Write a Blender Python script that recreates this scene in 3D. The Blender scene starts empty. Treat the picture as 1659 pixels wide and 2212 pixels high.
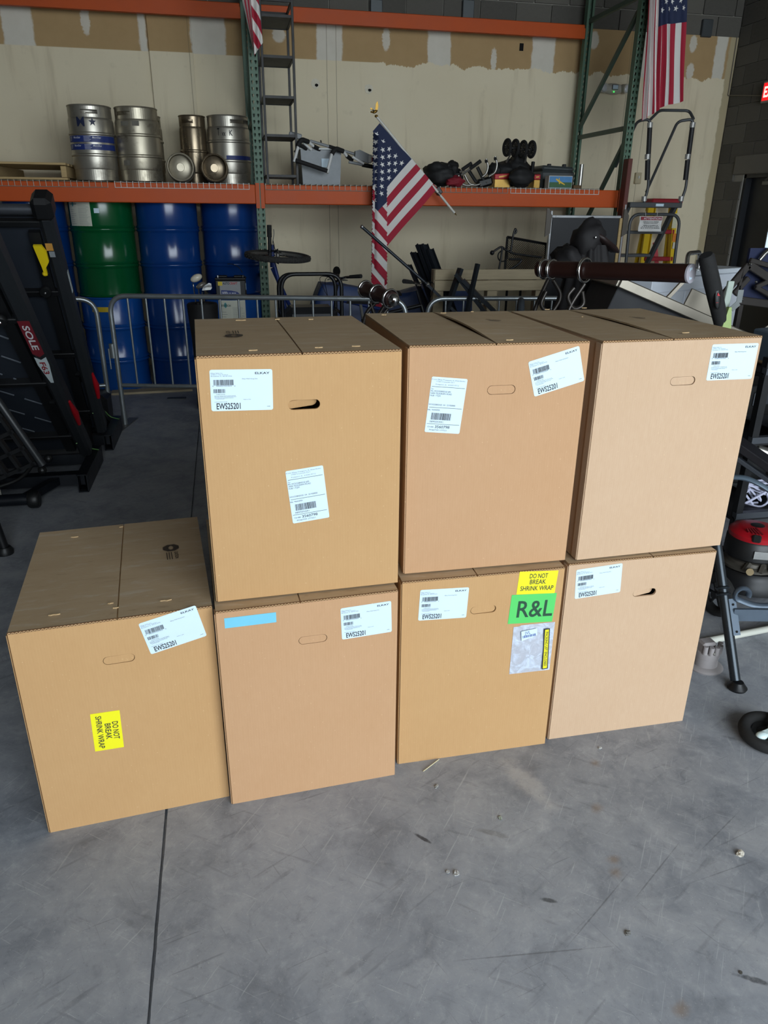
import bpy, bmesh, math, random
from mathutils import Vector, Matrix, Euler, noise as mnoise

random.seed(7)
sc = bpy.context.scene
COL = sc.collection
V = Vector

# ------------------------------------------------------------------ camera
F_PX, PITCH, ROLL, YAW = 1578.4, math.radians(22.4234), math.radians(0.54218), math.radians(12.07)
CAM = V((0, 0, 1.65))
_h = V((math.sin(YAW), math.cos(YAW), 0)); _r = V((math.cos(YAW), -math.sin(YAW), 0)); _z = V((0, 0, 1))
FW = _h * math.cos(PITCH) - _z * math.sin(PITCH)
_u = _h * math.sin(PITCH) + _z * math.cos(PITCH)
RT = _r * math.cos(ROLL) + _u * math.sin(ROLL)
UP = _u * math.cos(ROLL) - _r * math.sin(ROLL)
cd = bpy.data.cameras.new('camera'); cam = bpy.data.objects.new('camera', cd); COL.objects.link(cam)
cd.sensor_fit = 'VERTICAL'; cd.sensor_height = 36.0; cd.lens = 36.0 * F_PX / 2212.0
cd.clip_start = 0.05; cd.clip_end = 200
cam.matrix_world = Matrix(((RT.x, UP.x, -FW.x, CAM.x), (RT.y, UP.y, -FW.y, CAM.y), (RT.z, UP.z, -FW.z, CAM.z), (0, 0, 0, 1)))
sc.camera = cam

# ------------------------------------------------------------------ daylight
wd = bpy.data.worlds.new('world'); sc.world = wd; wd.use_nodes = True
bg = wd.node_tree.nodes['Background']
bg.inputs['Color'].default_value = (0.84, 0.93, 1.0, 1); bg.inputs['Strength'].default_value = 8.4
# the open roll-up door behind the camera lets the sky in (portal = sampling hint only)
DOOR_X0, DOOR_X1, DOOR_Z, FRONT_Y = -0.7, 5.6, 4.6, -3.6
pld = bpy.data.lights.new('door_portal', 'AREA'); pld.shape = 'RECTANGLE'; pld.size = DOOR_X1 - DOOR_X0; pld.size_y = DOOR_Z
pld.cycles.is_portal = True
plo = bpy.data.objects.new('door_portal', pld); COL.objects.link(plo)
plo.location = ((DOOR_X0 + DOOR_X1) / 2, FRONT_Y, DOOR_Z / 2); plo.rotation_euler = (math.radians(90), 0, 0)
sc.view_settings.view_transform = 'Standard'; sc.view_settings.look = 'None'
sc.view_settings.gamma = 1.0; sc.view_settings.use_curve_mapping = False
sc.view_settings.exposure = 0.0

# ------------------------------------------------------------------ helpers
def at(x, y, X=None, Y=None, Z=None):
    """point of the place seen at photo pixel (x, y) on a plane of known depth / height"""
    d = FW + RT * ((x - 829.5) / F_PX) - UP * ((y - 1106.0) / F_PX)
    if Y is not None: t = Y / d.y
    elif Z is not None: t = (Z - 1.65) / d.z
    else: t = X / d.x
    return CAM + d * t

def lin(c):
    if isinstance(c, str):
        c = [int(c[i:i + 2], 16) / 255 for i in (1, 3, 5)]
        c = [(v / 12.92 if v <= 0.04045 else ((v + 0.055) / 1.055) ** 2.4) for v in c]
    return (c[0], c[1], c[2], 1.0)

class NT:
    def __init__(s, name):
        s.m = bpy.data.materials.new(name); s.m.use_nodes = True; s.t = s.m.node_tree; s.t.nodes.clear()
        s.out = s.t.nodes.new('ShaderNodeOutputMaterial'); s.b = s.t.nodes.new('ShaderNodeBsdfPrincipled')
        s.t.links.new(s.b.outputs[0], s.out.inputs[0])
    def n(s, typ, **k):
        o = s.t.nodes.new('ShaderNode' + typ)
        for a, v in k.items(): setattr(o, a, v)
        return o
    def link(s, a, b): s.t.links.new(a, b)
    def val(s, inp, v):
        if hasattr(v, 'is_output'): s.link(v, inp)
        elif v is not None: inp.default_value = v
    def math(s, op, a, b=None, c=None, clamp=False):
        o = s.n('Math', operation=op, use_clamp=clamp)
        for i, v in enumerate((a, b, c)):
            if v is not None: s.val(o.inputs[i], v)
        return o.outputs[0]
    def mix(s, f, a, b, mode='MIX'):
        o = s.n('Mix', data_type='RGBA', blend_type=mode)
        s.val(o.inputs[0], f); s.val(o.inputs[6], a); s.val(o.inputs[7], b)
        return o.outputs[2]
    def coords(s, kind='Object', scale=None, rot=None, loc=None):
        tc = s.n('TexCoord').outputs[kind]
        if scale or rot or loc:
            mp = s.n('Mapping'); s.link(tc, mp.inputs[0])
            if scale and rot: mp.vector_type = 'TEXTURE'; scale = tuple(1 / k for k in scale)      # turn first, stretch after
            if scale: mp.inputs['Scale'].default_value = scale
            if rot: mp.inputs['Rotation'].default_value = rot
            if loc: mp.inputs['Location'].default_value = loc
            return mp.outputs[0]
        return tc
    def noise(s, vec, scale, detail=3, rough=.5, dist=0):
        o = s.n('TexNoise'); s.link(vec, o.inputs['Vector']); o.inputs['Scale'].default_value = scale
        o.inputs['Detail'].default_value = detail; o.inputs['Roughness'].default_value = rough; o.inputs['Distortion'].default_value = dist
        return o.outputs['Fac']
    def ramp(s, f, pts):
        o = s.n('ValToRGB'); s.link(f, o.inputs[0]); e = o.color_ramp.elements
        while len(e) < len(pts): e.new(0.5)
        for k, (p, c) in enumerate(pts):
            e[k].position = p; e[k].color = c if len(c) == 4 else (*c, 1)
        return o.outputs[0]
    def step(s, v, a, b):      # smooth 0..1 between a and b
        o = s.n('MapRange', interpolation_type='SMOOTHSTEP'); s.val(o.inputs[0], v)
        o.inputs[1].default_value = a; o.inputs[2].default_value = b
        return o.outputs[0]
    def bump(s, h, strength=.3, dist=.01):
        o = s.n('Bump'); o.inputs['Strength'].default_value = strength; o.inputs['Distance'].default_value = dist
        s.link(h, o.inputs['Height']); s.link(o.outputs[0], s.b.inputs['Normal'])
    def set(s, **k):
        for a, v in k.items(): s.val(s.b.inputs[a.replace('_', ' ')], v)

MATS = {}
def mat(name, col, rough=.5, metal=0., var=.12, scale=12., bump=0., spec=None, emit=0., trans=0., alpha=None, coat=0., stretch=None):
    """plain procedural material: colour broken up by noise"""
    if name in MATS: return MATS[name]
    s = NT(name); c = lin(col)
    vec = s.coords('Object', scale=stretch) if stretch else s.coords('Object')
    nz = s.noise(vec, scale, 4, .6)
    if var:
        d = tuple(v * (1 - var) for v in c[:3]) + (1,); l = tuple(min(1, v * (1 + var)) for v in c[:3]) + (1,)
        s.set(Base_Color=s.mix(nz, d, l)); s.set(Roughness=s.math('MULTIPLY_ADD', nz, .2, rough - .1, clamp=True))
    else:
        s.set(Base_Color=c, Roughness=rough)
    s.set(Metallic=metal)
    if spec is not None: s.b.inputs['Specular IOR Level'].default_value = spec
    if coat: s.b.inputs['Coat Weight'].default_value = coat
    if trans: s.b.inputs['Transmission Weight'].default_value = trans
    if alpha is not None: s.b.inputs['Alpha'].default_value = alpha
    if emit: s.set(Emission_Color=c); s.b.inputs['Emission Strength'].default_value = emit
    if bump: s.bump(s.noise(vec, scale * 3, 5, .6), bump, .004)
    MATS[name] = s.m
    return s.m

STUFF = {'grid_wire', 'cross_wire', 'fluted_edge', 'spokes', 'mesh_panel', 'lace_cord', 'fins', 'ribs', 'tread_knobs', 'embossed_seal'}
WORLD = {}          # object name -> world matrix of a thing root (parts are given in its space)
class MB:
    """collects shapes, then links them as one mesh object"""
    def __init__(s): s.v = []; s.f = []; s.mi = []
    def add(s, vs, fs, mi=0):
        o = len(s.v); s.v += [V(v) for v in vs]; s.f += [tuple(i + o for i in f) for f in fs]; s.mi += [mi] * len(fs); return s
    def box(s, c, d, R=None, bev=0., mi=0):
        hx, hy, hz = d[0] / 2, d[1] / 2, d[2] / 2; c = V(c)
        if not bev:
            vs = [V((x, y, z)) for x in (-hx, hx) for y in (-hy, hy) for z in (-hz, hz)]
            fs = [(0, 1, 3, 2), (4, 6, 7, 5), (0, 4, 5, 1), (2, 3, 7, 6), (0, 2, 6, 4), (1, 5, 7, 3)]
        else:
            b = min(bev, hx * .98, hy * .98, hz * .98); vs = []; idx = {}
            for x in (-1, 1):
                for y in (-1, 1):
                    for z in (-1, 1):
                        for a in range(3):
                            p = [x * (hx - b), y * (hy - b), z * (hz - b)]; p[a] = (x * hx, y * hy, z * hz)[a]
                            idx[(x, y, z, a)] = len(vs); vs.append(V(p))
            fs = []
            g = lambda *k: idx[k]
            for a in range(3):
                for sg in (-1, 1):
                    o1, o2 = [k for k in range(3) if k != a]
                    q = []
                    for e1, e2 in ((-1, -1), (1, -1), (1, 1), (-1, 1)):
                        k = [0, 0, 0]; k[a] = sg; k[o1] = e1; k[o2] = e2; q.append(g(*k, a))
                    fs.append(tuple(q if (sg > 0) == (a != 1) else q[::-1]))
            for a in range(3):          # edge along axis a
                o1, o2 = [k for k in range(3) if k != a]
                for e1 in (-1, 1):
                    for e2 in (-1, 1):
                        k0 = [0, 0, 0]; k0[a] = -1; k0[o1] = e1; k0[o2] = e2; k1 = list(k0); k1[a] = 1
                        q = (g(*k0, o1), g(*k0, o2), g(*k1, o2), g(*k1, o1))
                        fs.append(q)
            for x in (-1, 1):
                for y in (-1, 1):
                    for z in (-1, 1):
                        fs.append((g(x, y, z, 0), g(x, y, z, 1), g(x, y, z, 2)))
        if R is not None: vs = [R @ v for v in vs]
        return s.add([v + c for v in vs], fs, mi)
    def bar(s, p0, p1, w, h=None, up=(0, 0, 1), bev=0., mi=0):
        p0 = V(p0); p1 = V(p1); h = h or w; d = p1 - p0; L = d.length; d.normalize()
        u = V(up)
        if abs(u.dot(d)) > .98: u = V((1, 0, 0))
        x = d.cross(u).normalized(); u = x.cross(d)
        R = Matrix((x, d, u)).transposed()
        return s.box((p0 + p1) / 2, (w, L, h), R, bev, mi)
    def cyl(s, p0, p1, r, r2=None, n=14, caps=True, mi=0):
        return s.tube([p0, p1], [r, r if r2 is None else r2], n, caps=caps, mi=mi)
    def tube(s, pts, r, n=8, closed=False, caps=True, mi=0, flat=1.0, up=None):
        pts = [V(p) for p in pts]; N = len(pts); rs = r if isinstance(r, (list, tuple)) else [r] * N
        vs = []; prev = None
        for i, p in enumerate(pts):
            a = pts[(i - 1) % N] if (i or closed) else p; b = pts[(i + 1) % N] if (i < N - 1 or closed) else p
            t = (b - a).normalized()
            if prev is None:
                u = V(up) if up else (V((0, 0, 1)) if abs(t.z) < .9 else V((1, 0, 0)))
                x = t.cross(u).normalized()
            else:
                x = (prev - t * prev.dot(t)); x = x.normalized() if x.length > 1e-6 else t.orthogonal().normalized()
            prev = x; y = t.cross(x)
            vs += [p + (x * math.cos(2 * math.pi * k / n) + y * (flat * math.sin(2 * math.pi * k / n))) * rs[i] for k in range(n)]
        fs = []
        for i in range(N if closed else N - 1):
            j = (i + 1) % N
            for k in range(n): fs.append((i * n + k, i * n + (k + 1) % n, j * n + (k + 1) % n, j * n + k))
        if caps and not closed: fs.append(tuple(range(n))[::-1]); fs.append(tuple(range((N - 1) * n, N * n)))
        return s.add(vs, fs, mi)
    def lathe(s, prof, n=32, c=(0, 0, 0), R=None, mi=0):
        c = V(c); vs = []
        for r, z in prof:
            for k in range(n):
                p = V((r * math.cos(2 * math.pi * k / n), r * math.sin(2 * math.pi * k / n), z))
                vs.append((R @ p if R is not None else p) + c)
        fs = [(i * n + k, i * n + (k + 1) % n, (i + 1) * n + (k + 1) % n, (i + 1) * n + k) for i in range(len(prof) - 1) for k in range(n)]
        return s.add(vs, fs, mi)
    def prism(s, poly, z0, z1, M=None, mi=0):
        """2-D polygon extruded from z0 to z1, placed by matrix M"""
        n = len(poly); vs = [V((x, y, z0)) for x, y in poly] + [V((x, y, z1)) for x, y in poly]
        if M is not None: vs = [M @ v for v in vs]
        fs = [tuple(range(n))[::-1], tuple(range(n, 2 * n))] + [(k, (k + 1) % n, n + (k + 1) % n, n + k) for k in range(n)]
        return s.add(vs, fs, mi)
    def ell(s, c, r, R=None, n=16, m=10, mi=0, bumpy=0.):
        c = V(c); r = (r, r, r) if isinstance(r, (int, float)) else r; vs = []
        for i in range(m + 1):
            th = math.pi * i / m
            for k in range(n):
                ph = 2 * math.pi * k / n
                q = V((math.sin(th) * math.cos(ph), math.sin(th) * math.sin(ph), math.cos(th)))
                w = 1 + bumpy * mnoise.noise(q * 2.3 + c * 7) if bumpy else 1
                p = V((r[0] * q.x, r[1] * q.y, r[2] * q.z)) * w
                vs.append((R @ p if R is not None else p) + c)
        fs = [(i * n + k, (i + 1) * n + k, (i + 1) * n + (k + 1) % n, i * n + (k + 1) % n) for i in range(m) for k in range(n)]
        return s.add(vs, fs, mi)
    def grid(s, fn, nu, nv, mi=0, thick=0.):
        """sheet fn(u, v) -> point; optional thickness along its normal"""
        P = [[V(fn(i / nu, j / nv)) for j in range(nv + 1)] for i in range(nu + 1)]
        idx = lambda i, j: i * (nv + 1) + j
        vs = [p for row in P for p in row]
        fs = [(idx(i, j), idx(i + 1, j), idx(i + 1, j + 1), idx(i, j + 1)) for i in range(nu) for j in range(nv)]
        if thick:
            o = len(vs); off = []
            for i in range(nu + 1):
                for j in range(nv + 1):
                    a = P[min(i + 1, nu)][j] - P[max(i - 1, 0)][j]; b = P[i][min(j + 1, nv)] - P[i][max(j - 1, 0)]
                    nn = a.cross(b); nn = nn.normalized() if nn.length > 1e-9 else V((0, 0, 1))
                    off.append(P[i][j] - nn * thick)
            vs += off
            fs += [tuple(k + o for k in f[::-1]) for f in list(fs)]
            rim = [(i, 0) for i in range(nu)] + [(nu, j) for j in range(nv)] + [(i, nv) for i in range(nu, 0, -1)] + [(0, j) for j in range(nv, 0, -1)]
            R = [idx(*q) for q in rim]
            for k in range(len(R)): fs.append((R[k], R[k] + o, R[(k + 1) % len(R)] + o, R[(k + 1) % len(R)]))
        return s.add(vs, fs, mi)
    def build(s, name, m, parent=None, smooth=None, world=False, fix=True):
        me = bpy.data.meshes.new(name)
        vs = s.v
        M = WORLD.get(parent.name) if parent is not None else None
        if world and M is not None:
            I = M.inverted(); vs = [I @ v for v in vs]
        me.from_pydata([tuple(v) for v in vs], [], s.f)
        for k in (m if isinstance(m, (list, tuple)) else [m]): me.materials.append(k)
        if any(s.mi): me.polygons.foreach_set('material_index', s.mi)
        if fix:
            bm = bmesh.new(); bm.from_mesh(me); bmesh.ops.recalc_face_normals(bm, faces=bm.faces); bm.to_mesh(me); bm.free()
        if smooth:
            me.polygons.foreach_set('use_smooth', [True] * len(me.polygons)); me.set_sharp_from_angle(angle=math.radians(smooth))
        me.update()
        o = bpy.data.objects.new(name, me); COL.objects.link(o)
        if name.endswith('print') or name in STUFF: o['kind'] = 'stuff'
        if parent is not None:
            o.parent = parent; WORLD[o.name] = M if M is not None else Matrix()
        return o

def tag(o, label, cat, group=None, kind=None):
    if label: o['label'] = label
    if cat: o['category'] = cat
    if group: o['group'] = group
    if kind: o['kind'] = kind
    return o
def thing(name, label, cat, loc=(0, 0, 0), rotz=0., group=None, rot=None):
    o = bpy.data.objects.new(name, None); COL.objects.link(o); o.empty_display_size = .1
    o.location = loc; o.rotation_euler = rot if rot else (0, 0, rotz)
    WORLD[o.name] = Matrix.Translation(V(loc)) @ o.rotation_euler.to_matrix().to_4x4()
    return tag(o, label, cat, group)
def dup(root, name, loc, rotz=0., label=None, group=None, rot=None):
    r = root.copy(); COL.objects.link(r); r.location = loc; r.rotation_euler = rot if rot else (0, 0, rotz)
    WORLD[r.name] = Matrix.Translation(V(loc)) @ r.rotation_euler.to_matrix().to_4x4()
    if label: r['label'] = label
    if group: r['group'] = group
    for ch in list(root.children):
        c = ch.copy(); COL.objects.link(c); c.parent = r; WORLD[c.name] = WORLD[r.name]
        for g in list(ch.children):
            d = g.copy(); COL.objects.link(d); d.parent = c; WORLD[d.name] = WORLD[r.name]
    return r
def struct(o): o['kind'] = 'structure'; return o
def rotm(axis, deg): return Matrix.Rotation(math.radians(deg), 3, axis)
def arc(c, r, a0, a1, n=10, plane='xz'):
    out = []
    for k in range(n + 1):
        a = math.radians(a0 + (a1 - a0) * k / n); p = [0, 0, 0]
        i, j = {'xz': (0, 2), 'xy': (0, 1), 'yz': (1, 2)}[plane]
        p[i] = r * math.cos(a); p[j] = r * math.sin(a); out.append(V(c) + V(p))
    return out
def fillet(pts, r, n=5):
    """round the inner corners of a polyline"""
    pts = [V(p) for p in pts]; out = [pts[0]]
    for a, b, c in zip(pts, pts[1:], pts[2:]):
        k = min(r, (a - b).length * .45, (c - b).length * .45)
        p = b + (a - b).normalized() * k; q = b + (c - b).normalized() * k
        for i in range(n + 1):
            t = i / n; out.append(p * (1 - t) ** 2 + b * (2 * t * (1 - t)) + q * t * t)
    out.append(pts[-1]); return out

_TXT = {}
def text_mesh(txt, bold=0.):
    """flat outline mesh of a line of text: cap height about 0.7, origin at left baseline"""
    k = (txt, bold)
    if k not in _TXT:
        cu = bpy.data.curves.new('t', 'FONT'); cu.body = txt; cu.size = 1; cu.offset = bold; cu.resolution_u = 3; cu.fill_mode = 'FRONT'
        ob = bpy.data.objects.new('t', cu); COL.objects.link(ob); bpy.context.view_layer.update()
        me = bpy.data.meshes.new_from_object(ob.evaluated_get(bpy.context.evaluated_depsgraph_get()))
        vs = [tuple(v.co) for v in me.vertices]; fs = [tuple(p.vertices) for p in me.polygons]
        bpy.data.objects.remove(ob); bpy.data.curves.remove(cu); bpy.data.meshes.remove(me)
        x0 = min(v[0] for v in vs); x1 = max(v[0] for v in vs)
        y0 = min(v[1] for v in vs); y1 = max(v[1] for v in vs)
        _TXT[k] = ([(v[0] - x0, v[1], 0) for v in vs], fs, x1 - x0, y0, y1)
    return _TXT[k]
def put_text(mb, txt, x, y, w=None, h=None, M=None, bold=0., align='l', mi=0, z=0.):
    """text fitted into width w and/or cap height h, left baseline at (x, y) of the plane M"""
    vs, fs, tw, y0, y1 = text_mesh(txt, bold)
    sy = (h / max(y1, .01)) if h else w / tw
    sx = (w / tw) if w else sy
    ox = x - (tw * sx / 2 if align == 'c' else tw * sx if align == 'r' else 0)
    pts = [V((ox + v[0] * sx, y + v[1] * sy, z)) for v in vs]
    if M is not None: pts = [M @ p for p in pts]
    mb.add(pts, fs, mi)
def dashes(mb, x, y, w, h, M, n=12, seed=1):
    """a line of print too small to read"""
    r = random.Random(seed)
    for i in range(n):
        a = x + w * i / n; b = a + w / n * r.uniform(.5, .9); mb.add([M @ V((a, y, 0)), M @ V((b, y, 0)), M @ V((b, y + h, 0)), M @ V((a, y + h, 0))], [(0, 1, 2, 3)])
def barcode(mb, x, y, w, h, M, seed=1, n=34, mi=0):
    r = random.Random(seed); u = 0.; L = []
    while len(L) < n: a = r.choice((1, 1, 2, 3)); b = r.choice((1, 1, 2)); L.append((u, a)); u += a + b
    k = w / u
    for (s, a) in L:
        q = [(x + s * k, y), (x + (s + a) * k, y), (x + (s + a) * k, y + h), (x + s * k, y + h)]
        mb.add([M @ V((p[0], p[1], 0)) for p in q], [(0, 1, 2, 3)], mi)
def rrect(w, h, r, n=4, c=(0, 0)):
    out = []
    for cx, cy, a in ((w / 2 - r, h / 2 - r, 0), (-w / 2 + r, h / 2 - r, 90), (-w / 2 + r, -h / 2 + r, 180), (w / 2 - r, -h / 2 + r, 270)):
        for k in range(n + 1):
            t = math.radians(a + 90 * k / n); out.append((c[0] + cx + r * math.cos(t), c[1] + cy + r * math.sin(t)))
    return out

# ================================================================== the setting
WALL_Y, RIGHT_X, LEFT_X, CEIL = 8.70, 5.945, -6.0, 5.4

def floor_material():
    s = NT('concrete_floor'); v = s.coords('Object')
    big = s.noise(v, .9, 5, .6, .3); mid = s.noise(v, 5, 6, .65, .6); fine = s.noise(v, 60, 4, .6); grit = s.noise(v, 240, 2, .5)
    col = s.ramp(big, [(.25, lin('#74787f')), (.5, lin('#888c93')), (.75, lin('#9a9ea5'))])
    col = s.mix(s.math('MULTIPLY', s.step(mid, .35, .75), .55), col, lin('#a9aaac'))
    col = s.mix(s.math('MULTIPLY', s.step(mid, .5, .25), .5), col, lin('#64666b'))
    for rz, sx, sc_, thr, cc, am in ((.5, 10, 3.4, .62, '#4f5156', .28), (-.6, 9, 4.4, .64, '#4f5054', .25), (1.2, 12, 5., .66, '#b2b3b2', .3), (.1, 20, 8., .68, '#b9b9b8', .3)):
        w = s.coords('Object', scale=(1, sx, 1), rot=(0, 0, rz)); nz = s.noise(w, sc_, 3, .5, .2)
        col = s.mix(s.math('MULTIPLY', s.step(nz, thr, thr + .09), am), col, lin(cc))
    sx = s.n('SeparateXYZ'); s.link(v, sx.inputs[0]); X, Y = sx.outputs[0], sx.outputs[1]
    warp = s.math('MULTIPLY_ADD', s.noise(v, 16, 4, .7), .16, -.08)
    def mark(px, py, l, w, ang, cc, am, soft=.5):
        nonlocal col
        p = at(px, py, Z=0); a = math.radians(ang); ca, sa = math.cos(a), math.sin(a)
        dx = s.math('SUBTRACT', X, p.x); dy = s.math('SUBTRACT', Y, p.y)
        u = s.math('ADD', s.math('MULTIPLY', dx, ca / l), s.math('MULTIPLY', dy, sa / l))
        q = s.math('ADD', s.math('MULTIPLY', dx, -sa / w), s.math('MULTIPLY', dy, ca / w))
        r = s.math('SQRT', s.math('ADD', s.math('MULTIPLY', u, u), s.math('MULTIPLY', q, q)))
        r = s.math('ADD', r, s.math('MULTIPLY', warp, 9.0))
        col = s.mix(s.math('MULTIPLY', s.step(r, 1.0, soft), am), col, lin(cc))
    mark(915, 1812, .032, .007, -48, '#34363b', .9); mark(1185, 1945, .026, .009, -25, '#3c3e42', .8); mark(1625, 2115, .05, .010, -28, '#34353a', .8)
    mark(1140, 1690, .05, .16, 18, '#b4b2b0', .55, .3); mark(1065, 1800, .06, .012, -30, '#66645f', .4)
    for q in ((1285, 1647, .03), (1288, 1747, .032), (1328, 1857, .026), (1330, 1885, .03), (1470, 2180, .03)): mark(*q[:2], q[2], q[2] * .8, 20, '#80664a', .5, .0)
    for q in ((1300, 1955, .22, .0025, 33), (1420, 1880, .2, .0025, 33), (1560, 1790, .15, .0025, 28), (1570, 1880, .14, .0025, 8), (1150, 2060, .25, .003, -6)):
        mark(*q[:2], q[2], q[3], q[4], '#55565a', .55, .2)
    for sx2, rz2, scl, thr, cc, am in ((30, .9, 5., .66, '#bcbec0', .35), (34, 2.5, 6., .68, '#c4c5c6', .3), (26, .25, 4., .68, '#54565b', .35), (30, 2.0, 5., .68, '#585a5f', .3)):
        w = s.coords('Object', scale=(1, sx2, 1), rot=(0, 0, rz2)); nz = s.noise(w, scl, 2, .5, .15)
        col = s.mix(s.math('MULTIPLY', s.step(nz, thr, thr + .05), am), col, lin(cc))
    m2 = s.noise(v, 13, 6, .75, .8); m3 = s.noise(v, 34, 5, .7)
    col = s.mix(s.math('MULTIPLY', s.step(m2, .5, .8), .5), col, lin('#b3b5b8')); col = s.mix(s.math('MULTIPLY', s.step(m2, .46, .2), .5), col, lin('#565960'))
    col = s.mix(s.math('MULTIPLY', s.step(m3, .5, .8), .3), col, lin('#bdbfc1')); col = s.mix(s.math('MULTIPLY', s.step(m3, .45, .25), .3), col, lin('#55585e'))
    col = s.mix(s.math('MULTIPLY', s.step(grit, .69, .74), .6), col, lin('#c9c9c6'))
    col = s.mix(s.math('MULTIPLY', s.step(grit, .3, .26), .5), col, lin('#3c3d3f'))
    s.set(Base_Color=col, Roughness=s.math('MULTIPLY_ADD', mid, .35, .38)); s.b.inputs['Specular IOR Level'].default_value = .35
    s.bump(s.math('ADD', s.math('MULTIPLY', fine, .6), mid), .12, .004)
    return s.m
M_FLOOR = floor_material()

JX = -0.275      # sawn control joint runs straight towards the wall
mb = MB()
g = .004
def slab(x0, x1, y0, y1, n=60):
    vs = []; fs = []
    for k in range(n + 1):
        y = y0 + (y1 - y0) * k / n; w = .0016 * mnoise.noise(V((y * 9, x0, 0))) + .001 * mnoise.noise(V((y * 40, x0, 3)))
        a = x0 + (w if abs(x0 - JX) < .1 else 0); b = x1 + (w if abs(x1 - JX) < .1 else 0)
        vs += [(a, y, 0), (b, y, 0), (a, y, -.02), (b, y, -.02)]
    for k in range(n):
        o = 4 * k; fs += [(o, o + 1, o + 5, o + 4), (o + 2, o, o + 4, o + 6), (o + 1, o + 3, o + 7, o + 5)]
    mb.add(vs, fs)
slab(LEFT_X, JX - g, FRONT_Y, WALL_Y + .3, 700); slab(JX + g, RIGHT_X + .3, FRONT_Y, WALL_Y + .3, 700)
mb.add([(LEFT_X, FRONT_Y, -.02), (RIGHT_X + .3, FRONT_Y, -.02), (RIGHT_X + .3, WALL_Y + .3, -.02), (LEFT_X, WALL_Y + .3, -.02)], [(0, 1, 2, 3)])
struct(mb.build('floor', M_FLOOR, fix=False))
o = MB().box((1, FRONT_Y - 7.9, -.05), (40, 15.6, .08)).build('pavement', mat('sunlit_tone_concrete', '#c4c5c2', .9, var=.1, scale=2)); struct(o)  # unseen ground outside, its colour lightened in place of sunlight to bounce light in

M_MORTAR = mat('mortar', '#8f8b82', .95, var=.1, scale=30, bump=.3)
M_PLAIN = mat('dark_wall_paint', '#5c5952', .9, var=.1, scale=3)
# far walls of the hall that only shape the light
struct(MB().box((LEFT_X - .1, (FRONT_Y + WALL_Y) / 2, CEIL / 2), (.2, WALL_Y - FRONT_Y + .4, CEIL)).build('wall_left', M_PLAIN))
struct(MB().box((0, (FRONT_Y + WALL_Y) / 2, CEIL + .1), (13, WALL_Y - FRONT_Y + .8, .2)).build('ceiling', mat('ceiling_deck', '#69655d', .9, var=.08, scale=2)))
mb = MB()
mb.box(((LEFT_X + DOOR_X0) / 2 - .1, FRONT_Y, CEIL / 2), (DOOR_X0 - LEFT_X + .2, .2, CEIL)).box(((DOOR_X1 + RIGHT_X + .2) / 2, FRONT_Y, CEIL / 2), (RIGHT_X + .2 - DOOR_X1, .2, CEIL))
mb.box(((DOOR_X0 + DOOR_X1) / 2, FRONT_Y, (DOOR_Z + CEIL) / 2), (DOOR_X1 - DOOR_X0, .2, CEIL - DOOR_Z))
struct(mb.build('wall_front', M_PLAIN))

# --- back wall: concrete block above, painted drywall below
def block_material():
    s = NT('concrete_block'); v = s.coords('Object'); oi = s.n('ObjectInfo')
    base = s.mix(oi.outputs['Random'], lin('#4b4945'), lin('#615e58'))
    nz = s.noise(v, 8, 5, .65); pit = s.noise(v, 70, 3, .6)
    col = s.mix(s.math('MULTIPLY', nz, .35), base, lin('#76726a')); col = s.mix(s.math('MULTIPLY', s.step(pit, .4, .3), .4), col, lin('#34332f'))
    s.set(Base_Color=col, Roughness=.95); s.b.inputs['Specular IOR Level'].default_value = .2
    s.bump(pit, .35, .004)
    return s.m
M_BLOCK = block_material()
back = struct(MB().box(((LEFT_X + RIGHT_X) / 2 + .1, WALL_Y + .13, CEIL / 2), (RIGHT_X - LEFT_X + .4, .2, CEIL)).build('wall_back', M_MORTAR))
right = MB()
DY0, DY1, DZ = 7.22, 8.21, 2.07
right.box((RIGHT_X + .11, (DY1 + WALL_Y + .03) / 2, DZ / 2), (.2, WALL_Y + .03 - DY1, DZ)).box((RIGHT_X + .11, (FRONT_Y + DY0) / 2, DZ / 2), (.2, DY0 - FRONT_Y, DZ))
right.box((RIGHT_X + .11, (FRONT_Y + WALL_Y) / 2, (DZ + CEIL) / 2), (.2, WALL_Y + .06 - FRONT_Y, CEIL - DZ))
right = struct(right.build('wall_right', M_MORTAR))
unit = MB().box((0, 0, 0), (1, 1, 1), None, .02).build('block', M_BLOCK, back); UM = unit.data; bpy.data.objects.remove(unit)
def block(c, d, parent):
    o = bpy.data.objects.new('block', UM); COL.objects.link(o); o.location = c; o.scale = d; o.parent = parent
for k in range(6):
    z = 3.50 + .2 * k + .1; x = -1.55 - (.2 if k % 2 else 0)
    while x < RIGHT_X:
        w = min(.39, RIGHT_X - x)
        if w > .05: block((x + w / 2, WALL_Y + .025, z), (w, .03, .19), back)
        x += .4
for k in range(23):
    z0 = .2 * k + .005; y = WALL_Y - .01
    if k % 2: y += .2
    while y > 6.3:
        a, b = y - .39, min(y, WALL_Y - .005)
        spans = [(a, b)]
        if z0 < DZ + .19:
            spans = [(a, min(b, DY0 - .002)), (max(a, DY1 + (.17 if z0 > DZ - .12 else .002)), b)] if z0 + .1 < DZ + .2 else spans
        for p, q in spans:
            if q - p > .04: block((RIGHT_X + .005, (p + q) / 2, z0 + .095), (.03, q - p, .19), right)
        y -= .4
MB().box((RIGHT_X + .0, (DY0 - .16 + DY1 + .16) / 2, DZ + .1), (.05, DY1 - DY0 + .32, .195), None, .006).build('lintel', mat('lintel_concrete', '#6a665e', .9, bump=.2), right)

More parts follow.
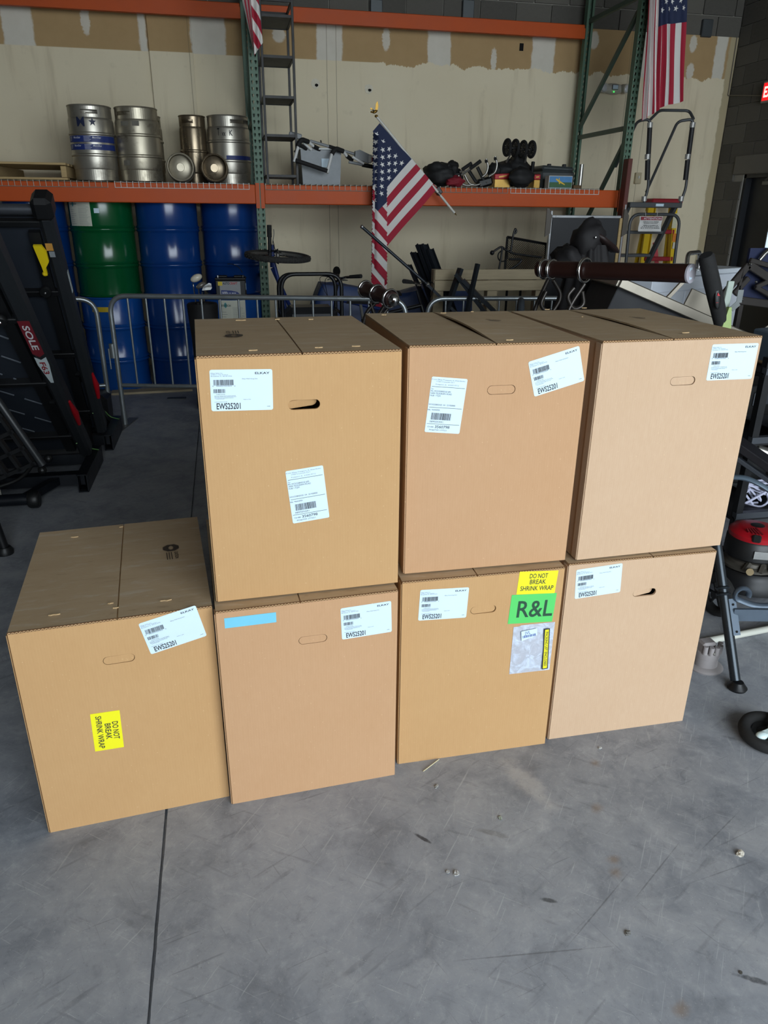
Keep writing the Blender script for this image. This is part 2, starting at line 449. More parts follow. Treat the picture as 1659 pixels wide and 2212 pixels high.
# steel door with its lit window, deep in the opening
M_DOOR = mat('black_door_paint', '#15181d', .45, var=.1, scale=4)
d1 = struct(MB().box((RIGHT_X + .12, (DY0 + DY1) / 2, DZ / 2), (.045, DY1 - DY0 - .08, DZ - .05)).build('door_1', M_DOOR))
fr = MB()
for y in (DY0 + .02, DY1 - .02): fr.box((RIGHT_X + .09, y, DZ / 2), (.14, .04, DZ))
fr.box((RIGHT_X + .09, (DY0 + DY1) / 2, DZ - .02), (.14, DY1 - DY0, .04)); fr.build('door_frame', M_DOOR, d1)
wy, wz0, wz1 = 7.72, 1.30, 1.68
MB().box((RIGHT_X + .094, wy - .17, (wz0 + wz1) / 2), (.012, .36, wz1 - wz0 + .03)).build('window_frame', mat('grey_trim', '#8d9296', .5), d1)
MB().box((RIGHT_X + .086, wy - .17, (wz0 + wz1) / 2), (.008, .32, wz1 - wz0)).build('window_pane', mat('daylit_pane', '#cfe6ff', .2, var=.15, scale=8, emit=1.1), d1)
cl = MB().box((RIGHT_X + .07, 7.75, 1.97), (.05, .34, .045), None, .005).build('door_closer', mat('brushed_grey', '#6d6d68', .45, .6), d1)
MB().tube([(RIGHT_X + .06, 7.9, 2.0), (RIGHT_X + .0, 7.75, 2.03), (RIGHT_X + .06, 7.6, 2.03)], .008, 6).build('closer_arm', mat('brushed_grey', '#6d6d68'), cl)

def drywall_material():
    s = NT('drywall'); v = s.coords('Object'); q = s.n('SeparateXYZ'); s.link(v, q.inputs[0]); X, Z = q.outputs[0], q.outputs[2]
    nz = s.noise(v, 1.2, 4, .55); sm = s.noise(v, 9, 5, .6); rag = s.noise(s.coords('Object', scale=(1, 1, .4)), 3.2, 6, .7)
    fine = s.noise(v, 45, 4, .6)
    paint = s.mix(nz, lin('#d6c9ab'), lin('#e3d8bd'))
    st = s.noise(s.coords('Object', scale=(3.2, 1, .35)), 1.6, 4, .6)
    paint = s.mix(s.math('MULTIPLY', s.step(st, .54, .72), .35), paint, lin('#a08f6e'))
    paint = s.mix(s.math('MULTIPLY', s.step(sm, .6, .8), .25), paint, lin('#aaa084'))
    bare = s.mix(sm, lin('#a88c63'), lin('#b79a70')); bare = s.mix(s.math('MULTIPLY', nz, .3), bare, lin('#9a8058'))
    mud = s.mix(sm, lin('#c9c3b4'), lin('#d8d3c6'))
    def bx(a, b, v_, soft):
        return s.math('MULTIPLY', s.step(v_, a - soft, a + soft), s.step(v_, b + soft, b - soft))
    wob = s.math('MULTIPLY_ADD', sm, .06, -.03); Xw = s.math('ADD', X, wob); Zw = s.math('ADD', Z, s.math('MULTIPLY_ADD', rag, .26, -.13))
    m = None
    for a, b in ((11, 76), (413, 487), (683, 739), (924, 974), (1150, 1199), (1372, 1400), (1548, 1572), (302, 318)):
        k = bx(at(a, 90, Y=WALL_Y).x, at(b, 90, Y=WALL_Y).x, Xw, .012); m = k if m is None else s.math('MAXIMUM', m, k)
    col = s.mix(m, bare, mud)
    Xb = s.math('ADD', X, s.math('MULTIPLY_ADD', fine, .05, -.025))
    for px, py, rx, rz in ((184, 44, .045, .13), (834, 85, .045, .11), (1066, 130, .035, .12), (1283, 87, .06, .09), (1497, 95, .05, .09), (1490, 155, .05, .09), (602, 76, .07, .07)):
        p = at(px, py, Y=WALL_Y)
        dx = s.math('DIVIDE', s.math('SUBTRACT', Xb, p.x), rx); dz = s.math('DIVIDE', s.math('SUBTRACT', Z, p.z), rz)
        r = s.math('ADD', s.math('MULTIPLY', dx, dx), s.math('MULTIPLY', dz, dz)); col = s.mix(s.math('MULTIPLY', s.step(r, 1.15, .55), .9), col, mud)
    x_rag = at(830, 130, Y=WALL_Y).x
    edge = s.mix(s.step(X, x_rag - .1, x_rag), Z, Zw)                       # sheet edge left, ragged roller edge right
    eb = s.n('SeparateColor'); s.link(edge, eb.inputs[0])
    up = s.step(eb.outputs[0], 3.075, 3.085); col = s.mix(up, paint, col)
    xr = at(1578, 90, Y=WALL_Y).x; col = s.mix(s.step(Xw, xr - .01, xr + .01), col, lin('#b1a383'))
    # dull scuffs low on the wall, thin seams and marks
    lowz = s.step(Z, 1.5, .7); grime = s.step(s.noise(s.coords('Object', scale=(1, 1, .6)), 1.5, 4, .6), .5, .75)
    col = s.mix(s.math('MULTIPLY', s.math('MULTIPLY', lowz, grime), .5), col, lin('#8a7650'))
    for px in (416, 727, 707, 1352, 1398):
        x0 = at(px, 200, Y=WALL_Y).x; col = s.mix(s.math('MULTIPLY', bx(x0 - .004, x0 + .004, s.math('ADD', X, s.math('MULTIPLY', wob, .15)), .003), .55), col, lin('#7d7258'))
    sc1 = s.noise(s.coords('Object', scale=(16, 1, 1.6)), 1.4, 4, .6); col = s.mix(s.math('MULTIPLY', s.step(sc1, .74, .8), .5), col, lin('#6c6350'))
    s.set(Base_Color=col, Roughness=.82); s.b.inputs['Specular IOR Level'].default_value = .25
    s.bump(s.math('ADD', fine, s.math('MULTIPLY', m, .6)), .12, .004)
    return s.m
M_DRY = drywall_material()
dw = MB().box(((LEFT_X + 5.93) / 2, WALL_Y + .01, 1.75), (5.93 - LEFT_X, .03, 3.5))
x0 = at(322, 100, Y=WALL_Y).x; x1 = at(416, 100, Y=WALL_Y).x
dw.box(((x0 + x1) / 2, WALL_Y - .022, 1.73), (x1 - x0, .04, 3.45), None, .002)      # furred-out panel
dw = struct(dw.build('trim_1', M_DRY)); dw['label'] = 'cream painted drywall lining with bare taped band along the top'
M_TORN = mat('torn_gypsum', '#d7d0bd', .95, var=.2, scale=40, bump=.5); M_HOLE = mat('dark_hole', '#0d0c0a', 1., var=0)
for px, py, r in ((681, 181, .045), (796, 192, .042)):
    p = at(px, py, Y=WALL_Y); t = MB()
    pts = [(r * (1 + .25 * random.random()) * math.cos(a * .7854), r * (1 + .25 * random.random()) * math.sin(a * .7854)) for a in range(8)]
    t.prism(pts, 0, .008, Matrix.Translation(p - V((0, .003, 0))) @ Matrix.Rotation(math.radians(90), 4, 'X')); t = t.build('torn_patch', M_TORN, dw)
    MB().prism([(x * .4 + r * .25, y * .3 - r * .3) for x, y in pts], .008, .010, Matrix.Translation(p - V((0, .003, 0))) @ Matrix.Rotation(math.radians(90), 4, 'X')).build('patch_hole', M_HOLE, t)
p = at(1126, 102, Y=WALL_Y); MB().box((p.x, WALL_Y - .006, p.z), (.045, .006, .07)).build('socket_cutout', M_HOLE, dw)
p = at(727, 586, Y=WALL_Y); MB().ell((p.x, WALL_Y - .004, p.z), (.045, .006, .055)).build('pipe_hole', M_HOLE, dw)
for px in (812, 1010, 1525):
    p = at(px, 22 if px < 1500 else 62, Y=WALL_Y); MB().box((p.x, WALL_Y - .01, p.z), (.125, .05, .17), None, .006).build('steel_plate', mat('dull_steel', '#4f5355', .5, .5), back)

# ================================================================== pallet rack
RF, RB, RXM, RXR = 7.35, 8.55, 0.387, 3.993
RXL = RXM - (RXR - RXM)
M_ORANGE = mat('orange_beam', '#b84a0c', .55, var=.14, scale=3, spec=.35)
M_GREEN = mat('green_upright', '#4f6b58', .55, var=.12, scale=6)
M_GREEN_D = mat('green_brace', '#45574b', .55, var=.1, scale=6)
rack = thing('pallet_rack', 'green and orange steel pallet rack standing against the drywall', 'rack', (RXM, RF, 0))
def perforated(w=.075, hgt=4.4, pitch=.0508):
    m = MB(); t = .035
    hole = [(-.008, .013), (.008, .013), (.010, .004), (.004, -.014), (-.004, -.014), (-.010, .004)]
    n = int(hgt / pitch)
    for k in range(n):
        zc = (k + .5) * pitch
        for cx in (-.019, .019):
            x0, x1 = (-w / 2, 0) if cx < 0 else (0, w / 2)
            out = [(x0, pitch / 2), (x1, pitch / 2), (x1, 0.), (x1, -pitch / 2), (x0, -pitch / 2), (x0, 0.)]
            vs = [(a, 0, zc + b) for a, b in out] + [(cx + a, 0, zc + b) for a, b in hole]
            m.add(vs, [(j, (j + 1) % 6, 6 + (j + 1) % 6, 6 + j) for j in range(6)])
    for sx in (-1, 1): m.box((sx * w / 2, t, n * pitch / 2), (.003, 2 * t, n * pitch)); m.box((sx * (w / 2 - .012), 2 * t, n * pitch / 2), (.024, .003, n * pitch))
    return m
up_me = None
for x in (RXL, RXM, RXR):
    for y, flip in ((RF, False), (RB, True)):
        if up_me is None:
            o = perforated().build('upright', M_GREEN, rack, fix=False); up_me = o.data
        else:
            o = bpy.data.objects.new('upright', up_me); COL.objects.link(o); o.parent = rack
        o.location = (x - RXM, (y - RF), 0)
        if flip: o.rotation_euler = (0, 0, math.pi)
        WORLD[o.name] = WORLD[rack.name]
        MB().box((x, y + (-.02 if flip else .03), .004), (.13, .16, .008)).build('foot_plate', M_GREEN_D, rack, world=True)
for x in (RXL, RXM, RXR):
    zz = [.15, 1.05, 2.42, 3.52]
    for z in zz: MB().bar((x, RF + .05, z), (x, RB - .05, z), .035, .04).build('brace', M_GREEN_D, rack, world=True)
    for za, zb in ((1.0, .2), (2.33, 1.12), (3.45, 2.5)): MB().bar((x, RF + .05, za), (x, RB - .05, zb), .033, .038).build('brace', M_GREEN_D, rack, world=True)
def rack_beam(xa, xb, y, z0, z1, sgn):
    m = MB(); xa += .04; xb -= .04; c = (xa + xb) / 2
    m.box((c, y + sgn * .022, (z0 + z1) / 2), (xb - xa, .044, z1 - z0), None, .006)
    b = m.build('beam', M_ORANGE, rack, world=True)
    MB().box((c, y + sgn * .052, (z0 + z1) / 2 - .018), (xb - xa, .018, z1 - z0 - .036)).build('beam_step', M_ORANGE, b, world=True)
    for xe in (xa, xb):
        k = MB().box((xe + (-.018 if xe == xa else .018), y - sgn * .004, (z0 + z1) / 2 - .012), (.034, .006, z1 - z0 + .05)); k = k.build('beam_connector', M_ORANGE, b, world=True)
for xa, xb in ((RXL, RXM), (RXM, RXR)):
    rack_beam(xa, xb, RF, 1.695, 1.857, 1); rack_beam(xa, xb, RB, 1.70, 1.857, -1); rack_beam(xa, xb, RB - .0, 3.36, 3.49, -1)
SHELF = 1.866
M_WIRE = mat('white_wire', '#cfcdc6', .5, var=.08); M_WIRE_D = mat('galvanised_wire', '#9b958a', .5, .3)
def wire_deck(x0, w, label, m, y0=RF):
    k = thing('wire_deck', label, 'wire deck', (x0, y0, SHELF), 0, 'wire decks on the rack beams')
    mm = MB(); n = int(w / .05)
    for i in range(n + 1):
        x = i * w / n
        mm.tube([(x, RB - y0 - .0, 0), (x, -.006, 0), (x, -.006, -.052)], .0028, 5)
    mm.build('grid_wire', m, k)
    mm = MB()
    for yy in (.1, .25, .4, .55, .7, .85, 1.0, 1.15): mm.cyl((0, yy, -.004), (w, yy, -.004), .0028, n=5)
    mm.cyl((0, -.008, -.05), (w, -.008, -.05), .003, n=5); mm.build('cross_wire', m, k)
    return k
xs = [at(p, 396, Y=RF).x for p in (-55, 248, 574)]
wire_deck(xs[1] - 1.22, 1.16, 'thin grey wire deck under the wooden pallet', M_WIRE_D); wire_deck(xs[1], 1.16, 'white wire deck under the row of steel kegs', M_WIRE)
wire_deck(.44, 1.15, 'brownish wire deck under the black shelf unit and plastic tote', M_WIRE_D); wire_deck(1.62, 1.15, 'wire deck under the folded golf cart and black bags', M_WIRE_D)
wire_deck(2.80, .93, 'white wire deck under the airplane picture box', M_WIRE)

# ================================================================== the cartons
BW, BD, BH = .504, .643, .666
def carton_material(name, a, b):
    s = NT(name); v = s.coords('Object')
    fib = s.noise(s.coords('Object', scale=(1, 1, .25)), 90, 4, .7); nz = s.noise(v, 3, 4, .6); sp = s.noise(v, 160, 2, .5); scf = s.noise(v, 14, 6, .75)
    col = s.mix(nz, lin(a), lin(b)); col = s.mix(s.math('MULTIPLY', fib, .22), col, lin('#8f6238')); col = s.mix(s.math('MULTIPLY', s.step(sp, .68, .78), .35), col, lin('#e2c79e'))
    col = s.mix(s.math('MULTIPLY', s.math('MULTIPLY', s.step(scf, .66, .74), s.step(nz, .52, .62)), .45), col, lin('#e0cdb0'))
    w = s.n('TexWave', wave_type='BANDS', bands_direction='X'); s.link(v, w.inputs['Vector']); w.inputs['Scale'].default_value = 42; w.inputs['Distortion'].default_value = .6
    s.set(Base_Color=col, Roughness=.78); s.b.inputs['Specular IOR Level'].default_value = .3
    s.bump(s.math('ADD', s.math('MULTIPLY', w.outputs['Fac'], .35), s.math('MULTIPLY', fib, .5)), .10, .003)
    return s.m
def flap_material():
    s = NT('flap_dust_and_sheen'); v = s.coords('Object'); nz = s.noise(s.coords('Object', scale=(1, 2.5, 1)), 3, 5, .65); sc2 = s.noise(s.coords('Object', scale=(1, 6, 1)), 7, 6, .75, .4); t = s.noise(v, 26, 5, .8)
    col = s.mix(nz, lin('#a08767'), lin('#b69f80')); col = s.mix(s.math('MULTIPLY', s.step(sc2, .5, .72), .5), col, lin('#bdb2a2'))  # dust, with the tops' dimmer light and cool reflection greyed into the colour
    col = s.mix(s.math('MULTIPLY', s.step(t, .72, .76), .8), col, lin('#dcc39a')); col = s.mix(s.math('MULTIPLY', s.step(sc2, .42, .3), .4), col, lin('#7d664a'))
    s.set(Base_Color=col, Roughness=.62); s.b.inputs['Specular IOR Level'].default_value = .45; s.bump(t, .15, .003)
    return s.m
M_KRAFT = [carton_material('kraft_yellow', '#b48d60', '#bc986b'), carton_material('kraft_pink', '#b48d68', '#bc9774'), carton_material('kraft_pale', '#bb9e81', '#c3a88d')]
M_FLAP = flap_material()
M_FLUTE = mat('flute_edge', '#d0ad80', .9, var=.25, scale=90); M_CUT = mat('cut_edge', '#5d3f22', .9, var=.2, scale=60)
M_LABEL = mat('label_paper', '#c6dae6', .55, var=.03, scale=8); M_INK = mat('label_ink', '#22262b', .6, var=.1, scale=60); M_INKG = mat('grey_ink', '#5d666e', .6, var=.1, scale=60)
M_YEL = mat('yellow_sticker', '#e3dc10', .5, var=.03); M_GRN = mat('green_sticker', '#4fbf5e', .55, var=.03); M_GRN_INK = mat('dark_green_ink', '#14402c', .6)
M_CYAN = mat('cyan_strip', '#6cb9d2', .5, var=.05, scale=20)

def carton(code, x, y, yaw, z, label, km, hole, push=0., seam_x=.5, lift=.0022):
    """corrugated carton: body with a die-cut hand hole, two top flaps meeting at a seam; hole = (u, v) on the front"""
    k = thing('cardboard_box', label, 'box', (x, y, z), math.radians(yaw), 'cartons stacked two high on the concrete')
    W, D, H = BW, BD, BH - .010
    def soft(u, v):             # offset of the front panel
        return 0.
    bm = bmesh.new()
    b = .004
    N = 10
    outer = [(W * i / N, 0) for i in range(N)] + [(W, H * i / N) for i in range(N)] + [(W - W * i / N, H) for i in range(N)] + [(0, H - H * i / N) for i in range(N)]
    hw, hh = .0405, .0125
    ring = [];
    for cx, a0 in ((hw - hh, -90), (-(hw - hh), 90)):
        for i in range(9): t = math.radians(a0 + 180 * i / 8); ring.append((hole[0] + cx + hh * math.cos(t), hole[1] + hh * math.sin(t)))
    ov = [bm.verts.new((u, soft(u, v), v)) for u, v in outer]; rv = [bm.verts.new((u, soft(u, v), v)) for u, v in ring]
    es = [bm.edges.new((L[i], L[(i + 1) % len(L)])) for L in (ov, rv) for i in range(len(L))]
    bmesh.ops.triangle_fill(bm, edges=es, use_beauty=True)
    for f in bm.faces: f.normal_update()
    iv = [bm.verts.new((u, soft(u, v) + .006, v)) for u, v in ring]
    for i in range(len(rv)): j = (i + 1) % len(rv); bm.faces.new((rv[i], rv[j], iv[j], iv[i]))
    bk = [bm.verts.new((u, D, v)) for u, v in outer]
    for i in range(len(ov)): j = (i + 1) % len(ov); bm.faces.new((ov[i], ov[j], bk[j], bk[i]))
    bm.faces.new(bk)
    bmesh.ops.recalc_face_normals(bm, faces=bm.faces)
    me = bpy.data.meshes.new('carton_body'); bm.to_mesh(me); bm.free(); me.materials.append(km)
    body = bpy.data.objects.new('carton_body', me); COL.objects.link(body); body.parent = k; WORLD[body.name] = WORLD[k.name]
    # die-cut tongue in the hand hole
    t = MB(); pts = [((u - hole[0]) * .965, (v - hole[1]) * .92) for u, v in ring]; y0 = soft(*hole)
    if push >= 90:  M = Matrix.Translation((hole[0], y0 + .004, hole[1] + hh)) @ Matrix.Rotation(math.radians(-62), 4, 'X') @ Matrix.Rotation(math.radians(5), 4, 'Z') @ Matrix.Translation((0, -hh, 0)) @ Matrix.Rotation(math.radians(90), 4, 'X')
    if push >= 90:
        M = Matrix.Translation((hole[0] - .004, y0 + .006, hole[1] + hh)) @ Matrix.Rotation(math.radians(12), 4, 'Z') @ Matrix.Rotation(math.radians(24), 4, 'X') @ Matrix.Rotation(math.radians(-4), 4, 'Y') @ Matrix.Translation((0, 0, -hh)) @ Matrix.Rotation(math.radians(90), 4, 'X')
    else: M = Matrix.Translation((hole[0] - hw, y0 + .0005, hole[1])) @ Matrix.Rotation(math.radians(push), 4, 'Z') @ Matrix.Translation((hw, 0, 0)) @ Matrix.Rotation(math.radians(90), 4, 'X')
    t.prism(pts, -.004, 0, M); t.build('hand_hole_tongue', km, k)
    # flaps
    xs_ = W * seam_x
    for a, c in ((0, xs_ - .0018), (xs_ + .0018, W)):
        rise = lambda u, v, a=a, c=c: math.sin(math.pi * v) * (lift * max(0, 1 - u * 1.4) if a > 0 else .0012 * u)
        f = MB().grid(lambda u, v: (a + (c - a) * u, .001 + (D - .002) * v, H + .0055 + rise(u, v)), 8, 10, thick=.005)
        f = f.build('flap', M_FLAP, k, smooth=30)
        e = MB(); n = int((c - a) / .0085)
        for i in range(n):
            u0 = a + (c - a) * i / n; u1 = a + (c - a) * (i + 1) / n; um = (u0 + u1) / 2; yy = -.0006; zb = H + .001; zt = H + .0048
            e.add([(u0, yy, zb), (u0 + .0016, yy, zb), (um + .0008, yy, zt), (um - .0008, yy, zt)], [(0, 1, 2, 3)]); e.add([(um - .0008, yy, zt), (um + .0008, yy, zt), (u1, yy, zb), (u1 - .0016, yy, zb)], [(0, 1, 2, 3)])
        e.build('fluted_edge', M_FLUTE, f, fix=False)
        MB().box(((a + c) / 2, .0008, H + .003), (c - a, .002, .006)).build('flap_end', M_CUT, f)
    # glued side seam at the left edge, folded corners
    s_ = MB(); s_.box((-.0022, .014, H / 2), (.004, .03, H - .004), None, .001); s_.build('side_seam', km, k)
    MB().box((-.001, .0005, H / 2), (.0025, .003, H - .002)).build('seam_edge', M_CUT, k)
    k['_code'] = code; del k['_code']
    return k

BOX = {}
def face_M(code, u, v, roll=0., lift=.0012):
    """matrix of a sticker lying on the front of a carton: local x right, y up, z out"""
    W, H = BW, BH
    return Matrix.Translation((u, -lift, v)) @ Matrix.Rotation(math.radians(roll), 4, 'Y') @ Matrix.Rotation(math.radians(90), 4, 'X')
def face_uv(code, px, py):
    x, y, yaw, z = BOX[code][1:]; a = math.radians(yaw); d = FW + RT * ((px - 829.5) / F_PX) - UP * ((py - 1106) / F_PX)
    n = V((-math.sin(a), math.cos(a), 0)); t = (V((x, y, z)) - CAM).dot(n) / d.dot(n); p = CAM + d * t - V((x, y, z))
    return p.x * math.cos(a) + p.y * math.sin(a), p.z
spec = {   # x, y, yaw, z, seam, hand hole pixel
    'A': (-.075, 1.791, 1.92, BH, .50, (657, 874)), 'B': (.460, 1.856, -.29, BH, .47, (1083, 842)), 'C': (.999, 1.846, 1.63, BH, .43, (1475, 823)),
    'D': (-.593, 1.738, 4.87, 0, .52, (257, 1424)), 'E': (-.082, 1.746, 2.91, 0, .45, (676, 1381)), 'F': (.444, 1.816, 0., 0, .45, (1044, 1317)), 'G': (.969, 1.833, 0., 0, .56, (1392, 1280))}
info = {'A': ('tall stack carton with an open black hand hole and two white labels', 0, 95), 'B': ('pinkish upper carton with a tilted white product label and a shipping label', 1, .4),
        'C': ('palest carton on the upper row with one white label in its top corner', 2, 2.0), 'D': ('single carton on the floor with a yellow sticker turned on its side', 0, .8),
        'E': ('carton on the floor with a plain light blue strip', 1, .2), 'F': ('carton on the floor with a green sticker and a clear packing list pouch', 0, 2.6), 'G': ('carton on the floor with one white label and a half open hand hole', 2, 13)}
for c, (x, y, yw, z, seam, hp) in spec.items():
    BOX[c] = (None, x, y, yw, z); lab, km, push = info[c]
    BOX[c] = (carton(c, x, y, yw, z, lab, M_KRAFT[km], face_uv(c, *hp), push, seam, {'B': .011, 'C': .009}.get(c, .002)), x, y, yw, z)

def quad_on(code, tl, tr, br, bl):
    """centre, size and turn of a sticker from its four photographed corners"""
    P = [V(face_uv(code, *q)) for q in (tl, tr, br, bl)]
    c = (P[0] + P[1] + P[2] + P[3]) / 4; ex = ((P[1] - P[0]) + (P[2] - P[3])) / 2; ey = ((P[0] - P[3]) + (P[1] - P[2])) / 2
    return c, ex.length, ey.length, -math.degrees(math.atan2(ex.y, ex.x))
def sticker(code, name, corners, mtl, r=.004, label=None, lift=.0006):
    c, w, h, roll = quad_on(code, *corners); M = face_M(code, c.x, c.y, roll, lift)
    o = MB().prism(rrect(w, h, r), -.0004, .0002, M).build(name, mtl, BOX[code][0])
    if label: o['label'] = label
    return o, w, h, face_M(code, c.x, c.y, roll, lift + .0006)
def product_label(code, corners, seed):
    o, w, h, M = sticker(code, 'product_label', corners, M_LABEL, .005, 'white product label')
    T = lambda fx, fy: (-w / 2 + fx * w, h / 2 - fy * h)
    m = MB()
    put_text(m, 'ELKAY', *T(.955, .115), w=.235 * w, h=.052 * h, M=M, bold=.02, align='r')
    put_text(m, 'EWS25201', *T(.085, .955), w=.385 * w, h=.15 * h, M=M, bold=.02)
    barcode(m, *T(.055, .375), .32 * w, .135 * h, M, 5); barcode(m, *T(.05, .56), .19 * w, .095 * h, M, 9, 18)
    put_text(m, '0   94902702404   2', *T(.035, .405), w=.365 * w, h=.026 * h, M=M)
    o1 = m.build('label_print', M_INK, o, fix=False)
    m = MB()
    for i, t in enumerate(('Elkay Sales Inc.', '2700 S. 17th Avenue', 'Broadview, IL  60155-4722')): put_text(m, t, *T(.02, .095 + .036 * i), h=.024 * h, w=(.19, .27, .33)[i] * w, M=M)
    put_text(m, 'Elkay Wall Hung Sink', *T(.51, .235), w=.25 * w, h=.026 * h, M=M); put_text(m, 'Made in USA', *T(.52, .735), w=.12 * w, h=.02 * h, M=M)
    dashes(m, *T(.09, .60), .14 * w, .012 * h, M, 8)
    for i, (a, b) in enumerate(((.06, .40), (.06, .41), (.06, .365), (.08, .22), (.055, .26))):
        y = (.635, .66, .685, .71, .785)[i]; x0, y0 = T(a, y); x1, _ = T(b, y); n = 16
        for q in range(n):
            xa = x0 + (x1 - x0) * q / n; xb = xa + (x1 - x0) / n * random.uniform(.5, .85); m.add([M @ V((xa, y0, 0)), M @ V((xb, y0, 0)), M @ V((xb, y0 + .010 * h, 0)), M @ V((xa, y0 + .010 * h, 0))], [(0, 1, 2, 3)])
    dashes(m, *T(.90, .915), .06 * w, .014 * h, M, 4)
    m.build('fine_print', M_INKG, o, fix=False)
def shipping_label(code, corners):
    o, w, h, M = sticker(code, 'shipping_label', corners, M_LABEL, .004, 'white shipping label')
    T = lambda fx, fy: (-w / 2 + fx * w, h / 2 - fy * h); m = MB()
    for fy in (.175, .545, .845): x0, y0 = T(.03, fy); m.add([M @ V((x0, y0, 0)), M @ V((x0 + .93 * w, y0, 0)), M @ V((x0 + .93 * w, y0 + .007 * h, 0)), M @ V((x0, y0 + .007 * h, 0))], [(0, 1, 2, 3)])
    for t, fx, fy, fw, fh in (('To:', .02, .225, .07, .026), ('FEL-WOODBRIDGE #95', .02, .265, .56, .028), ('14490 TELEGRAPH ROAD', .02, .305, .6, .028), ('HUB = FQ01', .02, .345, .29, .028), ('WOODBRIDGE ,VA  221920000', .01, .505, .75, .028),
                              ('R&L TRANSFER:', .01, .60, .34, .026), ('089505441', .10, .815, .38, .03), ('Ord#:', .06, .91, .18, .028), ('3560798', .27, .915, .42, .05), ('PO#:F39-177551', .12, .965, .5, .026)):
        put_text(m, t, *T(fx, fy), w=fw * w, h=fh * h, M=M, bold=.01 if fh > .03 else 0)
    barcode(m, *T(.12, .765), .57 * w, .125 * h, M, 3, 30); m.build('label_print', M_INK, o, fix=False)
    m = MB()
    for t, fx, fy, fw in (('From Elkay Freeport, IL Distributio', .01, .055, .93), ('1750 S Lincoln Dr1', .14, .09, .5), ('Freeport ,IL  61032-9712', .13, .14, .65)): put_text(m, t, *T(fx, fy), w=fw * w, h=.022 * h, M=M)
    m.build('fine_print', M_INKG, o, fix=False)
product_label('A', ((451, 799), (587, 797), (591, 885), (458, 888)), 1); product_label('B', ((1142, 781), (1252, 747), (1261, 822), (1153, 858)), 2)
product_label('C', ((1538, 744), (1638, 741), (1624, 818), (1526, 822)), 3); product_label('D', ((299, 1347), (424, 1307), (445, 1373), (326, 1414)), 4)
product_label('E', ((736, 1314), (845, 1298), (846, 1364), (738, 1382)), 5); product_label('F', ((908, 1275), (1012, 1268), (1008, 1334), (903, 1340)), 6); product_label('G', ((1244, 1231), (1343, 1217), (1341, 1278), (1242, 1294)), 7)
shipping_label('A', ((616, 1018), (697, 1005), (712, 1117), (633, 1131))); shipping_label('B', ((934, 813), (1010, 819), (992, 937), (916, 933)))
def do_not(code, corners, turn):
    o, w, h, M = sticker(code, 'warning_sticker', corners, M_YEL, .001, 'yellow DO NOT BREAK SHRINK WRAP sticker')
    if turn: M = M @ Matrix.Rotation(math.radians(-90), 4, 'Z'); w, h = h, w
    m = MB()
    for t, fy, fw in (('DO NOT', .30, .47), ('BREAK', .56, .42), ('SHRINK WRAP', .84, .86)): put_text(m, t, 0.01 * w, h / 2 - fy * h, w=fw * w, h=.20 * h, M=M, align='c', bold=.012)
    m.build('sticker_print', M_INK, o, fix=False)
do_not('D', ((193, 1543), (257, 1534), (269, 1613), (207, 1623)), True); do_not('F', ((1122, 1235), (1206, 1232), (1198, 1281), (1116, 1284)), False)
o, w, h, M = sticker('F', 'carrier_sticker', ((1105, 1285), (1203, 1281), (1192, 1342), (1097, 1348)), M_GRN, .001, 'green R&L sticker')
m = MB(); put_text(m, 'R&L', 0.01, -.28 * h, w=.80 * w, h=.56 * h, M=M, align='c', bold=.012); m.build('sticker_print', M_GRN_INK, o, fix=False)
sticker('E', 'blue_strip', ((484, 1336), (596, 1322), (597, 1344), (486, 1357)), M_CYAN, .0005, 'plain light blue strip')
# packing list pouch
def pouch_material():
    s = NT('clear_film'); v = s.coords('Object'); nz = s.noise(v, 30, 3, .5, 1.5)
    s.set(Base_Color=s.mix(nz, lin('#bcc7da'), lin('#d3e0f0')), Roughness=.22, Alpha=s.math('MULTIPLY_ADD', s.step(nz, .4, .7), .25, .62)); s.b.inputs['Specular IOR Level'].default_value = .7
    s.bump(nz, .6, .006); return s.m
c, w, h, roll = quad_on('F', (1108, 1352), (1199, 1343), (1186, 1446), (1101, 1456)); M = face_M('F', c.x, c.y, roll, .001)
def pf(u, v):
    b = .006 * math.sin(math.pi * u) * math.sin(math.pi * v) + .0022 * mnoise.noise(V((u * 9, v * 9, 1))) * math.sin(math.pi * v)
    return M @ V(((u - .5) * w, (v - .5) * h - (.02 * h if u < .18 and v > .9 else 0), max(b, 0.0003)))
pouch = MB().grid(pf, 16, 16).build('packing_pouch', pouch_material(), BOX['F'][0], smooth=60, fix=False); pouch['label'] = 'clear plastic packing list pouch'
M2 = M @ Matrix.Translation((0, 0, .0082)); Mr = M2 @ Matrix.Translation((.33 * w, -.03 * h, -.002)) @ Matrix.Rotation(math.radians(3), 4, 'Z')
MB().prism([(-.075 * w, -.42 * h), (.075 * w, -.42 * h), (.07 * w, .43 * h), (-.07 * w, .43 * h)], -.0002, 0, Mr).build('black_border', M_INK, pouch)
MB().prism([(-.05 * w, -.40 * h), (.05 * w, -.40 * h), (.045 * w, .41 * h), (-.045 * w, .41 * h)], 0, .0003, Mr).build('yellow_band', M_YEL, pouch)
m = MB(); put_text(m, 'PACKING LIST ENCLOSED', 0, -.028 * w, w=.72 * h, h=.062 * w, M=Mr @ Matrix.Translation((0, .005 * h, .0006)) @ Matrix.Rotation(math.radians(-90), 4, 'Z'), align='c', bold=.02); m.build('band_print', M_INK, pouch, fix=False)
Ml = M2 @ Matrix.Translation((-.13 * w, .31 * h, -.002)) @ Matrix.Rotation(math.radians(7), 4, 'Z')
o = MB().prism([(-.18 * w, -.1 * h), (.2 * w, -.04 * h), (.2 * w, .1 * h), (-.18 * w, .1 * h)], -.0002, 0, Ml).build('slip', M_LABEL, pouch)
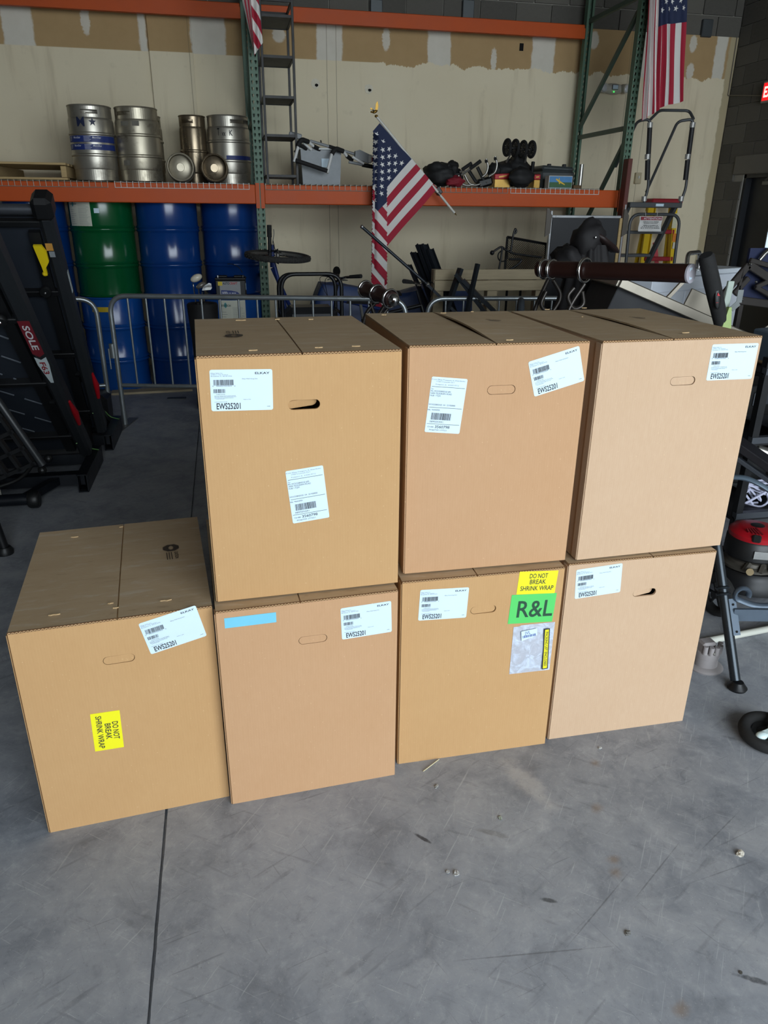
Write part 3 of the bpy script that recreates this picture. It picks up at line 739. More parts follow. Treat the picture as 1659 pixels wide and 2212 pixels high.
m = MB(); put_text(m, 'JVL', -.1 * w, .02 * h, w=.14 * w, h=.06 * h, M=Ml @ Matrix.Translation((0, 0, .0004))); barcode(m, -.15 * w, -.045 * h, .32 * w, .05 * h, Ml @ Matrix.Translation((0, 0, .0004)), 4, 16); m.build('slip_print', mat('blue_ink', '#3b4f93', .6), pouch, fix=False)
# faded CAUTION print on the top flaps
def caution(code, fx, fy, turn):
    k = BOX[code][0]; m = MB(); M = Matrix.Translation((fx * BW, fy * BD, BH + .0003 - .0005)) @ Matrix.Rotation(math.radians(turn), 4, 'Z')
    put_text(m, 'CAUTION', -.03, .016, w=.05, h=.011, M=M, bold=.02)
    for i in range(3):
        y = .006 - .007 * i; m.add([M @ V(p) for p in ((-.03, y, 0), (.022, y, 0), (.022, y + .0025, 0), (-.03, y + .0025, 0))], [(0, 1, 2, 3)])
    pts = [(.026 * math.cos(a * math.pi / 4 + .39) - .062, .026 * math.sin(a * math.pi / 4 + .39) + .008) for a in range(8)]
    inn = [(.014 * math.cos(a * math.pi / 4 + .39) - .062, .008 * math.sin(a * math.pi / 4 + .39) + .008) for a in range(8)]
    m.add([M @ V((x, y, 0)) for x, y in pts + inn], [(i, (i + 1) % 8, 8 + (i + 1) % 8, 8 + i) for i in range(8)])
    m.build('caution_print', mat('faded_print', '#3a3026', .8, var=.3, scale=60), k, fix=False)
M_TEAR = mat('torn_kraft', '#b89c74', .9, var=.3, scale=120)
def tear(code, px, py, l, w):
    """torn liner around a staple on the top flaps"""
    k = BOX[code][0]; I = WORLD[k.name].inverted(); q = I @ at(px, py, Z=BOX[code][4] + BH - .003); n = 11; r = random.Random(int(px)); pts = []
    for i in range(n):
        a = 2 * math.pi * i / n; f = r.uniform(.55, 1.15); pts.append((q.x + l * .7 * f * math.cos(a), q.y + w * .7 * r.uniform(.3, 1.4) * math.sin(a)))
    z = BH - .0048 + (.006 if code in 'BC' else .002); MB().prism(pts, z - .001, z + .0015).build('torn_scuff', M_TEAR, k)
for c_, L_ in (('D', ((116, 1328, .022, .005), (238, 1303, .012, .005), (250, 1313, .014, .004), (358, 1297, .022, .005), (160, 1160, .02, .004), (262, 1138, .012, .004))), ('A', ((520, 692, .02, .004), (598, 690, .012, .004), (672, 690, .016, .004), (545, 757, .02, .003), (690, 751, .016, .003), (770, 748, .018, .003))),
               ('B', ((830, 683, .014, .005), (958, 679, .014, .005), (1020, 676, .010, .003), (1100, 738, .014, .003))), ('C', ((1182, 671, .014, .005), (1262, 668, .014, .005), (1258, 687, .005, .004), (1480, 722, .016, .004)))):
    for t_ in L_: tear(c_, *t_)
caution('A', .22, .52, 90); caution('B', .72, .60, -35); caution('C', .66, .58, -35); caution('D', .80, .52, -88)

# ================================================================== things on the rack shelf
def steel(name, a, rough, scale=6, stain='#5c5142', amt=.5):
    if name in MATS: return MATS[name]
    s = NT(name); v = s.coords('Object'); nz = s.noise(s.coords('Object', scale=(1, 1, .5)), scale, 6, .7, .5); st = s.noise(v, scale * .6, 5, .7)
    col = s.mix(s.math('MULTIPLY', s.step(st, .5, .72), amt), lin(a), lin(stain))
    s.set(Base_Color=col, Metallic=.85, Roughness=s.math('MULTIPLY_ADD', nz, .35, rough - .12)); s.bump(nz, .08, .004)
    MATS[name] = s.m; return s.m
M_KEG = steel('keg_steel', '#b9b4a8', .34); M_KEG2 = steel('keg_steel_worn', '#b3ab98', .38, 9, '#4a4236', .7); M_KEG3 = steel('keg_steel_brown', '#8f816c', .25, 7, '#4d402f', .6)
M_CHROME = mat('chrome', '#d8d8d8', .12, 1., var=.03); M_BLACK = mat('black_plastic', '#121314', .45, var=.1); M_BLACKM = mat('black_metal', '#17181a', .38, .3, var=.1)
M_RUBBER = mat('rubber', '#161616', .85, var=.15, scale=40, bump=.2); M_NAVY = mat('navy_band', '#1c2f6e', .5, var=.06); M_WHITEINK = mat('white_ink', '#c9cbd0', .6, var=.05); M_DKPRINT = mat('dark_navy_print', '#16203f', .55, var=.1)
def skirt(r, z0, z1, slots, hw, zs0, zs1, n=64):
    """rolled collar with oblong hand slots"""
    m = MB(); zr = [z0, zs0, zs1, z1]
    for rr in (r, r - .006):
        ring = [[(rr * math.cos(2 * math.pi * k / n), rr * math.sin(2 * math.pi * k / n), z) for k in range(n)] for z in zr]
        for j in range(3):
            for k in range(n):
                a = 360 * (k + .5) / n
                if j == 1 and any(abs((a - q + 180) % 360 - 180) < hw for q in slots): continue
                m.add([ring[j][k], ring[j][(k + 1) % n], ring[j + 1][(k + 1) % n], ring[j + 1][k]], [(0, 1, 2, 3)])
    m.tube([(r * math.cos(2 * math.pi * k / 32) - .003 * math.cos(2 * math.pi * k / 32), (r - .003) * math.sin(2 * math.pi * k / 32), z1) for k in range(32)], .0075, 8, closed=True)
    return m
def wrap(mb, txt, r, ang, z, w, h, bold=0., mi=0):
    vs, fs, tw, y0, y1 = text_mesh(txt, bold); sx = w / tw; sy = h / y1; out = []
    for v in vs:
        a = math.radians(ang) + (v[0] * sx - w / 2) / r; out.append(V((r * math.cos(a), r * math.sin(a), z + v[1] * sy)))
    mb.add(out, fs, mi)
def band(mb, r, a0, a1, z0, z1, n=24, mi=0):
    for k in range(n):
        p, q = math.radians(a0 + (a1 - a0) * k / n), math.radians(a0 + (a1 - a0) * (k + 1) / n)
        mb.add([(r * math.cos(p), r * math.sin(p), z0), (r * math.cos(q), r * math.sin(q), z0), (r * math.cos(q), r * math.sin(q), z1), (r * math.cos(p), r * math.sin(p), z1)], [(0, 1, 2, 3)], mi)
def keg(label, loc, r, h, m, slots=(-90, 90), lying=False, group='steel beer kegs on the shelf', face=-90, hoops=True):
    k = thing('beer_keg', label, 'keg', loc, group=group, rot=(math.radians(90), 0, 0) if lying else None)
    hp = r + .005; pr = [(.001, .055), (r * .75, .045), (r * .93, .075), (r, .11)]
    for f in ((.36, .64) if hoops else (.5,)):
        z = h * f; pr += [(r, z - .02), (hp + .003, z - .012), (hp + .003, z - .003), (r, z + .006)]
    pr += [(r, h - .115), (r * .97, h - .095), (r * .86, h - .075), (r * .4, h - .055), (.001, h - .052)]
    MB().lathe(pr, 48).build('shell', m, k, smooth=35)
    skirt(r * .965, h - .105, h - .004, slots, 21 if r > .15 else 28, h - .068, h - .036).build('top_collar', m, k, smooth=35)
    skirt(r * .965, .006, .10, (), 0, .03, .06).build('foot_ring', m, k, smooth=35)
    MB().lathe([(.001, h - .045), (.034, h - .045), (.036, h - .05), (.036, h - .07)], 20).build('valve_neck', m, k, smooth=35)
    MB().lathe([(.001, .05), (.022, .045), (.026, .03), (.019, .03), (.017, .046)], 20).build('base_boss', m, k, smooth=35)
    return k
def keg_at(px, py, Y): p = at(px, py, Y=Y); return (p.x, Y, SHELF + .003)
KY = 7.60
k1 = keg('keg with navy bands and a navy letter and star', keg_at(212, 391, KY), .187, .592, M_KEG, slots=(-84, 96))
m = MB(); band(m, .1896, -165, -15, .305, .355); band(m, .1896, -165, -15, .245, .29); m.build('printed_band', M_NAVY, k1, fix=False)
m = MB(); put = lambda t, a, z, w, h, b=0.: wrap(m, t, .1902, a, z, w, h, b)
for zz in (.333, .270):
    for a in (-125, -72): put('MicroStar', a, zz, .072, .016, .01)
    for a in (-96,):
        for j in range(4): band(m, .1902, a - 9, a + 9 - 3 * (j % 2), zz + .012 - .011 * j, zz + .015 - .011 * j, 6)
    for j in range(3): band(m, .1902, -155, -142 - 2 * j, zz + .010 - .011 * j, zz + .013 - .011 * j, 5)
m.build('band_print', M_WHITEINK, k1, fix=False)
m = MB(); wrap(m, 'M', .1902, -108, .425, .068, .072, .015)
st = [((.036 if i % 2 == 0 else .0145) * math.sin(i * math.pi / 5), (.036 if i % 2 == 0 else .0145) * math.cos(i * math.pi / 5)) for i in range(10)]
cv = [V((.1902 * math.cos(math.radians(-78) + x / .2), .1902 * math.sin(math.radians(-78) + x / .2), .46 + y)) for x, y in st]; cc = sum(cv, V()) / 10
m.add(cv + [cc], [(i, (i + 1) % 10, 10) for i in range(10)]); m.build('keg_print', M_DKPRINT, k1, fix=False)
k2 = keg('keg with peeling label remnants and no print', keg_at(309, 391, KY), .187, .590, M_KEG2, slots=(-125, 55))
m = MB(); 
for a0, a1, z0, z1 in ((-130, -108, .44, .475), (-98, -80, .44, .48), (-135, -115, .13, .17)): band(m, .1896, a0, a1, z0, z1, 8)
m.build('residue_print', mat('label_residue', '#6a665c', .8, var=.3, scale=40), k2, fix=False); 
keg('keg hidden behind the worn keg with peeling labels', (at(316, 390, Y=8.12).x, 8.15, SHELF + .003), .19, .585, M_KEG2, slots=(-40, 140))
k3 = keg('slim brown-tinted upright keg', (at(425, 393, Y=8.05).x, 8.05, SHELF + .003), .126, .59, M_KEG3, slots=(-115, 65), hoops=False)
m = MB()
for rr in (.035, .026, .014):
    m.tube([(.1265 * math.cos(math.radians(-72) + rr * math.cos(a * .314) / .126), .1265 * math.sin(math.radians(-72) + rr * math.cos(a * .314) / .126), .255 + rr * math.sin(a * .314)) for a in range(20)], .0015, 4, closed=True)
m.build('embossed_seal', M_KEG, k3); 
k4 = keg('keg with a faded black letter and star, next to the upright post', (at(500, 395, Y=8.02).x, 8.02, SHELF + .003), .198, .592, M_KEG, slots=(-62, 118))
m = MB(); band(m, .2006, -100, -10, .21, .25); m.build('printed_band', M_NAVY, k4, fix=False)
m = MB(); wrap(m, 'T', .2012, -118, .42, .022, .06, .02); wrap(m, 'vx', .2012, -103, .415, .035, .03, .02); wrap(m, 'K', .2012, -84, .42, .032, .045, .03); m.build('keg_print', M_BLACK, k4, fix=False)
for (px, lab, m_) in ((390, 'small keg lying on its side with its round valve facing out', M_KEG2), (463.5, 'small keg lying on its side with its hollow dark end facing out', M_KEG3)):
    p = at(px, 367, Y=7.44); keg(lab, (p.x, 7.81, SHELF + .127), .118, .37, m_, lying=True, hoops=False)

# wooden pallet on the left end of the shelf
M_WOOD = mat('raw_pine', '#b49a6c', .8, var=.22, scale=5, stretch=(1, 12, 12), bump=.15); M_WOOD2 = mat('old_pine', '#a3957a', .85, var=.25, scale=5, stretch=(1, 12, 12), bump=.2)
px_ = at(158, 388, Y=7.45).x
pal = thing('wooden_pallet', 'flat raw pine pallet lying at the end of the shelf beside the kegs', 'pallet', (px_ - .64, 7.95, SHELF + .003))
for i in range(7): MB().box((0, -.48 + .16 * i, .130), (1.2, .10, .018), None, .002).build('deck_board', M_WOOD, pal)
for x in (-.575, 0, .575): MB().box((x, 0, .068), (.045, 1.05, .09), None, .003).build('stringer', M_WOOD, pal)
for y in (-.47, 0, .47): MB().box((0, y, .012), (1.2, .10, .018), None, .002).build('bottom_board', M_WOOD, pal)

# narrow black shelf unit
M_ETA = mat('black_shelf_steel', '#1d1c1b', .5, .2, var=.08); M_ETAS = mat('grey_shelf_panel', '#4b4a47', .6, var=.06)
ex0 = at(579, 394, Y=7.62).x; ex1 = at(643, 394, Y=7.62).x
et = thing('shelf_unit', 'tall narrow black open shelf unit standing on the rack', 'shelf unit', ((ex0 + ex1) / 2, 7.62, SHELF + .003)); hw = (ex1 - ex0) / 2
eh = at(648, 2, Y=7.62).z - SHELF
for sx in (-1, 1):
    for y in (0, .48): MB().box((sx * hw, y, eh / 2), (.022, .022, eh), None, .002).build('post', M_ETA, et)
for py in (2, 36, 124, 211, 294, 381):
    z = at(612, py, Y=7.62).z - SHELF
    if py > 10: MB().box((0, .24, z), (2 * hw - .02, .46, .012)).build('shelf', M_ETAS, et)
    for y in (0, .48): MB().bar((-hw, y, z), (hw, y, z), .018, .022).build('rail', M_ETA, et)
    for sx in (-1, 1): MB().bar((sx * hw, 0, z), (sx * hw, .48, z), .018, .022).build('rail', M_ETA, et)

# translucent tote
def tote_material():
    s = NT('frosted_tote'); v = s.coords('Object'); nz = s.noise(v, 7, 4, .6)
    s.set(Base_Color=s.mix(nz, lin('#656c70'), lin('#8b9296')), Roughness=.4, Alpha=.82); s.bump(nz, .1, .01); return s.m
a = at(641, 397, Y=7.62).x + .05; b = at(740, 397, Y=7.62).x; w = b - a
tt = thing('storage_tote', 'frosted grey plastic storage tote on the shelf', 'tote', ((a + b) / 2, 7.65, SHELF + .003))
m = MB(); H = .315
vs = []
for z, k in ((0, .92), (H, 1.0)):
    for sx, sy in ((-1, 0), (1, 0), (1, 1), (-1, 1)): vs.append((sx * w / 2 * k, .02 + sy * .42 * k, z))
for z, k in ((H, .97), (.006, .89)):
    for sx, sy in ((-1, 0), (1, 0), (1, 1), (-1, 1)): vs.append((sx * w / 2 * k, .02 + .005 + sy * .41 * k, z))
fs = [(i, (i + 1) % 4, 4 + (i + 1) % 4, 4 + i) for i in range(4)] + [(4 + i, 4 + (i + 1) % 4, 8 + (i + 1) % 4, 8 + i) for i in range(4)] + [(8 + i, 8 + (i + 1) % 4, 12 + (i + 1) % 4, 12 + i) for i in range(4)] + [(0, 1, 2, 3), (12, 13, 14, 15)]
m.add(vs, fs).build('tub', tote_material(), tt)
m = MB(); c4 = [(-w / 2 - .01, .01, H), (w / 2 + .01, .01, H), (w / 2 + .01, .45, H), (-w / 2 - .01, .45, H)]
for i in range(4): m.bar(c4[i], c4[(i + 1) % 4], .022, .018, bev=.004)
m.build('rim', mat('tote_rim', '#c9ccca', .5), tt)
MB().box((w * .1, .013, H * .62), (.075, .003, .075)).build('paper_tag', M_LABEL, tt)

# folded carrier of white tubes with black foam, lying over the tote
M_WTUBE = mat('white_tube', '#d5d5d2', .35, var=.04); M_FOAM = mat('black_foam', '#151414', .8, var=.1); M_GPL = mat('grey_plastic', '#85888a', .5, var=.05); M_RED = mat('red_paint', '#a3121c', .4, var=.1)
def zp(zx, zy, Y): return at(620 + zx / 4.608, 280 + zy / 4.608, Y=Y)
bc = thing('bike_carrier', 'folded carrier of white tubes and black foam lying across the plastic tote', 'bike carrier', tuple(zp(350, 300, 7.56)))
def tb(name, pts, r, m_, parent=bc, rad=0.03): return MB().tube(fillet(pts, rad) if len(pts) > 2 else pts, r, 10).build(name, m_, parent, smooth=50, world=True)
tb('tube', [zp(112, 165, 7.55), zp(70, 322, 7.52)], .014, M_WTUBE); tb('tube', [zp(398, 432, 7.50), zp(448, 235, 7.55)], .014, M_WTUBE)
tb('foam_bar', [zp(85, 305, 7.52), zp(402, 412, 7.50)], .019, M_FOAM)
tb('foam_grip', [zp(105, 168, 7.55), zp(140, 95, 7.56), zp(215, 122, 7.6)], .021, M_FOAM); tb('foam_grip', [zp(446, 245, 7.55), zp(478, 185, 7.56), zp(560, 215, 7.6)], .021, M_FOAM)
tb('tube', [zp(212, 120, 7.6), zp(275, 175, 7.64)], .014, M_WTUBE); tb('foam_grip', [zp(262, 165, 7.63), zp(325, 198, 7.68)], .019, M_FOAM); tb('tube', [zp(556, 214, 7.6), zp(600, 268, 7.64)], .014, M_WTUBE); tb('foam_grip', [zp(595, 262, 7.63), zp(648, 303, 7.68)], .019, M_FOAM)
tb('tube', [zp(160, 125, 7.62), zp(240, 200, 7.66)], .013, M_WTUBE); tb('foam_grip', [zp(125, 150, 7.62), zp(195, 190, 7.66)], .018, M_FOAM)
tb('tube', [zp(230, 112, 7.66), zp(700, 252, 7.66)], .013, M_GPL); tb('foam_grip', [zp(415, 170, 7.66), zp(560, 216, 7.66)], .019, M_FOAM)
tb('tube', [zp(615, 322, 7.62), zp(765, 352, 7.62)], .013, M_GPL); tb('foam_grip', [zp(748, 350, 7.62), zp(862, 372, 7.62)], .019, M_FOAM); tb('tube', [zp(650, 270, 7.6), zp(765, 340, 7.6)], .013, M_WTUBE)
MB().prism([tuple(q) for q in ((-.09, .03), (-.05, .05), (.06, .03), (.075, -.01), (.06, -.045), (-.08, -.03))], -.03, .03, Matrix.Translation(zp(760, 272, 7.62)) @ Matrix.Rotation(math.radians(90), 4, 'X') @ Matrix.Rotation(math.radians(-12), 4, 'Z')).build('clamp_body', M_GPL, bc, world=True)
p = zp(822, 292, 7.62); MB().box(p, (.04, .07, .075), None, .01).build('clamp_end', M_WTUBE, bc, world=True); MB().ell(p + V((.02, -.02, -.004)), (.014, .012, .022)).build('red_knob', M_RED, bc, world=True)
MB().box(zp(82, 60, 7.72), (.12, .04, .05), rotm('Y', 12), .008).build('clamp_body', M_GPL, bc, world=True)
MB().tube([zp(340, 130, 7.66), zp(335, 105, 7.66)], .006, 6).build('pin', M_BLACK, bc, world=True)

# right end of the shelf: crumpled bag, golf cart, boxes
def cp(zx, zy, Y): return at(920 + zx / 4.608, 280 + zy / 4.608, Y=Y)
M_BAG = mat('black_nylon', '#121213', .7, var=.25, scale=14, bump=.35)
def lump(name, label, cat, base, parts, m_, group=None):
    t = thing(name, label, cat, base, group=group)
    for nm, c, r, b in parts: MB().ell(c, r, None, 22, 16, bumpy=b).build(nm, m_, t, smooth=70, world=True)
    return t
b0 = cp(180, 565, 7.6)
bagp = []
for nm, zx, zy, rr, Y in (('bag_body', 150, 500, (.16, .14, .105), 7.62), ('bag_flap', 110, 430, (.09, .09, .06), 7.62), ('bag_pocket', 265, 400, (.06, .08, .085), 7.6), ('strap_loop', 215, 400, (.05, .05, .05), 7.55), ('bag_end', 290, 480, (.075, .1, .08), 7.62)):
    c = cp(zx, zy, Y); bagp.append((nm, (c.x, Y, max(c.z, SHELF + rr[2] * 1.12)), rr, .35))
lump('backpack', 'crumpled black nylon bag at the end of the flag pole on the shelf', 'bag', (b0.x, 7.6, SHELF + .003), bagp, M_BAG)
c = cp(275, 545, 7.55); t = MB().ell((c.x, 7.52, SHELF + .05), (.09, .07, .048), None, 20, 12, bumpy=.5).build('red_cloth', mat('red_fabric', '#7c1323', .8, var=.2, bump=.3), smooth=70); tag(t, 'crumpled dark red cloth beside the black bag on the shelf', 'cloth')
gc = thing('golf_cart', 'folded golf push cart with four wheels in the air and grey handles', 'golf cart', (cp(600, 560, 7.6).x, 7.6, SHELF + .003))
def wheel(parent, c, r, w, turn, tilt=0., spokes=6, hubm=None, tirem=None, name='wheel'):
    R = rotm('Z', turn) @ rotm('X', tilt)
    m = MB(); rt = w / 2; pr = [(r - rt + rt * math.cos(a * math.pi / 5), rt * math.sin(a * math.pi / 5)) for a in range(11)]
    q = R @ rotm('Y', 90)
    m.lathe(pr, 30, c, q); o = m.build(name, tirem or M_RUBBER, parent, smooth=50, world=True)
    m = MB(); m.lathe([(r - w * .9, -w * .25), (r - w * .75, 0), (r - w * .9, w * .25)], 30, c, q); m.cyl(V(c) + R @ V((-w * .5, 0, 0)), V(c) + R @ V((w * .5, 0, 0)), r * .17, n=12)
    for k in range(spokes):
        a = 2 * math.pi * k / spokes; d = R @ V((0, math.cos(a), math.sin(a))); m.bar(V(c) + d * r * .12, V(c) + d * (r - w * .75), r * .09, w * .22)
    m.build('hub', hubm or M_GPL, o, smooth=40, world=True)
    return o
M_DGREY = mat('dark_grey_plastic', '#2d2d2d', .5, var=.1); M_TUBEG = mat('satin_tube', '#9c9a94', .3, .8, var=.05)
for zx, zy in ((808, 178), (888, 183), (968, 195), (1052, 197)): wheel(gc, cp(zx, zy, 7.55), .083, .03, 8, spokes=14, hubm=M_DGREY)
for p, q in (((845, 240), (800, 325)), ((1005, 250), (985, 325))): MB().cyl(cp(*p, 7.56), cp(*q, 7.62), .009, n=8).build('wheel_stem', M_TUBEG, gc, world=True)
for p, q in (((790, 182), (905, 185)), ((950, 198), (1068, 199))): MB().cyl(cp(*p, 7.55), cp(*q, 7.55), .008, n=8).build('axle', M_DGREY, gc, world=True)
for P in ([(350, 455), (445, 385)], [(335, 425), (385, 400)]): MB().tube([cp(*q, 7.5) for q in P], .011, 8).build('handle_tube', M_TUBEG, gc, world=True)
for P in ([(440, 390), (545, 312)], [(360, 398), (455, 335)]): MB().tube([cp(*q, 7.49) for q in P], [.016, .018], 10).build('handle_grip', M_RUBBER, gc, smooth=50, world=True)
for P in ([(325, 455), (350, 540), (420, 560), (470, 545)], [(385, 450), (430, 540), (490, 555), (545, 540)], [(690, 265), (712, 350), (690, 430), (625, 465)], [(600, 290), (622, 370), (600, 440), (560, 470)]):
    MB().tube(fillet([cp(*q, 7.5) for q in P], .06, 6), .0105, 8).build('frame_tube', M_TUBEG, gc, smooth=50, world=True)
for P in ([(512, 372), (575, 500)], [(430, 412), (500, 520)]): MB().tube([cp(*q, 7.52) for q in P], .017, 8).build('strut', M_BLACK, gc, world=True)
for q in ((688, 275), (598, 300)): MB().tube([cp(q[0], q[1], 7.5), cp(q[0] + 4, q[1] + 30, 7.5)], .014, 8).build('tube_cap', M_RUBBER, gc, world=True)
c = cp(590, 525, 7.52); MB().box((c.x, 7.55, c.z), (.16, .09, .085), rotm('Y', -15), .02).build('hinge_block', M_BLACK, gc, world=True)
for zx, zy in ((540, 540), (610, 525), (630, 470), (545, 485)): MB().ell(cp(zx, zy, 7.49), (.006, .004, .006), n=8, m=6).build('rivet', M_CHROME, gc, world=True)
bagp = []
for nm, zx, zy, rr, Y in (('bag_body', 790, 420, (.15, .12, .10), 7.75), ('bag_back', 910, 400, (.12, .11, .15), 7.7), ('bag_front', 950, 510, (.125, .08, .09), 7.5), ('bag_side', 680, 410, (.07, .06, .07), 7.7)):
    c = cp(zx, zy, Y); bagp.append((nm, (c.x, Y, max(c.z, SHELF + rr[2] * 1.1)), rr, .3))
gb = lump('golf_bag_cover', 'black zippered bag slumped over the folded golf cart', 'bag', (cp(900, 570, 7.6).x, 7.6, SHELF + .003), bagp, M_BAG)
MB().tube([cp(1068, 322, 7.6), cp(1055, 430, 7.58), cp(1030, 520, 7.55)], .019, 8).build('carry_handle', M_BLACK, gb, smooth=50, world=True)
M_GOLD = mat('gold_foil', '#b8934a', .35, .6, var=.2, scale=20); M_REDF = mat('red_foil', '#9e1620', .35, .2, var=.2, scale=15)
for a, b, lab in ((680, 835, 'wide red and gold gift box under the black golf bag'), (1070, 1132, 'narrow red and gold gift box beside the dark case')):
    p, q = cp(a, 575, 7.58), cp(b, 575, 7.58); w = q.x - p.x
    t = thing('gift_box', lab, 'box', ((p.x + q.x) / 2, 7.66, SHELF + .003), group='gift boxes on the shelf')
    MB().box((0, 0, .04), (w, .16, .08), None, .004).build('tray', M_GOLD, t); MB().box((0, 0, .105), (w + .006, .166, .05), rotm('Y', -3), .006).build('lid', M_REDF, t); MB().box((0, -.085, .105), (w * .5, .004, .012), rotm('Y', -9)).build('ribbon', M_GOLD, t)
p, q = cp(1130, 575, 7.7), cp(1462, 575, 7.7)
t = thing('hard_case', 'dark grey hard case behind the airplane picture box', 'case', ((p.x + q.x) / 2, 7.85, SHELF + .003)); w = q.x - p.x
MB().box((0, 0, .085), (w, .34, .17), None, .02).build('case_body', mat('case_grey', '#3c4142', .5, var=.08), t); MB().box((0, 0, .19), (w * .96, .33, .05), rotm('Y', 2), .02).build('case_lid', mat('case_grey', '#3c4142'), t)
for x in (-.1, .2): MB().box((x * w * 1.5, -.05, .225), (.04, .03, .03), None, .006).build('latch', M_BLACK, t)
p, q = cp(1222, 580, 7.45), cp(1456, 580, 7.45); w = q.x - p.x; h = .115
t = thing('picture_box', 'small box with a yellow airplane picture on its front', 'box', ((p.x + q.x) / 2, 7.46, SHELF + .003))
MB().box((0, .05, h / 2), (w, .1, h), None, .002).build('carton', mat('white_card', '#c9c8c2', .6), t)
MB().box((0, -.002, h / 2), (w - .012, .002, h - .012)).build('sky_print', mat('sky_print', '#3f7fb4', .45, var=.25, scale=18), t)
MB().box((0, -.0035, h * .28), (w - .012, .002, h * .42)).build('field_print', mat('field_print', '#2c5a32', .5, var=.3, scale=30), t)
m = MB(); PM = Matrix.Translation((0, -.0052, h * .5)) @ Matrix.Rotation(math.radians(90), 4, 'X') @ Matrix.Rotation(math.radians(-18), 4, 'Z')
m.prism([(-.06, .004), (-.055, .016), (.05, -.004), (.05, -.012), (-.02, -.008)], 0, .001, PM); m.prism([(-.035, .03), (-.028, .03), (.0, -.02), (-.012, -.022)], 0, .0014, PM); m.build('airplane_print', mat('plane_yellow', '#d9b52f', .5), t)
p = cp(1528, 585, 7.5); t = MB().lathe([(.001, 0), (.021, 0), (.021, .225), (.017, .225), (.017, .01)], 20, (p.x, 7.5, SHELF + .003)).build('steel_pipe', steel('pipe_steel', '#b7b6b0', .3), smooth=40); tag(t, 'short shiny steel pipe standing upright at the shelf end', 'pipe')
p = cp(1490, 580, 7.5); t = MB().box((p.x, 7.5, SHELF + .019), (.085, .08, .032), None, .003).build('wood_block', mat('brown_wood', '#5b4326', .7, bump=.2)); tag(t, 'small brown wooden block beside the steel pipe', 'block')

# ================================================================== flags
M_FR = mat('flag_red', '#a01a32', .8, var=.07, scale=6); M_FW = mat('flag_white', '#d6d2cd', .8, var=.04, scale=6); M_FB = mat('flag_blue', '#1d2747', .8, var=.08, scale=6); M_FS = mat('flag_star', '#e2e0dc', .8, var=.03)
def flag(parent, fn, L=1.52, H=.91, nu=90, stars=True, nv_per=2, canton=.40, skip=None):
    """fn(t, s) -> point for t along the fly, s down the hoist (metres); stripes are cells of the sheet"""
    m = MB(); nv = 13 * nv_per
    P = [[fn(L * i / nu, H * j / nv) for j in range(nv + 1)] for i in range(nu + 1)]; idx = lambda i, j: i * (nv + 1) + j
    fs = []; mi = []
    for i in range(nu):
        for j in range(nv):
            fs.append((idx(i, j), idx(i + 1, j), idx(i + 1, j + 1), idx(i, j + 1))); st_ = j // nv_per
            mi.append(2 if (st_ < 7 and (i + .5) / nu < canton) else (0 if st_ % 2 == 0 else 1))
    o_ = len(m.v); m.v += [V(p) for row in P for p in row]; m.f += fs; m.mi += mi
    cl_ = m.build('flag_cloth', [M_FR, M_FW, M_FB], parent, smooth=60, world=True, fix=False)
    if stars:
        m = MB(); ch = H * 7 / 13; cl = L * canton
        for r in range(9):
            for c in range(6 if r % 2 == 0 else 5):
                t0 = cl * ((c + 1) / 7 if r % 2 == 0 else (c + 1.5) / 7) * 1.0; s0 = ch * (r + 1) / 10
                pts = []
                for k in range(10):
                    rr = .027 if k % 2 == 0 else .0105; pts.append((t0 + rr * math.sin(k * math.pi / 5), s0 - rr * math.cos(k * math.pi / 5)))
                if skip and skip(t0, s0): continue
                eps = 1e-3; nrm = (V(fn(t0 + eps, s0)) - V(fn(t0, s0))).cross(V(fn(t0, s0 + eps)) - V(fn(t0, s0)))
                nrm.normalize()
                if nrm.y > 0: nrm = -nrm
                vv = [V(fn(*p)) + nrm * .0025 for p in pts] + [V(fn(t0, s0)) + nrm * .0025]
                m.add(vv, [(k, (k + 1) % 10, 10) for k in range(10)])
        o = m.build('stars', M_FS, cl_, world=True, fix=False); o['kind'] = 'stuff'
    return cl_
M_POLE = mat('white_pole', '#c9c6bd', .4, var=.05); M_BRASS = mat('brass', '#8d6d2f', .35, .8, var=.1)
# --- flag on the leaning pole in front of the shelf beam
FY = 7.20
top = at(813, 251, Y=FY); bot = at(982, 460, Y=FY)
fl = thing('flag_on_pole', 'American flag hanging from a leaning white pole in front of the shelf beam', 'flag', tuple(at(940, 408, Y=FY)))
pole = MB().cyl(top, bot, .0115, n=12).build('flag_pole', M_POLE, fl, smooth=40, world=True)
MB().cyl(bot, bot + (bot - top).normalized() * .03, .008, .002, n=10).build('pole_tip', M_BRASS, pole, world=True)
jt = top + (bot - top) * .775; MB().cyl(jt, jt + (bot - top) * .03, .0145, n=12).build('pole_joint', M_CHROME, pole, world=True)
# eagle finial
m = MB(); e0 = top - (bot - top).normalized() * .0
m.ell(e0, (.016, .016, .012)); m.ell(e0 + V((-.012, 0, .035)), (.026, .012, .012), rotm('Y', -25)); m.ell(e0 + V((-.042, 0, .032)), (.012, .008, .008))
m.prism([(0, 0), (.018, .0), (.03, .045), (.02, .085), (.006, .06)], -.004, .004, Matrix.Translation(e0 + V((-.012, 0, .035))) @ Matrix.Rotation(math.radians(90), 4, 'X')); m.prism([(0, 0), (-.016, .0), (-.035, .03), (-.05, .022)], -.004, .004, Matrix.Translation(e0 + V((-.012, -.012, .035))) @ Matrix.Rotation(math.radians(90), 4, 'X'))
m.build('eagle_finial', M_BRASS, fl, smooth=60, world=True)
MB().box(at(947, 412, Y=RF - .02), (.05, .05, .07), rotm('Y', -35), .006).build('pole_bracket', M_BLACK, fl, world=True)
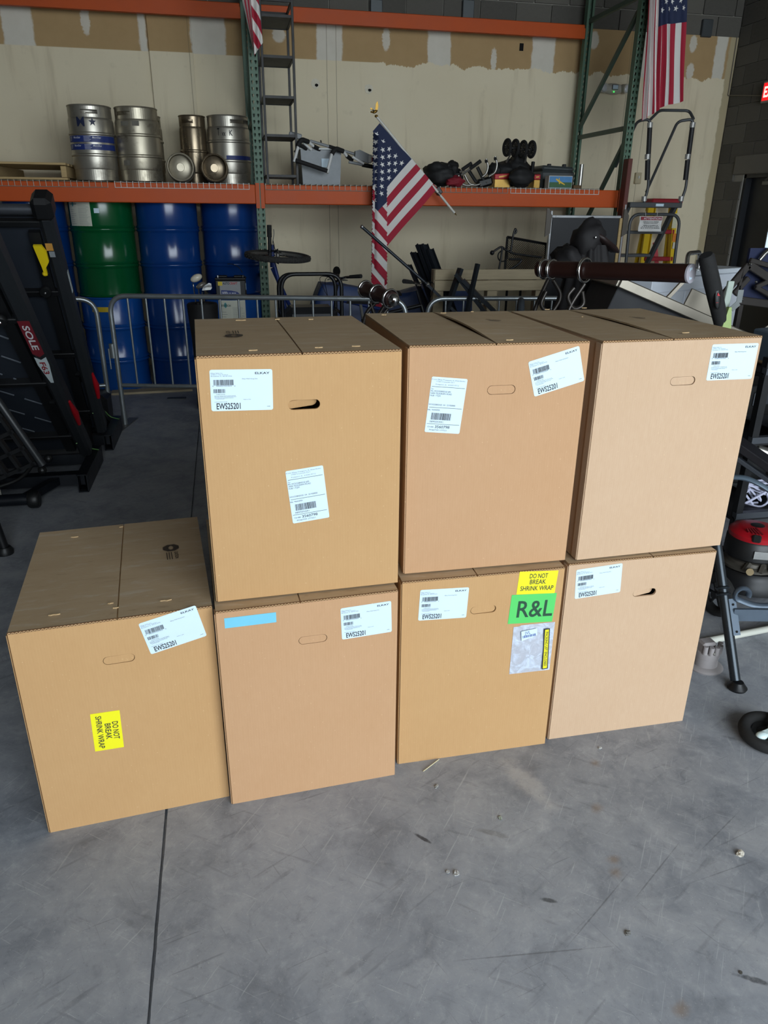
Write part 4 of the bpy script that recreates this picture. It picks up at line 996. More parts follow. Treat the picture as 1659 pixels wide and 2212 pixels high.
h0 = at(820, 266, Y=FY - .012); h1 = at(945, 407, Y=FY - .012)
hd = (h1 - h0).normalized(); HL = (h1 - h0).length
gd = V((-hd.z * -1, 0, 0))
fx, fz = hd.x, hd.z                       # hoist runs down-right; fly is its perpendicular, down-left
gx, gz = fz, -fx
if gz > 0: gx, gz = -gx, -gz
xL = at(804, 420, Y=FY).x; xR = at(832, 420, Y=FY).x
def hang(t, s):
    s = s * HL / .91
    x = h0.x + fx * s + gx * t; z = h0.z + fz * s + gz * t
    dep = 0.; lay = 0
    lean = .012 * (h0.z - z)               # cloth narrows slightly downwards
    L_ = xL - lean; R_ = xR + lean
    y = FY - .014 + .010 * math.sin(max(0, x - L_) * 16 + z * 2) * min(1, max(0, (x - L_)) * 6)
    if x < L_:
        d = L_ - x; w = R_ - L_; lay = int(d // w) + 1; r = d - (lay - 1) * w
        x = L_ + r if lay % 2 else R_ - r
        base = (-.075, -.035, -.055, -.02, -.045, -.03, -.05, -.025)
        y0 = (FY - .014 if lay == 1 else FY + base[(lay - 2) % 8]); y1 = FY + base[(lay - 1) % 8]
        e = min(1., r / (w * .35)); e = e * e * (3 - 2 * e); y = y0 + (y1 - y0) * e
    return V((x, y, z))
def hidden(t, s):
    s = s * HL / .91; x = h0.x + fx * s + gx * t; return (xL - x) > (xR - xL) * .9
flag(fl, hang, nu=150, nv_per=3, skip=hidden)

# --- tall flag hanging straight down beside the right upright
F2 = 7.18
f2 = thing('hanging_flag', 'American flag hanging straight down beside the right rack upright', 'flag', tuple(at(1440, 230, Y=F2)))
xe = [(1485, 1478), (1473, 1467), (1461.5, 1454), (1452, 1443), (1440, 1434), (1433, 1428), (1427.5, 1423), (1422.5, 1419), (1418, 1412), (1413.5, 1407), (1410, 1400), (1407, 1395), (1404.5, 1391), (1402, 1385)]
ye = [218, 222, 225, 226, 230, 233, 237, 241, 244, 248, 252, 256, 259, 262]
zt = 4.05
def hang2(t, s):
    k = s / .91 * 13; i = min(12, int(k)); f = k - i
    xt = xe[i][0] * (1 - f) + xe[i + 1][0] * f; xb = xe[i][1] * (1 - f) + xe[i + 1][1] * f; yb = ye[i] * (1 - f) + ye[i + 1] * f
    a = at(xt, 0, Y=F2); b = at(xb, yb, Y=F2); v = t / 1.52
    zz = zt + (b.z - zt) * v; w = (a.z - zz) / max(.01, a.z - b.z); x = a.x + (b.x - a.x) * w
    return V((x, F2 + .022 * math.sin(k * 2.6 + v * 1.5) * (1 if k > 3 else .5) + .008 * math.sin(v * 9 + k), zz))
flag(f2, hang2, nu=60, nv_per=4, canton=.55)
MB().cyl(at(1395, 0, Y=F2) + V((0, 0, zt - at(1395, 0, Y=F2).z)), V((at(1492, 0, Y=F2).x, F2, zt)), .011, n=10).build('flag_rod', M_POLE, f2, world=True)
tr = V((RXR, F2 + .13, zt)); MB().bar(tr + V((0, .03, 0)), V((at(1402, 0, Y=F2).x, F2, zt)), .02).build('rod_bracket', M_BLACK, f2, world=True)

# --- flag end hanging by the middle upright
F3 = 7.20
f3 = thing('draped_flag', 'lower end of an American flag hanging in front of the middle rack upright', 'flag', tuple(at(545, 100, Y=F3)))

def yb3(x): return 92 + (568 - x) * 28 / 19
m = MB(); rows = 64; cols = 10; P = []
for j in range(rows + 1):
    for i in range(cols + 1):
        x = 541 + 27 * i / cols; y = -150 + 4.4 * j + 1.62 * (x - 541); xx = x + max(0, y) * .06 * (1 - i / cols) * 1.1
        xx = min(xx, 559 + .1 * max(0, y) if y > -40 else 559); y = min(y, yb3(xx))
        P.append(at(xx, y, Y=F3) + V((0, .012 * math.sin(i * .9), 0)))
m.v += P
for j in range(rows):
    for i in range(cols): m.f.append((j * (cols + 1) + i, j * (cols + 1) + i + 1, (j + 1) * (cols + 1) + i + 1, (j + 1) * (cols + 1) + i)); m.mi.append((j // 6) % 2)
o_ = len(m.v); rows = 20; cols = 10
for j in range(rows + 1):
    for i in range(cols + 1):
        y = -150 + 269 * j / rows; a = 523 + .22 * max(y, -60); b = 541.5 + .066 * max(y, 0); x = a + (b - a) * i / cols
        m.v.append(at(min(x, 549), y, Y=F3) + V((0, -.012 + .012 * math.cos(i * 1.57), 0)))
for j in range(rows):
    for i in range(cols): q = o_ + j * (cols + 1) + i; m.f.append((q, q + 1, q + cols + 2, q + cols + 1)); m.mi.append((i // 2 + 1) % 2)
m.build('flag_cloth', [M_FR, M_FW], f3, world=True, fix=False)
p = at(530, -150, Y=F3); MB().cyl(p + V((-.05, 0, 0)), p + V((.2, 0, 0)), .011, n=10).build('flag_rod', M_POLE, f3, world=True)
MB().bar(V((RXM, RF - .005, p.z)), V((RXM, F3, p.z)), .02).build('rod_bracket', M_BLACK, f3, world=True)

# ================================================================== drums under the shelf
M_DBLUE = mat('drum_blue', '#0b3674', .19, var=.1, scale=4, spec=.6); M_DGREEN = mat('drum_green', '#075029', .19, var=.1, scale=4, spec=.6); M_DBLUE2 = mat('drum_blue_bright', '#114a94', .2, var=.1, scale=4, spec=.6)
DR, DH = .284, .876
def drum(label, loc, m_, rz=0.):
    k = thing('steel_drum', label, 'drum', loc, rz, 'steel drums stacked under the rack shelf')
    pr = [(.001, .02), (DR - .02, .02), (DR - .006, .006), (DR + .002, 0.), (DR + .007, .008), (DR + .002, .018), (DR - .004, .022)]
    for z in (DH / 3 - .01, 2 * DH / 3 + .01):
        pr += [(DR - .004, z - .035), (DR + .001, z - .026), (DR + .010, z - .014), (DR + .001, z - .004), (DR + .001, z + .004), (DR + .010, z + .014), (DR + .001, z + .026), (DR - .004, z + .035)]
    pr += [(DR - .004, DH - .022), (DR + .002, DH - .018), (DR + .007, DH - .008), (DR + .002, DH), (DR - .006, DH - .004), (DR - .02, DH - .018), (.001, DH - .018)]
    MB().lathe(pr, 56).build('drum_shell', m_, k, smooth=50)
    for x, y, r in ((.2, 0, .032), (-.2, 0, .018)): MB().lathe([(.001, DH - .008), (r, DH - .008), (r + .004, DH - .018)], 14, (x, y, 0)).build('bung', M_BLACKM, k)
    return k
def drum_label(k, a0, a1, z0, z1, name_txt):
    m = MB(); band(m, DR + .0005, a0, a1, z0, z1, 16); o = m.build('drum_label', mat('drum_paper', '#c9cabb', .6, var=.05), k, fix=False); o['label'] = 'white printed chemical label'
    m = MB(); R = DR + .0012; span = a1 - a0; hh = z1 - z0
    wrap(m, name_txt, R, a0 + span * .27, z1 - .19 * hh, math.radians(span * .38) * R, .055 * hh, .03)
    m.build('logo_print', mat('logo_teal', '#0e3b3c', .5), o, fix=False)
    m = MB()
    for i in range(20):
        z = z1 - hh * (.22 + .035 * i); a = a0 + span * .52; b = a + span * random.uniform(.3, .44); band(m, R, a, b, z, z + .006 * hh, 6)
        if i % 2 == 0 and i > 2: a = a0 + span * .09; band(m, R, a, a + span * random.uniform(.15, .32), z, z + .008 * hh, 6)
    band(m, R, a0 + span * .03, a1 - span * .03, z0 + .02 * hh, z0 + .07 * hh, 10); m.build('fine_print', M_INKG, o, fix=False)
    m = MB(); c = math.radians(a0 + span * .27)
    m.add([(R * .9995 * math.cos(c + .045 * math.cos(q * .5236)), R * .9995 * math.sin(c + .045 * math.cos(q * .5236)), z1 - .155 * hh + .013 * 1.9 * math.sin(q * .5236)) for q in range(12)], [tuple(range(12))]); m.build('globe_print', mat('globe_teal', '#4f8f93', .5), o, fix=False)
DX = [-1.660, -1.068, -.478, .114]
drum('blue drum on the floor mostly hidden behind the folded treadmills', (DX[0], 7.74, 0), M_DBLUE); drum('blue drum on top of another, half hidden behind the treadmill uprights', (DX[0], 7.74, DH), M_DBLUE)
d2 = drum('blue drum with a small yellow label under the green drum', (DX[1], 7.72, 0), M_DBLUE2); g = drum('green drum with a large white chemical label', (DX[1], 7.74, DH), M_DGREEN)
drum_label(g, -150, -100, .60, .845, 'GOLTECH'); m = MB(); band(m, DR + .001, -94, -85, .73, .77, 5); m.build('small_tag', M_LABEL, g, fix=False)
m = MB(); band(m, DR + .001, -122, -88, .745, .79, 8); m.build('yellow_label', mat('yellow_label', '#c2a71f', .5), d2, fix=False)
drum('plain blue drum on the floor next to the green-topped stack', (DX[2], 7.72, 0), M_DBLUE); drum('plain blue drum stacked beside the green drum', (DX[2], 7.74, DH), M_DBLUE)
d3 = drum('blue drum on the floor with a white label, carrying a car battery', (DX[3] - .02, 7.52, 0), M_DBLUE2); drum('blue drum stacked behind the car battery', (DX[3], 7.86, DH), M_DBLUE)
drum_label(d3, -122, -70, .55, .86, 'GOLTECH')
# car battery standing on the drum rim
p = at(503, 637, Y=7.26); bt = thing('car_battery', 'black car battery with a silver and red label standing on the blue drum', 'battery', (p.x - .01, 7.33, DH + .001), math.radians(-4))
MB().box((0, 0, .08), (.275, .15, .16), None, .006).build('battery_case', M_BLACK, bt); MB().box((0, 0, .172), (.285, .158, .022), None, .006).build('battery_lid', M_BLACKM, bt)
for x in (-.08, .08): MB().box((x, 0, .19), (.1, .06, .018), None, .006).build('vent_cap', M_BLACK, bt)
for x in (-.115, .115): MB().cyl((x, -.045, .18), (x, -.045, .20), .009, n=10).build('terminal', M_CHROME, bt)
MB().tube(arc((0, 0, .18), .12, 20, 100, 8), .004, 6).build('carry_strap', M_BLACK, bt)
lb = MB().box((-.005, -.0765, .09), (.19, .002, .115)).build('battery_label', mat('silver_paper', '#8e8f90', .4), bt)
MB().box((-.095, -.078, .130), (.04, .002, .035)).build('yellow_corner', mat('batt_yellow', '#c9b022', .5), lb)
m = MB(); FMb = Matrix.Translation((0, -.0785, 0)) @ Matrix.Rotation(math.radians(90), 4, 'X'); put_text(m, 'AUTO', -.072, .122, w=.062, h=.021, M=FMb, bold=.03); m.build('battery_print', M_INK, lb, fix=False)
m = MB(); put_text(m, 'CRAFT', -.008, .122, w=.072, h=.021, M=FMb, bold=.03); m.build('red_print', M_RED, lb, fix=False)
m = MB(); m.prism([(-.09, .035), (.08, .035), (.06, .055), (0, .068), (-.09, .072)], 0, .0008, FMb); m.build('blue_swoosh', M_NAVY, lb); m = MB(); dashes(m, -.08, .052, .05, .006, FMb @ Matrix.Translation((0, 0, .0012)), 4); dashes(m, -.08, .041, .13, .007, FMb @ Matrix.Translation((0, 0, .0012)), 6, 2); m.build('white_print', M_WHITEINK, lb, fix=False)
MB().box((.139, -.02, .1), (.002, .05, .06)).build('side_sticker', M_LABEL, bt)

# ================================================================== steel crowd barriers
M_GALV = mat('galvanised_steel', '#9aa0a2', .35, .75, var=.12, scale=18)
def barrier(label, a, b, z0, z1, nbars, foot=True, ends=(True, True)):
    a = V((*a, 0)); b = V((*b, 0)); d = (b - a).normalized(); L = (b - a).length
    k = thing('crowd_barrier', label, 'barrier', tuple(a), math.atan2(d.y, d.x), 'crowd barriers in front of the rack')
    pts = [(0, 0, .03), (0, 0, z1), (L, 0, z1), (L, 0, .03)]
    MB().tube(fillet(pts, .14, 8), .019, 12).build('frame_tube', M_GALV, k, smooth=50)
    MB().cyl((0, 0, z0), (L, 0, z0), .016, n=10).build('bottom_rail', M_GALV, k, smooth=50)
    for i in range(nbars):
        x = L * (i + 1) / (nbars + 1); MB().cyl((x, 0, z0), (x, 0, z1 - .005), .0085, n=8).build('bar', M_GALV, k, smooth=50)
    for x in (0, L):
        MB().box((x, 0, .004), (.075, .42, .008), None, .002).build('foot_plate', mat('foot_steel', '#6f6f6c', .5, .6), k); MB().cyl((x, 0, .004), (x, 0, .12), .022, n=12).build('foot_socket', M_GALV, k, smooth=50)
    MB().tube([(-.022, -.0, .62), (-.055, -.0, .62), (-.055, -.0, .46)], .006, 6).build('hook', M_GALV, k); MB().cyl((-.022, 0, .55), (-.022, 0, .66), .026, n=12).build('hook_sleeve', M_GALV, k, smooth=50)
    return k
barrier('galvanised crowd barrier with a hook, standing in front of the drums', (-.87, 6.14), (1.36, 5.62), .33, 1.025, 15)
barrier('galvanised crowd barrier ending between the treadmills and the next barrier', (-2.30, 5.85), (-.975, 6.16), .33, 1.005, 8)
barrier('galvanised crowd barrier standing by the leaning pallet', (1.62, 5.95), (3.1, 5.80), .33, .99, 9)

# ================================================================== golf bag behind the barrier
gb_ = thing('golf_bag', 'black golf bag with three clubs standing in front of the drums', 'golf bag', (-.185, 6.55, 0))
MB().lathe([(.001, 0), (.10, 0), (.115, .03), (.105, .3), (.11, .6), (.125, .82), (.128, .90), (.12, .915), (.105, .905), (.1, .85), (.001, .84)], 26).build('bag_shell', M_BAG, gb_, smooth=50)
MB().box((.115, -.03, .45), (.06, .14, .4), None, .03).build('pocket', M_BAG, gb_); MB().box((-.02, -.115, .55), (.14, .05, .28), None, .02).build('pocket', M_BAG, gb_)
MB().tube(arc((.12, -.05, .6), .16, -80, 80, 8, 'xz'), .012, 8, flat=.4).build('shoulder_strap', M_BAG, gb_)
def club(px, py, kind, Y=6.5):
    h_ = at(px, py, Y=Y) - V((-.185, 6.55, 0)); b_ = V((h_.x * .35, -.02, .5))
    MB().tube([b_, h_ - V((0, 0, .03))], .0055, 6).build('club_shaft', M_CHROME, gb_)
    if kind == 'wood': o = MB().ell(h_ + V((.03, 0, .012)), (.052, .04, .03), rotm('Y', -25)).build('club_head', mat('white_clubhead', '#cfc8b6', .25, var=.04), gb_, smooth=60)
    elif kind == 'wood2': o = MB().ell(h_ + V((.02, 0, -.005)), (.045, .035, .022), rotm('Y', -30)).build('club_head', mat('grey_clubhead', '#77716a', .3, .4), gb_, smooth=60)
    else: o = MB().prism([(0, -.02), (.012, .012), (.06, .04), (.078, .035), (.082, .0), (.07, -.015)], -.008, .008, Matrix.Translation(h_) @ Matrix.Rotation(math.radians(90), 4, 'X')).build('club_head', M_CHROME, gb_)
club(416, 604, 'wood'); club(428, 615, 'wood2'); club(436, 622, 'iron')

# ================================================================== bicycles, generator, tarp behind the barrier
M_BLUEF = mat('blue_frame', '#1d2f66', .35, .2, var=.08); M_TIRE = mat('bike_tire', '#2a2927', .9, var=.2, scale=60, bump=.5)
def bike_wheel(parent, c, r, ax, knob=True):
    ax = V(ax).normalized(); q = ax.to_track_quat('Z', 'Y').to_matrix(); m = MB(); rt = .026
    m.lathe([(r - rt + rt * math.cos(a * math.pi / 6), rt * math.sin(a * math.pi / 6)) for a in range(13)], 48, c, q); o = m.build('tire', M_TIRE, parent, smooth=60, world=True)
    if knob:
        m = MB()
        for k in range(72):
            a = 2 * math.pi * k / 72
            for zz in (-.014, 0, .014):
                if (k + (zz != 0)) % 2: continue
                m.box(V(c) + q @ V(((r + .001 - abs(zz) * .25) * math.cos(a), (r + .001 - abs(zz) * .25) * math.sin(a), zz)), (.007, .012, .010), q @ rotm('Z', math.degrees(a)))
        m.build('tread_knobs', M_TIRE, o, world=True)
    m = MB(); m.lathe([(r - .052, -.011), (r - .042, -.013), (r - .042, .013), (r - .052, .011), (r - .052, -.011)], 40, c, q); m.cyl(V(c) - ax * .045, V(c) + ax * .045, .016, n=12); m.build('rim', M_TUBEG, o, smooth=50, world=True)
    m = MB()
    for k in range(24):
        a = 2 * math.pi * k / 24; m.cyl(V(c) + q @ V((.014 * math.cos(a + .5), .014 * math.sin(a + .5), .03 * (-1) ** k)), V(c) + q @ V(((r - .05) * math.cos(a), (r - .05) * math.sin(a), 0)), .0012, n=4)
    m.build('spokes', M_TUBEG, o, world=True)
    return o
def bike(label, W, r, fm, M4, basket=False, saddle_t=0.):
    """bicycle built along local x (front at +x), wheels on z = 0, then placed by M4"""
    k = thing('bicycle', label, 'bicycle', tuple(M4.translation), group='bicycles stored behind the crowd barrier')
    Q = lambda *p: M4 @ V(p); ax = (M4.to_3x3() @ V((0, 1, 0)))
    bike_wheel(k, Q(W / 2, 0, r), r, ax); bike_wheel(k, Q(-W / 2, 0, r), r, ax)
    bb = (-.08, 0, r * .95); st = (-.20, 0, r + .46); hd = (W / 2 - .20, 0, r + .58); hb = (W / 2 - .16, 0, r + .44)
    for a, b in ((bb, st), (st, hd), (bb, hb), (hb, hd)): MB().cyl(Q(*a), Q(*b), .017, n=10).build('frame_tube', fm, k, smooth=50, world=True)
    for s in (-1, 1):
        MB().tube([Q(bb[0], s * .02, bb[2]), Q(-W / 2, s * .06, r)], .010, 8).build('chain_stay', fm, k, world=True); MB().tube([Q(st[0], s * .02, st[2] - .03), Q(-W / 2, s * .06, r)], .008, 8).build('seat_stay', fm, k, world=True)
        MB().tube([Q(hb[0] + .01, s * .05, hb[2] - .02), Q(W / 2, s * .06, r)], .012, 8).build('fork_leg', M_BLACKM, k, world=True)
    MB().cyl(Q(*hd), Q(hd[0] - .04, 0, hd[2] + .12), .013, n=8).build('stem', M_BLACKM, k, world=True)
    z = hd[2] + .14; x = hd[0] - .04
    MB().tube(fillet([Q(x - .10, -.30, z + .05), Q(x + .0, -.12, z + .04), Q(x + .02, 0, z), Q(x, .12, z + .04), Q(x - .10, .30, z + .05)], .06), .011, 8).build('handlebar', M_BLACKM, k, smooth=50, world=True)
    for s in (-1, 1):
        MB().tube([Q(x - .05, s * .20, z + .047), Q(x - .11, s * .32, z + .052)], [.015, .018], 10).build('grip', M_RUBBER, k, smooth=50, world=True)
        MB().tube(fillet([Q(x - .03, s * .17, z + .04), Q(x + .03, s * .2, z + .02), Q(x - .0, s * .28, z + .02)], .02), .005, 6).build('brake_lever', M_TUBEG, k, world=True)
        MB().tube(fillet([Q(x - .02, s * .16, z + .04), Q(x + .16, s * .10, z + .06), Q(x + .10, 0, z - .12)], .1, 8), .0028, 5).build('brake_cable', M_BLACK, k, world=True)
    MB().cyl(Q(*st), Q(st[0] - .02, 0, st[2] + .12 + saddle_t), .013, n=8).build('seat_post', M_TUBEG, k, world=True)
    sz = st[2] + .14 + saddle_t
    def sad(u, v):
        x_ = -.13 + .27 * u; w_ = .075 * (1 - u) ** 1.2 + .018; return Q(st[0] + x_, (v - .5) * 2 * w_, sz + .02 - .03 * (2 * v - 1) ** 2 + .012 * (1 - u))
    MB().grid(sad, 12, 8, thick=.018).build('saddle', M_RUBBER, k, smooth=60, world=True)
    m = MB(); m.lathe([(.05, -.003), (.09, -.003), (.09, .003), (.05, .003)], 24, Q(bb[0], -.05, bb[2]), ax.to_track_quat('Z', 'Y').to_matrix()); m.build('chainring', M_TUBEG, k, world=True)
    MB().bar(Q(bb[0], -.06, bb[2]), Q(bb[0] + .15, -.07, bb[2] - .06), .02).build('crank', M_BLACKM, k, world=True); MB().box(Q(bb[0] + .15, -.11, bb[2] - .06), (.09, .08, .02)).build('pedal', M_BLACK, k, world=True)
    return k
def m4(loc, rz=0., rx=0., ry=0.): return Matrix.Translation(loc) @ Matrix.Rotation(math.radians(rz), 4, 'Z') @ Matrix.Rotation(math.radians(ry), 4, 'Y') @ Matrix.Rotation(math.radians(rx), 4, 'X')
bike('small bicycle with a black saddle behind the barrier beside the generator', 1.0, .33, M_BLUEF, m4((1.28, 6.80, 0), 190, 4))
bike('bicycle with a brown saddle post standing next to the draped flag', 1.0, .33, M_BLACKM, m4((1.33, 6.22, 0), -14, -5), True)
# mountain bike standing on its rear wheel against the rack, front wheel turned flat
mk = thing('mountain_bike', 'blue mountain bike stood on its rear wheel with the front wheel turned flat', 'bicycle', (.52, 6.9, 0))
wc = at(600, 554, Y=6.9); bike_wheel(mk, wc, .29, V((.06, -.055, 1)))
bike_wheel(mk, V((.62, 6.98, .315)), .31, V((1, .25, 0)))
MB().cyl(wc + V((-.05, 0, -.09)), wc + V((-.05, 0, .10)), .022, n=10).build('head_tube', M_BLUEF, mk, world=True)
for a, b in ((wc + V((-.04, 0, -.05)), V((.60, 6.93, .55))), (V((.60, 6.93, .55)), V((.62, 6.98, .31))), (wc + V((-.05, .02, -.1)), V((.62, 7.0, .75)))): MB().cyl(a, b, .019, n=10).build('frame_tube', M_BLUEF, mk, smooth=50, world=True)
for s in (-1, 1): MB().tube([wc + V((-.05, s * .03, .02 * s)), wc + V((0, .0, .055 * s)), wc], .012, 8).build('fork_leg', M_BLACKM, mk, world=True)
MB().tube([at(583, 556, Y=6.88), at(582, 486, Y=6.86)], .016, 10).build('handlebar', M_BLACKM, mk, smooth=50, world=True); MB().tube([at(582, 512, Y=6.86), at(581.5, 486, Y=6.86)], .021, 10).build('grip', M_RUBBER, mk, smooth=50, world=True)
for P in ([(588, 530), (592, 505), (591, 495)], [(586, 540), (604, 545), (608, 546)], [(590, 520), (594, 540), (602, 548)], [(578, 545), (600, 541), (606, 543)]): MB().tube(fillet([at(*q, Y=6.84) for q in P], .02), .0035, 5).build('cable', M_BLACK, mk, world=True)
# generator in its tube cage
gx0, gx1 = .46, .95; ge = thing('generator', 'black portable generator in a rounded tube cage behind the barrier', 'generator', ((gx0 + gx1) / 2, 6.35, 0), group=None)
for y in (6.2, 6.55):
    zt_ = at(665, 592, Y=y).z
    MB().tube(fillet([(gx0, y, 0.02), (gx0, y, zt_), (gx1, y, zt_), (gx1, y, .02)], .12, 8), .016, 10).build('cage_tube', M_BLACKM, ge, smooth=50, world=True)
for x in (gx0, gx1):
    for z in (.3, .85): MB().cyl((x, 6.2, z), (x, 6.55, z), .012, n=8).build('cage_bar', M_BLACKM, ge, world=True)
MB().box(((gx0 + gx1) / 2, 6.37, .70), (gx1 - gx0 - .06, .30, .40), None, .05).build('fuel_tank', mat('tank_black', '#26272a', .4, var=.1), ge, world=True); MB().box(((gx0 + gx1) / 2, 6.37, .25), (gx1 - gx0 - .08, .30, .38), None, .03).build('engine_block', M_BLACKM, ge, world=True)
for z in (.62, .70, .78): MB().box(((gx0 + gx1) / 2, 6.215, z), (gx1 - gx0 - .16, .012, .02), None, .004).build('tank_rib', M_DGREY, ge, world=True)
MB().tube(fillet([(gx0 + .06, 6.21, .56), (gx0 + .06, 6.2, .80), (gx1 - .08, 6.2, .80)], .08, 8), .010, 8).build('front_handle', M_BLACKM, ge, smooth=50, world=True)
MB().ell((.70, 6.36, .86), (.05, .05, .025)).build('fuel_cap', M_BLACK, ge, world=True); MB().ell((gx0 + .07, 6.2, .70), (.012, .008, .012)).build('switch', M_WTUBE, ge, world=True)
# blue tarp over a low heap
M_TARP = mat('blue_tarp', '#1b3565', .5, var=.2, scale=5, bump=.25)
def tarp(u, v):
    x = .72 + 1.75 * u; w = math.sin(math.pi * v); z = (.93 + .05 * math.sin(u * 9) + .03 * mnoise.noise(V((u * 7, v * 5, 0)))) * min(1, w * 1.9) * (min(1, u * 7 + .15) ** .6); return V((x, 7.26 + .52 * v + .03 * math.sin(u * 14) * (1 - w), max(z, .004)))
t = MB().grid(tarp, 40, 24).build('blue_tarp', M_TARP, smooth=60, fix=False); tag(t, 'blue tarp draped over a low heap along the wall', 'tarp')

# ================================================================== bars, pallet, patio chair, board
M_STEELB = mat('dark_steel_bar', '#2b3036', .45, .5, var=.12)
for i, (t_, b_, w_) in enumerate((((884, 572), (935, 690), .03), ((892, 545), (950, 690), .04), ((898, 546), (958, 690), .035), ((906, 528), (968, 690), .055), ((916, 528), (975, 690), .05), ((928, 538), (985, 690), .05))):
    a = at(*t_, Y=7.0 - .05 * i); b = at(*b_, Y=6.66 - .05 * i); d = (b - a).normalized(); e = a + d * ((.01 - a.z) / d.z)
    m = MB(); m.bar(a, e, w_, .004); m.bar(a + V((w_ / 2, 0, 0)), e + V((w_ / 2, 0, 0)), .004, w_ * .7); m.bar(a + V((-w_ / 2, 0, 0)), e + V((-w_ / 2, 0, 0)), .004, w_ * .7)
    tag(m.build('steel_channel', M_STEELB), ('shortest thin dark steel channel leaning in the bundle', 'dark steel channel leaning second from the thin end of the bundle', 'dark steel channel leaning in the middle of the bundle', 'tallest wide dark steel channel leaning in the bundle', 'dark steel channel leaning right beside the tallest one', 'outermost wide dark steel channel leaning at the pallet side of the bundle')[i], 'steel bar', 'steel channels leaning against the wall')
a = at(782, 490, Y=6.3); b = at(924, 615, Y=6.2); c = at(1000, 690, Y=6.1)
pk = thing('folding_pole', 'long slim dark pole slanting across the flag', 'pole', (c.x + .3, 6.0, 0)); MB().tube([a, b], .013, 10).build('pole_tube', M_STEELB, pk, smooth=50, world=True); MB().ell(a, .016, n=10, m=8).build('pole_end', M_CHROME, pk, world=True)
d = (c - b).normalized(); MB().bar(b, c, .04, .02).build('pole_foot', M_STEELB, pk, world=True); e = V((c.x + .35, 6.0, 0)); MB().bar(c, e, .04, .02).build('pole_foot', M_STEELB, pk, world=True); MB().ell(b, (.02, .02, .02), n=10, m=8).build('pivot', M_TUBEG, pk, world=True)
# pallet standing on its edge
wp = thing('standing_pallet', 'weathered wooden pallet standing on its edge behind the boxes', 'pallet', (2.26, 6.3, 0), math.radians(-2))
for z in (.12, .34, .56, .80, 1.06, 1.15): MB().box((0, -.06, z), (1.0, .018, .085), None, .003).build('pallet_board', M_WOOD2, wp)
for x in (-.46, .02, .46): MB().box((x, 0, .60), (.09, .10, 1.18), None, .004).build('stringer', M_WOOD2, wp)
for z in (.1, .6, 1.1): MB().box((0, .06, z), (1.0, .018, .09), None, .003).build('pallet_board', M_WOOD, wp)
cr = thing('wooden_crate', 'low open wooden crate beside the leaning steel channels', 'crate', (1.78, 5.35, 0))
for s in (-1, 1):
    MB().box((0, s * .2, .86), (.44, .02, .12), None, .003).build('crate_side', M_WOOD2, cr); MB().box((s * .22, 0, .86), (.02, .40, .12), None, .003).build('crate_side', M_WOOD2, cr)
    for q in (-1, 1): MB().box((s * .2, q * .18, .46), (.045, .045, .92), None, .003).build('crate_leg', M_WOOD2, cr)
MB().box((0, 0, .81), (.42, .40, .016)).build('crate_floor', M_WOOD2, cr)
# black steel bars propped by the pallet
for i, (q0, q1, lab) in enumerate((((995, 580), (975, 612), 'short dark bar end propped on the pallet edge'), ((985, 592), (1060, 690), 'thick dark bar slanting down in front of the pallet'), ((1000, 605), (1085, 690), 'flat dark bar slanting down across the pallet boards'), ((1032, 570), (1026, 600), 'small dark bar end sticking up above the pallet'))):
    a = at(*q0, Y=6.05 - .05 * i); b = at(*q1, Y=5.9 - .05 * i); d = (b - a).normalized(); e = a + d * ((.01 - a.z) / d.z) if abs(d.z) > .3 else b
    e = a + V((d.x * .8, -.15, .01 - a.z)) if i != 1 and i != 2 else e
    tag(MB().bar(a, e, .05 if i < 3 else .03, .03).build('steel_bar', M_STEELB), lab, 'steel bar', 'loose bars by the pallet')
# expanded metal patio chair
ch = thing('patio_chair', 'black patio chair of expanded metal leaning by the wall', 'chair', (2.95, 7.15, 0))
c4 = [at(1096, 512, Y=7.1), at(1180, 527, Y=7.16), at(1178, 590, Y=7.05), at(1090, 588, Y=7.0)]
m = MB()
for i in range(4): m.tube([c4[i], c4[(i + 1) % 4]], .012, 8)
m.build('back_frame', M_BLACKM, ch, world=True)
m = MB(); n1, n2 = 20, 15
L_ = lambda u, v: (c4[0] * (1 - u) + c4[1] * u) * (1 - v) + (c4[3] * (1 - u) + c4[2] * u) * v
for i in range(-n2, n1):
    for s in (0, 1):
        u0, v0 = i / n1, 0.; u1, v1 = (i + n2) / n1, 1.
        if s: v0, v1 = 1., 0.
        ta = max(0, -u0 / (u1 - u0)); tb_ = min(1, (1 - u0) / (u1 - u0))
        if tb_ - ta < .02: continue
        m.tube([L_(u0 + (u1 - u0) * ta, v0 + (v1 - v0) * ta), L_(u0 + (u1 - u0) * tb_, v0 + (v1 - v0) * tb_)], .0021, 4)
m.build('mesh_panel', M_BLACKM, ch, world=True)
for P in ([(1103, 545), (1108, 510), (1113, 493), (1116, 500), (1112, 505)], [(1062, 546), (1083, 532), (1092, 540), (1110, 548), (1170, 556)], [(1085, 535), (1082, 560), (1077, 585)], [(1100, 560), (1130, 560), (1115, 575), (1095, 585)]): MB().tube(fillet([at(*q, Y=7.0) for q in P], .04), .010, 8).build('scroll_bar', M_BLACKM, ch, smooth=50, world=True)
MB().ell(at(1063, 546, Y=7.0), .022, n=10, m=8).build('ball_foot', M_BLACKM, ch, world=True); MB().tube(fillet(arc(at(1086, 553, Y=7.0), .05, 90, 420, 12), .01), .006, 6).build('scroll_ring', M_BLACKM, ch, world=True)
def seatf(u, v): return V((2.72 + .5 * u, 6.78 + .35 * v, 1.04 + .06 * u * 0))
for x in (2.74, 3.2):
    for y in (6.75, 7.1): MB().cyl((x, y, 0), (x, y, 1.10), .012, n=8).build('leg', M_BLACKM, ch, world=True)
